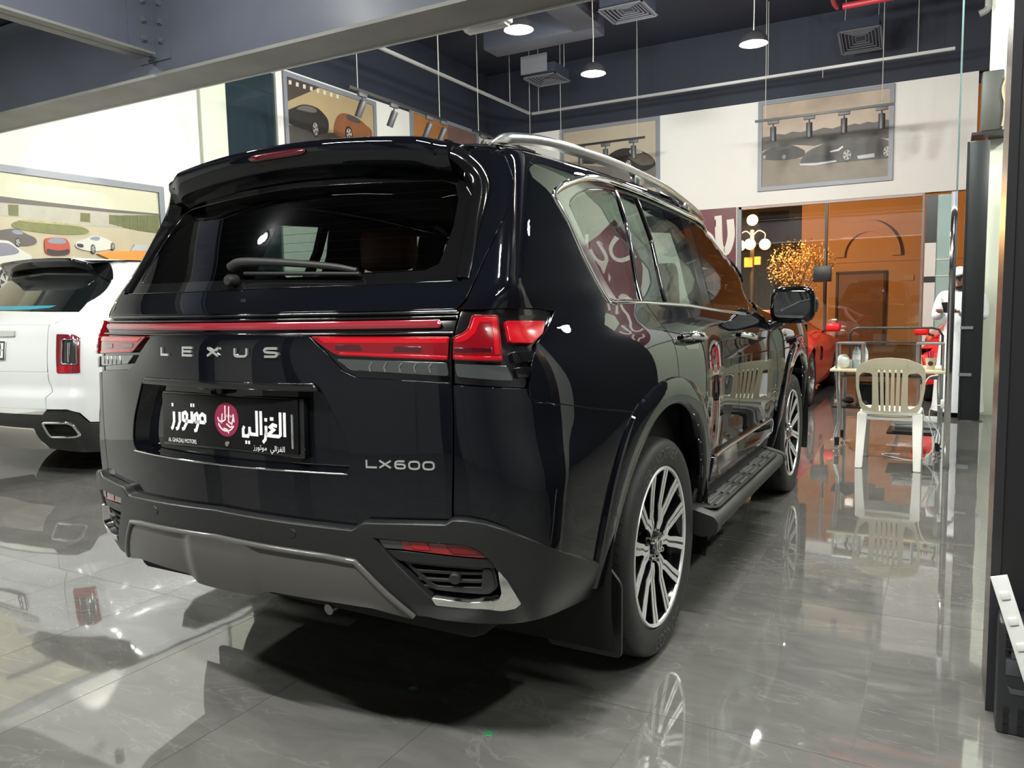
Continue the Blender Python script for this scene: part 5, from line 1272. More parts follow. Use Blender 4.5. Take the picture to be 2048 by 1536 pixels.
def chaik(p, n=2):
    for _ in range(n):
        q = []
        for a, b in zip(p, p[1:]+p[:1]): q += [(.75*a[0]+.25*b[0], .75*a[1]+.25*b[1]), (.25*a[0]+.75*b[0], .25*a[1]+.75*b[1])]
        p = q
    return p
pk = flatm('print black', (.02, .018, .017)); pgl = flatm('print glass', (.06, .06, .062)); pcar = flatm('print warm grey car', (.050, .042, .038), .3, 3); pcar2 = flatm('print dark car', (.022, .019, .018), .2)
# right poster: two low sports cars before a line of trees
p = Poster('y', -1.19, 1.005, 3.295, 4.865, 'framed sepia poster of two low sports cars before trees, right of the back wall')
p.base(mat('print cloudy sky', (.60, .49, .38), rough=.45, noise=(.5, 1.9, (.20, .14, .10))))
p.add('printed_trees', PIC['r_tree'], flatm('print trees', (.075, .064, .055), .45, 5)); p.add('printed_field', PIC['r_field'], flatm('print field', (.20, .165, .12), .3, 4))
for nm in ('r_car2',): p.add('printed_car', chaik(PIC[nm]), pcar2)
p.add('printed_window', chaik(PIC['r_car2g']), pgl); p.wheel(PIC['r_wC'][0], .045, .055); p.wheel(PIC['r_wD'][0], .04, .05)
p.add('printed_car', chaik(PIC['r_car']), pcar); p.add('printed_window', chaik(PIC['r_win']), pgl); p.add('printed_window', chaik(PIC['r_win2']), pgl); p.add('printed_nose', chaik(PIC['r_nose']), pk)
p.add('printed_lip', PIC['r_lip'], flatm('print pale blue', (.50, .53, .56))); p.add('printed_skirt', PIC['r_skirt'], flatm('print pale blue')); p.add('printed_headlamp', PIC['r_light'], flatm('print white', (.75, .73, .70)))
p.wheel(PIC['r_wA'][0], .092, .118); p.wheel(PIC['r_wB'][0], .075, .112)
# middle poster
p = Poster('y', -5.11, -3.02, 3.30, 4.87, 'framed beige poster of a dark wedge shaped sports car, middle of the back wall')
p.base(mat('print beige studio', (.50, .44, .34), rough=.45, noise=(.25, .8, (.36, .31, .24)))); p.add('printed_floor', PIC['m_floor'], flatm('print grey floor', (.17, .155, .14)))
p.add('printed_seat', chaik(PIC['m_dark']), flatm('print slate', (.06, .062, .068))); p.add('printed_red_cloth', chaik(PIC['m_red']), flatm('print red cloth', (.42, .08, .07), .3, 12))
p.add('printed_car', chaik(PIC['m_car']), pcar2); p.add('printed_side', chaik(PIC['m_side']), pk); p.add('printed_hood', chaik(PIC['m_hood']), flatm('print bronze', (.12, .10, .085), .3, 8)); p.add('printed_window', chaik(PIC['m_win']), flatm('print pale glass', (.30, .28, .25)))
p.wheel(PIC['m_wA'][0], .075, .13); p.wheel(PIC['m_wB'][0], .05, .10); p.add('printed_yellow_wing', PIC['m_yel'], flatm('print yellow', (.55, .38, .04)))
# left wall: two big saloons
p = Poster('x', 5.98, 8.13, 3.15, 4.84, 'framed poster of black and copper cars under golden sky, left wall')
p.base(mat('print golden sky', (.46, .34, .17), rough=.45, noise=(.45, 1.1, (.30, .24, .15)))); p.add('printed_building', PIC['a_bld'], flatm('print dark brown', (.060, .045, .040)))
b0 = PIC['a_b0']
for k in range(8): p.add('printed_column', [(a+.148*k, z-.10+.003*k) for a, z in b0], flatm('print cream', (.62, .58, .48)))
p.add('printed_road', PIC['a_gnd'], flatm('print dark road', (.055, .048, .044)))
p.add('printed_car', chaik(PIC['a_car']), pcar2); p.add('printed_window', chaik(PIC['a_carg']), flatm('print glass lit', (.12, .11, .10))); p.add('printed_grille', chaik(PIC['a_gril']), pk)
p.add('printed_car', chaik(PIC['a_car2']), flatm('print copper', (.23, .085, .035), .4, 5)); p.add('printed_window', chaik(PIC['a_car2g']), pgl); p.wheel(PIC['a_wA'][0], .08, .13); p.wheel(PIC['a_wB'][0], .09, .12)
p = Poster('x', 9.13, 11.5, 3.15, 4.95, 'framed orange and brown poster farthest along the left wall')
p.base(flatm('print rust orange', (.40, .17, .05), .35, 2.)); p.add('printed_band', [(10.35, 3.2), (11.5, 3.2), (11.5, 4.95), (10.35, 4.95)], flatm('print mauve brown', (.17, .10, .085), .3, 3))
# left wall, low: white and red cars on a drive
p = Poster('x', .55, 3.835, 1.25, 2.90, 'framed wide poster of grand cars on a drive with hedges, behind the white car', fw=.075)
p.base(mat('print sandy drive', (.52, .47, .33), rough=.45, noise=(.3, 1.5, (.36, .31, .20)))); p.add('printed_sky', [(.5, 2.45), (3.9, 2.55), (3.9, 2.95), (.5, 2.95)], flatm('print pale sky', (.60, .58, .42), .15, 1.))
p.add('printed_wall', PIC['w_wall'], flatm('print grey wall', (.40, .38, .31), .2, 10)); p.add('printed_roof', PIC['w_roof'], flatm('print roof', (.10, .085, .07)))
for k in range(9): p.add('printed_hedge', PIC['w_h%d' % k], flatm('print hedge', (.12, .13, .035), .4, 20))
p.add('printed_flower_bed', chaik(PIC['w_isl']), flatm('print olive', (.17, .18, .05), .4, 14)); p.add('printed_flowers', chaik(PIC['w_flow']), flatm('print flowers', (.40, .36, .18), .5, 20))
p.add('printed_car', chaik(PIC['w_grey']), flatm('print taupe', (.09, .075, .065))); p.add('printed_window', chaik(PIC['w_greyg']), flatm('print blue glass', (.22, .25, .32))); p.wheel(PIC['w_w1'][0], .03, .05)
p.add('printed_car', chaik(PIC['w_red']), flatm('print red', (.42, .06, .03))); p.add('printed_window', chaik(PIC['w_redg']), flatm('print blue glass')); p.add('printed_grille', chaik(PIC['w_redk']), pk)
p.add('printed_car', chaik(PIC['w_wht']), flatm('print white car', (.58, .57, .52))); p.add('printed_window', chaik(PIC['w_whtg']), flatm('print blue glass')); p.add('printed_grille', chaik(PIC['w_whtk']), pk); p.wheel(PIC['w_w2'][0], .03, .055); p.wheel(PIC['w_w3'][0], .025, .045)
p.add('printed_car', chaik(PIC['w_big']), flatm('print white car')); p.add('printed_window', chaik(PIC['w_bigg']), flatm('print mauve glass', (.20, .19, .24))); p.wheel(PIC['w_w0'][0], .085, .15)
p.add('printed_car', PIC['w_orange'], flatm('print orange', (.80, .26, .035), .06, 4)); p.add('printed_window', PIC['w_ogl'], flatm('print pale blue glass', (.42, .46, .46)))
# maroon emblem board beside the glazing, and the same emblem large on the right hand wall
def emblem_board(loc, rz, w_, h_, label):
    r = empty('emblem_board', loc, rz, label, 'sign'); box('board', (0, 0, h_/2), (w_, .03, h_), mat('pale grey board', (.62, .63, .60), rough=.4), r)
    pol = [(w_*.5, h_*.10)]+[(w_*.5, h_)]+[(-w_*.42, h_)]+arc(w_*.5, h_*.9, w_*.92, h_*.78, 180, 268, 12)
    prism('maroon_field', pol, -.018, -.015, mat('maroon print', (.13, .018, .030), rough=.4), r, plane='XZ')
    ws = [[(-.30, .86), (-.05, .80), (.02, .70), (-.08, .62), (-.30, .60)], [(.12, .95), (.16, .74), (.30, .70), (.40, .80), (.38, .92)], [(.05, .90), (.07, .90)], [(.22, .62), (.42, .55), (.48, .44)], [(-.02, .48), (.10, .40), (.30, .42), (.46, .34)]]
    for l in ws: ribbon('script_stroke', [catmull([(x*w_, z*h_) for x, z in l], 5)], .05*h_, lambda a, b, h: np.stack([a, -.0185-h, b], -1), mat('cream script', (.70, .66, .60), rough=.4), r, .002)
    return r
emblem_board((-2.0, YB-.02, .4), 0, .86, 2.65, 'pale board with a maroon field and white script, left of the orange windows')
emblem_board((3.15, 7.40, 2.3), 0, 1.1, 1.7, 'large maroon script board on the corridor wall behind the pillar')
# ================================================================== white car
pearl = mat('pearl white paint', (.64, .65, .66), rough=.25, coat=1., coat_rough=.02)
darkglass = mat('near black glass', (.006, .008, .009), rough=.03, spec=.6, coat=.5)
Wr = cub([.3, .5, .7, .9, 1.1, 1.22, 1.30, 1.40, 1.55, 1.70, 1.80], [.93, .975, .995, 1.0, .985, .955, .915, .85, .775, .70, .65])
Yr_ = cub([.3, .42, .55, .7, .85, 1.0, 1.15, 1.26, 1.33, 1.42, 1.55, 1.68, 1.78], [.10, .03, .0, .0, -.005, .0, .02, .055, .12, .23, .39, .54, .66])
Yfr = cub([.4, .7, 1.0, 1.1, 1.16, 1.22, 1.3, 1.5, 1.7, 1.8], [5.25, 5.33, 5.32, 5.25, 4.7, 4.0, 3.55, 3.1, 2.7, 2.35])
def rr_F(x, y, z):
    x = np.abs(x); w_ = Wr(z)-.05*np.clip(.9-y, 0, 2)**2-.05*np.clip(y-4.2, 0, 2)**2
    a = smax(x-w_, Yr_(z)+.16*x*x-y, .22); a = smax(a, y-(Yfr(z)-.15*x*x), .2)
    return smax(a, z-(1.83-.06*x*x-.03*((y-1.6)/1.2)**2), .08)
RR = Shape(rr_F, .55, .75, .5, 1.6)
rr = empty('white_car', (-5.06, .72, 0), 0, 'white luxury SUV with upright tail lamps parked at the left', 'car')
UR = RR.u2-RR.cy
fullw = lambda h: h+[(-a, b) for a, b in h[::-1] if a > 0]
panel('boot_deck', RR, fullw([(0, 1.262), (.684, 1.257), (.72, 1.262), (.836, 1.35), (0, 1.372)]), pearl, rr, res=.04)
panel('boot_lid', RR, fullw([(0, .887), (.682, .887), (.684, 1.19), (.682, 1.254), (0, 1.258)]), pearl, rr, res=.05)
panel('lower_tail', RR, fullw([(0, .592), (.672, .592), (.672, .681), (.71, .728), (.684, .807), (.682, .882), (0, .882)]), pearl, rr, res=.03, off=lambda u, z: .030*(1-sst(.66, .78, z)))
fw_ = [(0, 1.375), (.60, 1.372), (.836, 1.356), (.864, 1.428), (1.0, 1.52), (1.14, 1.61), (.9, 1.66), (0, 1.70)]
panel('rear_window', RR, fullw(fw_), darkglass, rr, off=-.006, res=.06)
panel('window_sticker', RR, [(-.62, 1.385), (.35, 1.382), (.56, 1.392), (.60, 1.41), (-.4, 1.42)], mat('turquoise film', (.03, .26, .34), rough=.3), rr, off=-.004, res=.06, lip=0)
panel('chrome_garnish', RR, fullw([(0, 1.162), (.392, 1.166), (.388, 1.203), (0, 1.206)]), satin, rr, off=.014, res=.06, lip=.02)
npb = panel('number_plate', RR, [(-.29, .982), (.29, .982), (.29, 1.122), (-.29, 1.122)], white, rr, off=.016, res=.08, lip=.012)
panel('plate_border', RR, [(-.292, .98), (.292, .98), (.292, 1.124), (-.292, 1.124)], blk, npb, off=.0166, res=.08, lip=.002, holes=[[(-.28, .992), (.28, .992), (.28, 1.112), (-.28, 1.112)]])
ribbon('plate_digit', [[(x*.034+.212, .1*y+1.002) for x, y in l] for l in ([(1, .95), (.8, 1), (.2, 1), (0, .8), (0, .65), (.2, .52), (.8, .52), (1, .65), (1, .8), (.8, 1)], [(.2, .52), (0, .38), (0, .15), (.2, 0), (.8, 0), (1, .15), (1, .38), (.8, .52)])], .011, lambda a, b, h: RR.P(a, b, .017+h)[0], blk, npb, .001)
ribbon('plate_dot', [[(.264, 1.055), (.272, 1.055)]], .012, lambda a, b, h: RR.P(a, b, .017+h)[0], blk, npb, .001)
for mir in (False, True):
    lamp_out = fillet([(.752, 1.178), (.845, 1.172), (.876, 1.145), (.870, .873), (.751, .876)], [.01, .03, .03, .01, .01])
    hole = fillet([(.788, 1.138), (.858, 1.134), (.860, .942), (.787, .947)], .012)
    lp = panel('tail_lamp', RR, lamp_out, mat('wine red lens', (.16, .012, .022), rough=.1, coat=1.), rr, off=.006, holes=[hole], res=.03, mirror=mir)
    panel('lamp_glass', RR, hole, clearlens, lp, off=-.004, res=.03, lip=0, mirror=mir)
    bead('lamp_chrome', RR, hole, chrome, lp, r=.005, off=.007, closed=True, mirror=mir); bead('lamp_core', RR, [(.823, 1.11), (.823, .96)], chrome, lp, r=.010, off=.002, mirror=mir)
    panel('lamp_foot', RR, [(.756, .880), (.866, .877), (.868, .926), (.756, .931)], redbright, lp, off=.007, res=.04, lip=.001, mirror=mir)
    q = [(.676, .592), (.80, .592), (.854, .559), (.893, .475), (.954, .460), (1.2, .46), (1.45, .46)]+[(UR+1.25+.50*math.cos(a), .40+.50*math.sin(a)) for a in np.radians(np.linspace(172, 8, 16))]+[(3.0, .42), (4.5, .40), (4.55, 1.05), (3.9, 1.20), (2.8, 1.26), (2.0, 1.28), (1.75, 1.32), (1.70, 1.45), (1.72, 1.60), (1.9, 1.70), (2.6, 1.74), (2.7, 1.80), (1.5, 1.80), (1.33, 1.77), (1.24, 1.68), (1.145, 1.60), (1.0, 1.505), (.872, 1.425), (.842, 1.352), (.73, 1.262), (.688, 1.257), (.690, 1.19), (.690, .887), (.692, .81), (.718, .728), (.680, .681)]
    panel('rear_quarter', RR, q, pearl, rr, holes=[[(.748, 1.182), (.846, 1.176), (.880, 1.146), (.874, .869), (.747, .872)]], res=.04, mirror=mir, off=lambda u, z: .030*(1-sst(.66, .78, z))*(1-sst(.78, .95, np.abs(u))))
    panel('side_glass', RR, [(1.75, 1.29), (1.73, 1.45), (1.75, 1.60), (1.92, 1.69), (2.6, 1.73), (3.4, 1.66), (3.9, 1.40), (4.0, 1.25), (2.8, 1.27)], darkglass, rr, off=-.006, res=.08, mirror=mir)
    panel('front_flank', RR, [(4.5, .40), (5.0, .40)]+[(UR+4.55+.48*math.cos(a), .40+.48*math.sin(a)) for a in np.radians(np.linspace(176, 30, 12))]+[(6.2, .6), (6.2, 1.0), (5.6, 1.1), (4.6, 1.17), (4.0, 1.24), (3.95, 1.2), (4.55, 1.05)], pearl, rr, res=.06, mirror=mir)
    cl = [(.60, .575), (.80, .580), (.846, .548), (.887, .462), (.954, .447), (1.46, .447), (1.40, .24), (.904, .215), (.713, .232), (.546, .25), (.506, .328), (.523, .43), (.58, .47)]
    ex = fillet([(.615, .478), (.782, .482), (.812, .461), (.834, .375), (.80, .362), (.625, .358)], .02)
    cd = panel('bumper_corner', RR, cl, cladlow, rr, off=.012, holes=[ex], res=.04, lip=.05, mirror=mir)
    bead('exhaust_trim', RR, ex, chrome, cd, r=.012, off=.010, closed=True, mirror=mir); panel('exhaust_bore', RR, ex, void, cd, off=-.03, res=.05, lip=0, mirror=mir)
panel('bumper_middle', RR, fullw([(0, .425), (.53, .435), (.585, .475), (.60, .572), (0, .572)]), cladlow, rr, off=.008, res=.05, lip=.04)
panel('chrome_sill', RR, fullw([(0, .548), (.632, .545), (.668, .586), (0, .590)]), chrome, rr, off=.016, res=.05, lip=.02)
panel('skid_panel', RR, fullw([(0, .23), (.54, .25), (.50, .328), (.518, .422), (0, .432)]), mat('champagne skid', (.42, .39, .35), rough=.35), rr, off=.02, res=.05, lip=.08)
panel('window_header', RR, fullw([(0, 1.695), (.9, 1.655), (1.13, 1.605), (1.185, 1.62), (1.25, 1.70), (1.29, 1.765), (0, 1.785)]), piano, rr, off=.004, res=.05)
def rr_spoiler():
    V = []; n = 41; xs = np.linspace(-.66, .66, n); pn = 0
    for x in xs:
        a = abs(x)/.66; e = sst(.75, 1., a); y = .42+.12*x*x+.08*e; z = 1.815-.05*x*x-.035*e
        pr = [(1.3, 1.828-.06*x*x), (.9, 1.822-.06*x*x), (y+.06, z+.004), (y+.015, z-.002), (y, z-.016), (y+.015, z-.03), (y+.05, z-.075), (y+.20, z-.07)]; pn = len(pr); V += [(x, p_[0], p_[1]) for p_ in pr]
    Fc = [(i*pn+k, i*pn+pn+k, i*pn+pn+k+1, i*pn+k+1) for i in range(n-1) for k in range(pn-1)]
    white_part = raw('roof_edge', V, [f for f in Fc if f[0] % pn < 3], pearl, rr, smooth=True); raw('spoiler_underside', V, [f for f in Fc if f[0] % pn >= 3], piano, rr, smooth=True)
rr_spoiler()
grid_part('roof_panel', lambda a, b: ((b-.5)*1.34, .55+2.0*a, 1.828-.06*((b-.5)*1.34)**2-.03*((.55+2.0*a-1.6)/1.2)**2), 8, 10, pearl, rr)
grid_part('bonnet', lambda a, b: ((b-.5)*1.84, 3.7+1.5*a, 1.20-.08*a*a-.06*((b-.5)*2)**4), 8, 10, pearl, rr)
grid_part('windscreen', lambda a, b: ((b-.5)*1.5, 2.5+1.2*a, 1.76-.5*a), 6, 8, darkglass, rr); grid_part('nose', lambda a, b: ((b-.5)*1.86, 5.25-.15*((b-.5)*2)**4, .4+.72*a), 6, 12, pearl, rr)
box('underbody', (0, 2.6, .36), (1.6, 4.6, .2), void, rr, bev=.05)
def simple_wheel(root, x, y, r, s, wdt, spokes=5, m_=None, rimk=.70, rm=None):
    c = (x, y, r); rim_r = r*rimk; h = wdt/2
    X = lambda a, b: (a, b*s)
    t = lathe('tyre', [X(rim_r, h*.8), X(rim_r*1.03, h*.98), X((rim_r+r)/2, h*1.05), X(r*.975, h*.95), X(r, h*.7), X(r, -h*.7), X(r*.97, -h), X(rim_r, -h)], rubber, root, n=48, axis='X', c=c, close=True)
    mm = m_ or mat('silver alloy', (.55, .55, .55), rough=.25, metal=1.)
    rim = lathe('rim', [X(rim_r*1.01, h*.9), X(rim_r*1.02, h*.97), X(rim_r*.95, h*.96), X(rim_r*.92, 0), X(rim_r, -h*.8)], mm, root, n=48, axis='X', c=c, close=True)
    lathe('wheel_back', [X(0, -.02), X(rim_r*.95, -.02), X(rim_r*.95, -.04), X(0, -.04)], void, rim, n=24, axis='X', c=c)
    for k in range(spokes):
        a = 2*PI*k/spokes+.3; d = Vector((0, math.cos(a), math.sin(a))); q = Vector((0, -math.sin(a), math.cos(a))); V = []
        for rr_, w_, hx in ((.02, .022, h*.75), (rim_r*.55, .016, h*.82), (rim_r*.97, .026, h*.93)):
            for sg, dx in ((-1, 0), (1, 0), (1, -.03), (-1, -.03)): V.append(Vector(c)+d*rr_+q*w_*sg*(r/.36)+Vector(((hx+dx)*s, 0, 0)))
        Fc = [(i*4+j, i*4+(j+1) % 4, i*4+4+(j+1) % 4, i*4+4+j) for i in range(2) for j in range(4)]+[(8, 9, 10, 11)]
        bm = bmesh.new(); vs = [bm.verts.new(v) for v in V]
        for f in Fc: bm.faces.new([vs[i] for i in f])
        from_bm('spoke', bm, mm, rim)
    lathe('hub_cap', [X(0, h*.86), X(.03, h*.85), X(.035, h*.7)], mm, rim, n=20, axis='X', c=c)
    return t
for s in (1, -1):
    for y in (1.25, 4.55): simple_wheel(rr, .86*s, y, .395, s, .27, 8)
# ================================================================== red sports cars
rosso = mat('red car paint', (.80, .010, .014), rough=.35, spec=.3, coat=.6, coat_rough=.02)
Wf = cub([.12, .3, .5, .7, .82, .92, 1.0, 1.1, 1.2], [.88, .95, .97, .96, .90, .78, .70, .60, .50])
Yrf = cub([.12, .3, .5, .7, .85, .95, 1.05, 1.15, 1.2], [.15, .05, .0, .02, .10, .55, 1.0, 1.45, 1.7])
Yff = cub([.12, .3, .45, .6, .72, .82, .92, 1.05, 1.2], [4.35, 4.5, 4.5, 4.35, 3.95, 3.5, 3.2, 2.75, 2.25])
def fe_F(x, y, z):
    x = np.abs(x); hip = .06*np.exp(-((y-1.0)/.55)**2)*sst(.5, .8, z)*(1-sst(.95, 1.1, z)); hipf = .05*np.exp(-((y-3.6)/.45)**2)*sst(.45, .7, z)*(1-sst(.85, 1., z))
    a = smax(x-(Wf(z)+hip+hipf-.06*np.clip(y-3.6, 0, 2)**2-.03*np.clip(.8-y, 0, 2)**2), Yrf(z)+.2*x*x-y, .2); a = smax(a, y-(Yff(z)-.35*x*x), .22)
    return smax(a, z-1.2+.05*x*x+.05*((y-1.95)/.9)**2, .06)
FE = Shape(fe_F, .40, 2.0, .4, 3.2)
fe = empty('sports_car', (-.575, 6.62, 0), 0, 'low red sports car parked in front of the black SUV', 'car')
UF = FE.u2-FE.cy
# the skin is read along the flank only; nose and tail are closed by their own sheets
class FlankShape(Shape):
    def P(s, u, z, off=0.):
        u = np.asarray(u, float); z = np.asarray(z, float)*np.ones_like(u); sg = np.where(u < 0, -1., 1.); y = np.abs(u)
        lo = np.zeros_like(y); hi = np.full_like(y, 1.2)
        for _ in range(40):
            m = (lo+hi)/2; ins = s.F(m, y, z) < 0; lo = np.where(ins, m, lo); hi = np.where(ins, hi, m)
        p = np.stack([lo, y, z], -1); n = s.N(p); p = p+n*(np.asarray(off, float)*np.ones_like(y))[..., None]; p[..., 0] *= sg; n = n.copy(); n[..., 0] *= sg
        return p, n
FF = FlankShape(fe_F)
for mir in (False, True):
    ar = lambda yc, a0, a1, r=.39: [(yc+r*math.cos(a), .345+r*math.sin(a)) for a in np.radians(np.linspace(a0, a1, 12))]
    panel('rear_flank', FF, [(.12, .25), (.50, .22)]+ar(.95, 200, -20)+[(1.40, .16), (1.72, .16), (1.72, .80), (1.60, .85), (1.3, .93), (.95, .97), (.6, .90), (.3, .82), (.1, .70)], rosso, fe, res=.05, mirror=mir)
    panel('door', FF, [(1.73, .16), (3.0, .16), (3.05, .5), (2.95, .82), (2.4, .87), (1.73, .86)], rosso, fe, holes=[fillet([(1.76, .50), (2.15, .52), (2.1, .68), (1.80, .72)], .05)], res=.05, mirror=mir)
    panel('side_scoop', FF, fillet([(1.76, .50), (2.15, .52), (2.1, .68), (1.80, .72)], .05), void, fe, off=-.03, res=.06, lip=0, mirror=mir)
    panel('front_flank', FF, [(3.01, .16), (3.15, .16)]+ar(3.60, 205, -15)+[(4.05, .25), (4.30, .3), (4.25, .5), (3.95, .68), (3.6, .80), (3.2, .85), (2.96, .82), (3.06, .5)], rosso, fe, res=.05, mirror=mir)
    panel('cabin_side', FF, [(.95, .98), (1.3, .94), (1.6, .86), (2.4, .88), (2.95, .83), (3.1, .86), (2.75, 1.05), (2.3, 1.165), (1.9, 1.185), (1.5, 1.15), (1.15, 1.05)], rosso, fe, res=.05, mirror=mir, holes=[[(1.60, .90), (2.4, .91), (2.88, .87), (2.62, 1.02), (2.25, 1.12), (1.95, 1.13), (1.70, 1.06)]])
    panel('side_glass', FF, [(1.60, .90), (2.4, .91), (2.88, .87), (2.62, 1.02), (2.25, 1.12), (1.95, 1.13), (1.70, 1.06)], darkglass, fe, off=-.006, res=.06, mirror=mir)
    s = -1 if mir else 1
    mrr = box('door_mirror', (1.02*s, 2.72, .93), (.20, .12, .12), rosso, fe, bev=.04, seg=3); tube('mirror_stalk', [(.86*s, 2.75, .86), (.95*s, 2.73, .90)], .018, piano, mrr)
    box('headlamp', (.66*s, 3.98, .62), (.16, .35, .06), clearlens, fe, bev=.02)
    box('front_intake', (.55*s, 4.40, .28), (.42, .10, .12), void, fe, bev=.03)
    box('tail_lamp', (.55*s, .06, .66), (.30, .06, .10), redlens, fe, bev=.03)
def top_sheet(y0, y1, hw, name, m_, zmin=.5):
    n, k = 24, 17; ys = np.linspace(y0, y1, n); V = []
    for y in ys:
        w_ = hw(y); xs = np.linspace(-w_, w_, k); lo = np.full(k, .3); hi = np.full(k, 1.3)
        for _ in range(34):
            mm = (lo+hi)/2; ins = fe_F(xs, np.full(k, y), mm) < 0; lo = np.where(ins, mm, lo); hi = np.where(ins, hi, mm)
        V += [(x, y, z) for x, z in zip(xs, lo)]
    return raw(name, V, [(i*k+j, i*k+j+1, i*k+k+j+1, i*k+k+j) for i in range(n-1) for j in range(k-1)], m_, fe, smooth=True)
top_sheet(.12, 1.5, lambda y: .80 if y < 1.0 else .80-.25*(y-1.0)*2, 'engine_cover', rosso); top_sheet(1.45, 2.35, lambda y: .50, 'roof_panel', rosso)
top_sheet(2.3, 3.15, lambda y: .52+.16*(y-2.3)/.85, 'windscreen', darkglass); top_sheet(3.1, 4.35, lambda y: .80-.10*(y-3.1), 'bonnet', rosso)
grid_part('tail_panel', lambda a, b: ((b-.5)*1.7, .04+.2*((b-.5)*1.7)**2*.8, .25+.55*a), 6, 12, rosso, fe); grid_part('nose_panel', lambda a, b: ((b-.5)*1.6, 4.44-.3*((b-.5)*1.6)**2-.25*max(0, a-.45), .15+.45*a), 8, 12, rosso, fe)
box('underbody', (0, 2.25, .2), (1.5, 4.0, .14), void, fe, bev=.04)
for s in (1, -1):
    simple_wheel(fe, .84*s, .95, .345, s, .29, 5, rimk=.74); simple_wheel(fe, .84*s, 3.60, .335, s, .25, 5, rimk=.74)
fe2 = copy_tree(fe); fe2.location = (2.52, 12.0, 0); fe2.rotation_euler = (0, 0, PI); fe2.scale = (.93, .93, .93); fe2['label'] = 'low red sports car facing the viewer beyond the glass screen'
# ================================================================== plastic chair
cream = mat('cream moulded plastic', (.76, .69, .50), rough=.38, noise=(.05, 8)); creamw = mat('white moulded plastic', (.82, .81, .75), rough=.38)
ch = empty('plastic_chair', (1.495, 3.86, 0), 0, 'cream plastic garden chair with slatted back standing before the desk', 'chair')
def on_back(x, z): return (x, -.0+.18*(1-(z-.43)/.44)*.55-.03*((z-.43)/.44)+.10*0-(.25-abs(x))*.12, z)
def back_sheet(name, poly, holes, m_, th=.022, par=ch):
    vo, tri, loops = fill2d(poly, holes, .03); V = []; Fc = []
    f = lambda x, z: Vector((x, .10-.24*(z-.43)+.9*x*x*.35, z))
    n = len(vo)
    V = [f(*v) for v in vo]+[f(*v)+Vector((0, th, 0)) for v in vo]; Fc = [tuple(t) for t in tri]+[tuple(t[::-1]+n) for t in tri]
    for L in loops:
        s0 = len(V); k = len(L); V += [f(*p) for p in L]+[f(*p)+Vector((0, th, 0)) for p in L]
        Fc += [(s0+i, s0+k+i, s0+k+(i+1) % k, s0+(i+1) % k) for i in range(k)]
    return raw(name, V, Fc, m_, par)
outer = fillet([(-.165, .40), (.165, .40), (.215, .47), (.243, .62), (.245, .76), (.225, .815), (.12, .862), (0, .872), (-.12, .862), (-.225, .815), (-.245, .76), (-.243, .62), (-.215, .47)], .03)
sidehole = fillet([(.125, .745), (.195, .755), (.222, .72), (.222, .62), (.198, .50), (.135, .46), (.125, .50)], .02)
slots = []
back_sheet('backrest_rim', outer, [sidehole, [(-a, b) for a, b in sidehole], fillet([(-.100, .445), (.100, .445), (.112, .775), (-.112, .775)], .015)], cream)
for k in range(6):
    x = -.0885+.0354*k; bm = bmesh.new()
    f = lambda x_, z: Vector((x_, .10-.24*(z-.43)+.9*x_*x_*.35, z))
    w_ = .0125; pts = []
    for z in np.linspace(.44, .78, 8): 
        xx = x*(1+.12*(z-.44)/.34); pts.append((f(xx-w_, z)+Vector((0, .004, 0)), f(xx+w_, z)+Vector((0, .004, 0)), f(xx+w_, z)+Vector((0, .018, 0)), f(xx-w_, z)+Vector((0, .018, 0))))
    R = [[bm.verts.new(v) for v in q] for q in pts]
    for A, B in zip(R, R[1:]):
        for j in range(4): bm.faces.new((A[j], A[(j+1) % 4], B[(j+1) % 4], B[j]))
    bm.faces.new(R[0]); bm.faces.new(R[-1]); from_bm('back_slat', bm, cream, ch)
prism('seat', fillet([(-.215, .10), (.215, .10), (.225, .46), (.19, .52), (-.19, .52), (-.225, .46)], .05), .415, .437, creamw, ch, bev=.006)
prism('seat_apron', fillet([(-.20, .12), (.20, .12), (.21, .47), (-.21, .47)], .04), .37, .414, creamw, ch)
for s in (-1, 1):
    for (y0, y1, x1, nm) in ((.13, -.005, .205, 'leg'), (.44, .53, .205, 'leg')):
        bm = bmesh.new(); R = []
        for z, t in ((.425, 0), (.25, .45), (.10, .8), (0, 1)):
            x = (.195+(x1-.195)*t)*s; y = y0+(y1-y0)*t; w_ = .036-.010*t
            R.append([bm.verts.new((x+a*w_, y+b*.032, z)) for a, b in ((-1, -1), (1, -1), (1, 1), (-1, 1))])
        for A, B in zip(R, R[1:]):
            for j in range(4): bm.faces.new((A[j], A[(j+1) % 4], B[(j+1) % 4], B[j]))
        bm.faces.new(R[0]); bm.faces.new(R[-1]); bmesh.ops.bevel(bm, geom=bm.edges[:], offset=.006, segments=2, affect='EDGES', clamp_overlap=True); from_bm(nm, bm, creamw, ch, smooth=True, angle=40)
font_mesh('moulded_mark', 'o', mat('grey moulding mark', (.40, .37, .30), rough=.5), ch, size=.03, f=lambda x, y, z: (x+.12, -.012+.03*0, y+.81))
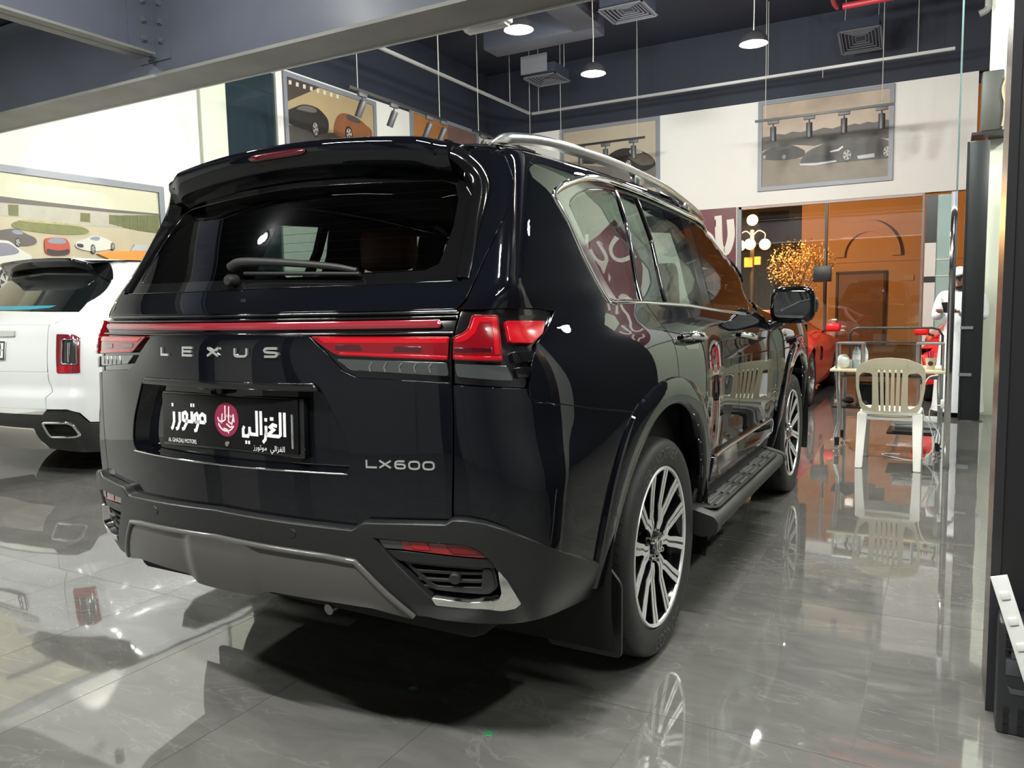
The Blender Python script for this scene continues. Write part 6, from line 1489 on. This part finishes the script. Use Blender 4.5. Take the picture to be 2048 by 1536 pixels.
# ================================================================== desk
silver = mat('silver tube', (.48, .49, .50), rough=.28, metal=.9)
dk = empty('desk', (1.43, 4.75, 0), 0, 'small desk with cream top and silver tube legs behind the plastic chair', 'desk')
W(box('desktop', (1.44, 4.77, .715), (.90, .60, .022), mat('cream laminate', (.70, .62, .42), rough=.4), bev=.004), dk)
W(box('under_shelf', (1.44, 4.85, .645), (.80, .40, .012), mat('grey shelf', (.25, .25, .25), rough=.4)), dk)
W(box('low_shelf', (1.62, 4.80, .17), (.36, .40, .014), blk), dk); W(box('mid_shelf', (1.17, 4.80, .378), (.34, .40, .014), blk), dk)
for x in (1.05, 1.83):
    W(tube('front_leg', [(x, 4.56, .70), (x, 4.56, .60), (x+.01, 4.60, .38), (x+.012, 4.62, .25), (x-.01, 4.56, .14), (x-.01, 4.54, .03)], .020, silver, n=10), dk)
    W(tube('rear_leg', [(x+.01, 4.98, .70), (x+.01, 4.98, .03)], .018, silver, n=10), dk)
    for y in (4.54, 4.98):
        W(lathe('leg_foot', [(0, 0), (.032, 0), (.032, .008), (.008, .014), (.008, .05)], chrome, n=16, c=(x, y, 0)), dk); W(tube('leg_sleeve', [(x, y, .05), (x, y, .12)], .021, blk, n=10), dk)
    # raised side rack
    sx = 1 if x > 1.4 else -1
    x0, x1_ = (x-.02, x+.20) if sx < 0 else (x-.18, x+.03)
    W(box('rack_shelf', ((x0+x1_)/2, 4.62, .945), (x1_-x0, .24, .012), silver), dk)
    for xx in (x0+.01, x1_-.01):
        for yy in (4.51, 4.73): W(tube('rack_post', [(xx, yy, .725), (xx, yy, .945)], .009, silver, n=8), dk)
W(tube('rear_rail', [(1.09, 5.06, .73), (1.09, 5.06, 1.00), (1.115, 5.06, 1.045), (1.16, 5.06, 1.06), (1.76, 5.06, 1.06), (1.81, 5.06, 1.045), (1.84, 5.06, .99), (1.84, 5.06, .73)], .011, blk, n=10), dk)
W(tube('rear_rail', [(1.09, 5.06, .93), (1.84, 5.06, .93)], .010, blk, n=8), dk)
watr = mat('water bottle plastic', (.55, .66, .76), rough=.06, coat=1., spec=.8); bcap = mat('blue cap', (.02, .08, .45), rough=.4)
for x, y, lb in ((1.185, 4.66, 'water bottle with blue cap under the left rack of the desk'), (1.235, 4.78, 'water bottle with blue cap standing in the open on the desk')):
    r = empty('water_bottle', (x, y, .726), 0, lb, 'bottle', 'water bottles on the desk')
    lathe('bottle_body', [(0, 0), (.031, 0), (.033, .01), (.033, .05), (.030, .06), (.033, .07), (.033, .12), (.028, .15), (.013, .178), (.013, .19), (0, .19)], watr, r, n=24)
    lathe('bottle_label', [(.0335, .075), (.0338, .075), (.0338, .115), (.0335, .115)], mat('bottle label', (.85, .87, .90), rough=.4), r, n=24); lathe('bottle_cap', [(.0, .212), (.014, .212), (.0155, .206), (.0155, .186), (0, .186)], bcap, r, n=20)
paper = mat('white paper', (.80, .80, .80), rough=.6)
t = empty('tissue_bag', (1.09, 4.56, .726), 0, 'crumpled white tissue pack on the left end of the desk', 'tissues'); bm = bmesh.new(); bmesh.ops.create_icosphere(bm, subdivisions=3, radius=1)
for v in bm.verts: n_ = random.uniform(.88, 1.08); v.co = Vector((v.co.x*.055*n_, v.co.y*.04*n_, .062+v.co.z*.062*n_))
from_bm('pack', bm, paper, t, smooth=True); box('tissue_box', (.018, .095, .035), (.09, .07, .07), mat('pale box', (.66, .66, .62), rough=.5), t, bev=.006)
cp = empty('paper_cup', (1.76, 4.62, .726), 0, 'paper cup with a brown round logo holding pens on the desk', 'cup')
lathe('cup', [(0, .0), (.030, 0), (.040, .095), (.042, .10), (.039, .10), (.030, .01), (0, .008)], mat('cup card', (.72, .62, .48), rough=.5), cp, n=28)
bm = bmesh.new(); bm_lathe(bm, [(0, -.0378), (.020, -.0375), (.020, -.030)], 20, 'Y', (0, 0, .052)); from_bm('cup_logo', bm, mat('cup logo', (.10, .03, .025), rough=.5), cp)
for k, (dx, c_) in enumerate(((-.015, (.05, .05, .45)), (.012, (.3, .05, .35)), (.0, (.1, .1, .1)))): tube('pen', [(dx*.3, .0, .02), (dx*1.6, .005*k, .155)], .004, mat('pen %d' % k, c_, rough=.3), cp, n=6)
bk = empty('mesh_basket', (1.30, 4.84, .386), 0, 'black wire mesh basket on the middle shelf of the desk', 'basket')
bm = bmesh.new()
for k in range(15):
    x = -.115+.0164*k
    for dx in (-1, 1): bm_tube(bm, [(x, -.12, .01), (min(.118, max(-.118, x+.10*dx)), -.12, .19)], .0022, 4)
from_bm('mesh_front', bm, blk, bk); box('basket_rim', (0, -.12, .195), (.245, .012, .012), blk, bk); box('basket_back', (0, .08, .10), (.24, .006, .19), blk, bk); box('basket_floor', (0, -.02, .006), (.24, .2, .01), blk, bk)
crump = mat('black cloth', (.015, .015, .016), rough=.8)
for x, y, z, s_, m_, nm, lb in ((1.112, 4.78, .392, .05, crump, 'black_bag', 'crumpled black bag on the middle desk shelf left of the basket'), (1.255, 4.63, .392, .042, mat('grey plastic bag', (.05, .055, .065), rough=.4), 'plastic_bag', 'small dark plastic bag in front of the mesh basket')):
    bm = bmesh.new(); bmesh.ops.create_icosphere(bm, subdivisions=3, radius=1)
    for v in bm.verts: n_ = random.uniform(.8, 1.1); v.co = Vector((v.co.x*s_*n_, v.co.y*s_*.7*n_, s_*.62+v.co.z*s_*.62*n_))
    o = from_bm(nm, bm, m_, smooth=True); o.location = (x, y, z); tag(o, lb, 'bag')
ps = [(0, paper, .36, 0.), (.02, mat('grey folder', (.30, .32, .34), rough=.5), .34, .1), (.04, paper, .35, -.1), (.06, mat('pale folder', (.55, .57, .58), rough=.5), .33, .05), (.08, paper, .34, .0)]
for k, (dz, m_, w_, rz) in enumerate(ps):
    tag(box('paper_stack', (1.66, 4.80, .178+.012+dz*1.1), (w_, .28, .021), m_, rz=rz, bev=.002), ['bottom bundle of papers on the low desk shelf', 'grey folder lying second from the bottom of the paper pile', 'white bundle in the middle of the paper pile on the low shelf', 'pale folder second from the top of the paper pile', 'top white bundle of the paper pile on the low shelf'][k], 'papers')
tag(box('ledger', (1.42, 4.85, .6585), (.36, .22, .008), mat('pink file', (.55, .30, .33), rough=.5)), 'thin pink file on the shelf under the desktop', 'file')
cab = mat('white cable', (.75, .75, .73), rough=.4)
tag(tube('power_cable', catmull([(1.82, 4.42, .70), (1.74, 4.41, .66), (1.70, 4.41, .45), (1.78, 4.41, .25), (1.80, 4.38, .10), (1.70, 4.30, .008), (1.50, 4.36, .008), (1.42, 4.48, .008), (1.55, 4.52, .008)], 6), .0045, cab, n=6), 'white power cable looping down from the desk to the floor', 'cable')
tag(tube('charger_cable', catmull([(1.86, 4.36, .46), (1.78, 4.38, .44), (1.77, 4.40, .34), (1.84, 4.40, .22), (1.84, 4.36, .14)], 6), .004, cab, n=6), 'thin white charger cable hanging from the glass post', 'cable')
tag(box('power_adapter', (1.868, 4.36, .47), (.05, .05, .07), cab, bev=.008), 'white power adapter by the chrome post', 'adapter')
# ================================================================== person beyond the glass, in white robe
def person():
    r = empty('person', (2.0, 7.26, 0), math.radians(-22), 'person in white robe and headscarf with black cord, looking down at a phone', 'person')
    robe = mat('white robe cloth', (.74, .75, .77), rough=.7, noise=(.06, 6)); skin = mat('skin', (.36, .20, .13), rough=.5)
    J = {'pel': (0, 0, .92), 'ch': (0, .0, 1.22), 'nk': (0, -.01, 1.42), 'sl': (-.19, 0, 1.36), 'el': (-.25, -.02, 1.10), 'wl': (-.10, -.22, 1.16), 'sr': (.19, 0, 1.36), 'er': (.25, -.02, 1.10), 'wr': (.07, -.24, 1.16), 'hl': (-.10, 0, .86), 'kl': (-.11, -.01, .48), 'al': (-.11, .01, .07), 'fl': (-.12, -.14, .03), 'hr': (.10, 0, .86), 'kr': (.11, -.01, .48), 'ar': (.11, .01, .07), 'fr': (.12, -.14, .03)}
    rad = {'pel': .15, 'ch': .165, 'nk': .065, 'sl': .075, 'el': .058, 'wl': .042, 'sr': .075, 'er': .058, 'wr': .042, 'hl': .11, 'kl': .10, 'al': .09, 'fl': .04, 'hr': .11, 'kr': .10, 'ar': .09, 'fr': .04}
    E_ = [('pel', 'ch'), ('ch', 'nk'), ('ch', 'sl'), ('sl', 'el'), ('el', 'wl'), ('ch', 'sr'), ('sr', 'er'), ('er', 'wr'), ('pel', 'hl'), ('hl', 'kl'), ('kl', 'al'), ('al', 'fl'), ('pel', 'hr'), ('hr', 'kr'), ('kr', 'ar'), ('ar', 'fr')]
    ks = list(J); me = bpy.data.meshes.new('robe'); me.from_pydata([J[k] for k in ks], [(ks.index(a), ks.index(b)) for a, b in E_], [])
    o = link('body', me, robe, r); sk_ = o.modifiers.new('skin', 'SKIN'); lay = me.skin_vertices[0] if me.skin_vertices else None
    if lay is None:
        bm = bmesh.new(); bm.from_mesh(me); bm.verts.layers.skin.verify(); bm.to_mesh(me); bm.free(); lay = me.skin_vertices[0]
    for i, k in enumerate(ks): lay.data[i].radius = (rad[k], rad[k]*.75 if k in ('ch', 'pel') else rad[k]); lay.data[i].use_root = (k == 'pel')
    sd = o.modifiers.new('sub', 'SUBSURF'); sd.levels = 2; sd.render_levels = 2
    lathe('robe_skirt', [(.19, .95), (.20, .8), (.23, .5), (.25, .15), (.26, .06), (.24, .06), (.20, .5), (.17, .9)], robe, r, n=32)
    # head bent forward
    hd = bmesh.new(); bmesh.ops.create_uvsphere(hd, u_segments=24, v_segments=16, radius=1)
    for v in hd.verts:
        x, y, z = v.co; fx = .076*(1-.22*max(0, -z)); v.co = Vector((x*fx, y*.095*(1-.1*max(0, -z)), z*.115))
    def H(p): q = Matrix.Rotation(math.radians(28), 3, 'X') @ Vector(p); return (q.x, q.y-.045, q.z+1.53)
    for v in hd.verts: v.co = Vector(H(v.co))
    h = from_bm('head', hd, skin, r, smooth=True)
    prism('nose', [(-.012, -.03), (.012, -.03), (.006, .02), (-.006, .02)], 0, 1, skin, h, plane='XZ'); nz = h.children[-1]
    for v in nz.data.vertices: y = -.088-.028*v.co.y*(1 if v.co.z < 0 else .3); v.co = Vector(H((v.co.x, y, v.co.z)))
    eye = mat('eye dark', (.02, .012, .01), rough=.2)
    for s in (-1, 1):
        b = bmesh.new(); bmesh.ops.create_uvsphere(b, u_segments=10, v_segments=8, radius=.009)
        for v in b.verts: v.co = Vector(H(v.co+Vector((.030*s, -.084, .018))))
        from_bm('eye', b, eye, h, smooth=True); tube('brow', [H((.016*s, -.089, .036)), H((.030*s, -.087, .041)), H((.048*s, -.076, .036))], .004, eye, h, n=6)
    tube('mouth', [H((-.022, -.083, -.052)), H((0, -.090, -.050)), H((.022, -.083, -.052))], .005, mat('lips', (.28, .11, .09), rough=.5), h, n=6)
    tube('beard', [H((-.062, -.03, -.03)), H((-.045, -.058, -.075)), H((0, -.075, -.096)), H((.045, -.058, -.075)), H((.062, -.03, -.03))], .018, eye, h, n=8)
    sc_ = bmesh.new(); bmesh.ops.create_uvsphere(sc_, u_segments=24, v_segments=16, radius=1)
    dl = [v for v in sc_.verts if v.co.y < -.55 and v.co.z < .42]; bmesh.ops.delete(sc_, geom=dl, context='VERTS')
    for v in sc_.verts:
        x, y, z = v.co; w_ = 1+.75*max(0, -z); v.co = Vector(H((x*.094*w_, y*.112+.01, z*.132-.03*max(0, -z))))
    sf = from_bm('headscarf', sc_, robe, r, smooth=True); so = sf.modifiers.new('thick', 'SOLIDIFY'); so.thickness = .008
    for dz in (0, .016): tube('head_cord', [H((.096*math.cos(a), .114*math.sin(a)+.01, .058+dz)) for a in np.linspace(0, 2*PI, 25)[:-1]], .008, mat('black cord', (.01, .01, .01), rough=.7), sf, n=8, closed=True)
    for s, wr in ((-1, J['wl']), (1, J['wr'])):
        b = bmesh.new(); wv = Vector(wr); bm_box(b, tuple(wv+Vector((-.02*s*-1*0, -.045, .01))), (.055, .08, .03), bev=.012)
        for k in range(4):
            base = wv+Vector((-.022+.015*k, -.082, .012)); ln = (.030, .036, .034, .026)[k]
            bm_tube(b, [tuple(base), tuple(base+Vector((-.004*s, -ln, .004))), tuple(base+Vector((-.010*s, -ln*1.1, .028)))], .008, 8)
        bm_tube(b, [tuple(wv+Vector((-.028*s, -.04, .014))), tuple(wv+Vector((-.040*s, -.066, .030))), tuple(wv+Vector((-.036*s, -.088, .040)))], .009, 8)
        from_bm('hand', b, skin, r, smooth=True, angle=60)
    return r
person()
ph_ = Matrix.Rotation(math.radians(-22), 3, 'Z')
tag(box('phone', tuple(Vector((2.0, 7.26, 0))+ph_ @ Vector((-.012, -.345, 1.215))), (.072, .012, .14), mat('phone black', (.01, .01, .012), rough=.15), rot=ph_ @ Matrix.Rotation(math.radians(35), 3, 'X'), bev=.006), 'black phone held by the person in white', 'phone')
# ================================================================== odds and ends by the dark pillar
ls = empty('white_metal_strip', (2.05, -.10, 0), 0, 'white slotted metal strip leaning against the dark pillar', 'strip')
st = box('strip_bar', (0, 0, 0), (.045, .006, .50), mat('white enamel', (.75, .75, .73), rough=.4), ls, bev=.002); st.location = (.045, -.022, .262); st.rotation_euler = (0, math.radians(-17.3), 0)
for k in range(6): box('strip_tab', (0, -.005, -.20+.078*k), (.024, .008, .022), mat('white enamel'), st, bev=.002)
bpy.context.view_layer.update()
cr = empty('black_crate', (2.21, -.03, 0), 0, 'black plastic case with vent slots on the floor by the pillar', 'crate')
cm = mat('black crate plastic', (.016, .018, .020), rough=.45)
box('case', (0, 0, .175), (.36, .13, .35), cm, cr, bev=.01)
for r_ in range(3):
    for k in range(9):
        for z0 in (.315, .075): box('vent_slot', (-.155+.037*k, -.066, z0-.028*r_), (.014, .006, .020), void, cr)
box('case_badge', (-.06, -.067, .205), (.05, .006, .045), mat('badge grey', (.06, .065, .07), rough=.4), cr, bev=.002); box('case_badge', (-.14, -.067, .215), (.04, .006, .05), mat('badge grey'), cr, bev=.002)
for z in (.255, .145): prism('case_chevron', [(-.155, z+.012), (-.145, z-.012), (-.105, z-.012), (-.095, z+.012), (-.11, z+.004), (-.14, z+.004)], -.069, -.064, mat('badge grey'), cr, plane='XZ')
# fittings above the corridor door
ac = empty('outdoor_unit', (2.22, 7.25, 3.05), 0, 'dark cased air conditioning unit above the corridor door', 'air conditioner')
box('casing', (0, 0, .33), (.20, .30, .62), mat('ac dark', (.055, .055, .05), rough=.5), ac, bev=.02); box('shelf', (.0, 0, .0), (.36, .355, .03), blk, ac); tube('hose', catmull([(.10, -.16, .05), (.12, -.17, .25), (.09, -.16, .42), (.12, -.16, .55)], 5), .015, mat('tan hose', (.42, .32, .20), rough=.6), ac, n=8)
tag(tube('drain_pipe', catmull([(2.16, 7.36, 5.6), (2.16, 7.36, 4.55), (2.15, 7.36, 4.40), (2.08, 7.36, 4.36)], 5), .035, mat('dark pipe', (.10, .10, .095), rough=.5), n=12), 'dark drain pipe with an elbow above the corridor door', 'pipe')
for x, y, lb in ((0.267, -0.675, 'green round sticker on the floor nearest the bumper'), (0.651, -0.804, 'green round sticker on the floor farther from the bumper')):
    o = lathe('floor_sticker', [(0, .0012), (.014, .0012), (.015, .0)], mat('green sticker', (.03, .22, .09), rough=.4), n=24); o.location = (x, y, 0.0005); tag(o, lb, 'sticker')
# ================================================================== outside, under sodium street lamps
orange = mat('ochre facade', (.62, .36, .18), rough=.8, noise=(.10, 1.2)); dkf = mat('dark facade', (.07, .065, .06), rough=.8, noise=(.3, 1.)); pav = mat('pavement', (.20, .16, .12), rough=.7, noise=(.2, 2))
struct(box('ground_outside', (-1, 21, -.06), (26, 17.5, .1), pav))
fb = empty('facade', (0, 22.2, 0), 0, 'sunlit looking ochre house front with an arch, beyond the windows', 'building'); fb['label'] = 'ochre house front with a moulded arch lit by street lamps beyond the windows'
W(box('wall', (2.2, 22.4, 3.5), (8.4, .4, 7.0), orange), fb); W(box('string_course', (2.2, 22.18, 2.45), (8.4, .08, .12), orange), fb)
bm = bmesh.new()
a_in = arc(-.17, 2.55, .62, .70, 0, 180, 24); a_out = arc(-.17, 2.55, .86, 1.02, 0, 180, 24)
bm_prism(bm, a_out+a_in[::-1], 22.05, 22.25, 'XZ'); W(from_bm('arch_moulding', bm, orange), fb)
W(box('door_leaf', (-.34, 22.18, 1.03), (1.20, .06, 2.06), mat('brown door', (.25, .12, .06), rough=.6)), fb)
for x in (-.98, .30): W(box('door_frame', (x, 22.15, 1.05), (.06, .12, 2.10), mat('dark brown frame', (.07, .035, .02), rough=.6)), fb)
W(box('door_frame', (-.34, 22.15, 2.10), (1.34, .12, .07), mat('dark brown frame')), fb); W(box('house_number', (.9, 22.17, 1.9), (.25, .02, .14), mat('house number', (.6, .45, .3), rough=.6)), fb)
fd = empty('dark_building', (-6, 24, 0), 0, 'dark office block beyond the street lamp', 'building')
W(box('wall', (-6.2, 24.5, 4.5), (8.4, .5, 9.0), dkf), fd)
for i in range(5):
    for j in range(3):
        W(box('window', (-9.2+1.5*i, 24.23, 1.6+2.1*j), (.95, .06, 1.1), mat('night pane', (.03, .03, .035), rough=.1)), fd)
globe = mat('lit globe', (1, .7, .35), emit=(1., .50, .11), estr=9.)
sl = empty('street_lamp', (-2.45, 17.5, 0), 0, 'ornate street lamp with four glowing globes beyond the window', 'street lamp')
iron = mat('dark iron', (.05, .04, .03), rough=.5)
W(tube('post', [(-2.45, 17.5, 0), (-2.45, 17.5, 3.1)], .05, iron, n=12), sl); W(box('lamp_box', (-2.52, 17.45, 2.30), (.20, .12, .24), mat('amber box', (.5, .28, .06), rough=.5)), sl); W(box('lamp_box', (-2.30, 17.45, 2.33), (.15, .12, .20), mat('amber box')), sl)
for dx, z in ((0, 3.35), (-.30, 2.73), (0, 2.735), (.31, 2.73)):
    yy = 17.5-(.25 if (dx == 0 and z < 3) else 0)
    bm = bmesh.new(); bmesh.ops.create_uvsphere(bm, u_segments=24, v_segments=14, radius=.135)
    for v in bm.verts: v.co += Vector((-2.45+dx, yy, z))
    g = W(from_bm('globe', bm, globe, smooth=True), sl)
    if dx: W(tube('scroll_arm', catmull([(-2.45, 17.5, 2.95), (-2.45+dx*.5, 17.5, 3.08), (-2.45+dx, 17.5, 3.0), (-2.45+dx, 17.5, 2.88)], 6), .016, iron, n=8), sl)
l = bpy.data.lights.new('street_glow', 'POINT'); l.energy = 900; l.color = (1., .52, .19); l.shadow_soft_size = .3
o = bpy.data.objects.new('street_glow', l); COL.objects.link(o); o.location = (-2.45, 17.1, 3.05); keep(o, sl)
s2_ = copy_tree(sl); s2_.location = (3.2, 17.5, 0); s2_['label'] = 'street lamp farther along the pavement, out of view'
bpy.context.view_layer.update()
tree = empty('blossom_tree', (-1.25, 17.2, 0), 0, 'small tree with dense golden blossom beside the street lamp', 'tree')
bark = mat('bark', (.12, .07, .04), rough=.9); leaf = mat('golden blossom', (.66, .46, .20), rough=.7, noise=(.4, 8))
W(tube('trunk', [(-1.25, 17.2, 0), (-1.27, 17.2, .9), (-1.30, 17.2, 1.5)], .05, bark, radii=[.07, .05, .04]), tree)
rs = random.Random(4)
for k in range(9):
    a = 2*PI*k/9; W(tube('branch', [(-1.29, 17.2, 1.3+.04*k), (-1.25+.30*math.cos(a), 17.2+.3*math.sin(a), 1.8+.05*k), (-1.25+.52*math.cos(a), 17.2+.5*math.sin(a), 2.15+.06*(k % 4))], .014, bark, n=6), tree)
V = []; Fc = []
for k in range(2600):
    a, b, r_ = rs.uniform(0, 2*PI), rs.uniform(-1, 1), rs.random()**.45
    cx_ = -1.25+.80*r_*math.cos(a)*math.sqrt(1-b*b); cy_ = 17.2+.70*r_*math.sin(a)*math.sqrt(1-b*b); cz_ = 2.12+.62*r_*b+.10*math.sin(5*a)
    s0 = len(V); sz = rs.uniform(.016, .034); d1, d2 = Vector((rs.gauss(0, 1), rs.gauss(0, 1), rs.gauss(0, 1))).normalized(), Vector((rs.gauss(0, 1), rs.gauss(0, 1), rs.gauss(0, 1))).normalized(); c_ = Vector((cx_, cy_, cz_))
    V += [c_-d1*sz, c_+d2*sz*.7, c_+d1*sz, c_-d2*sz*.7]; Fc.append((s0, s0+1, s0+2, s0+3))
o = W(raw('blossom', V, Fc, leaf), tree); o['kind'] = 'stuff'
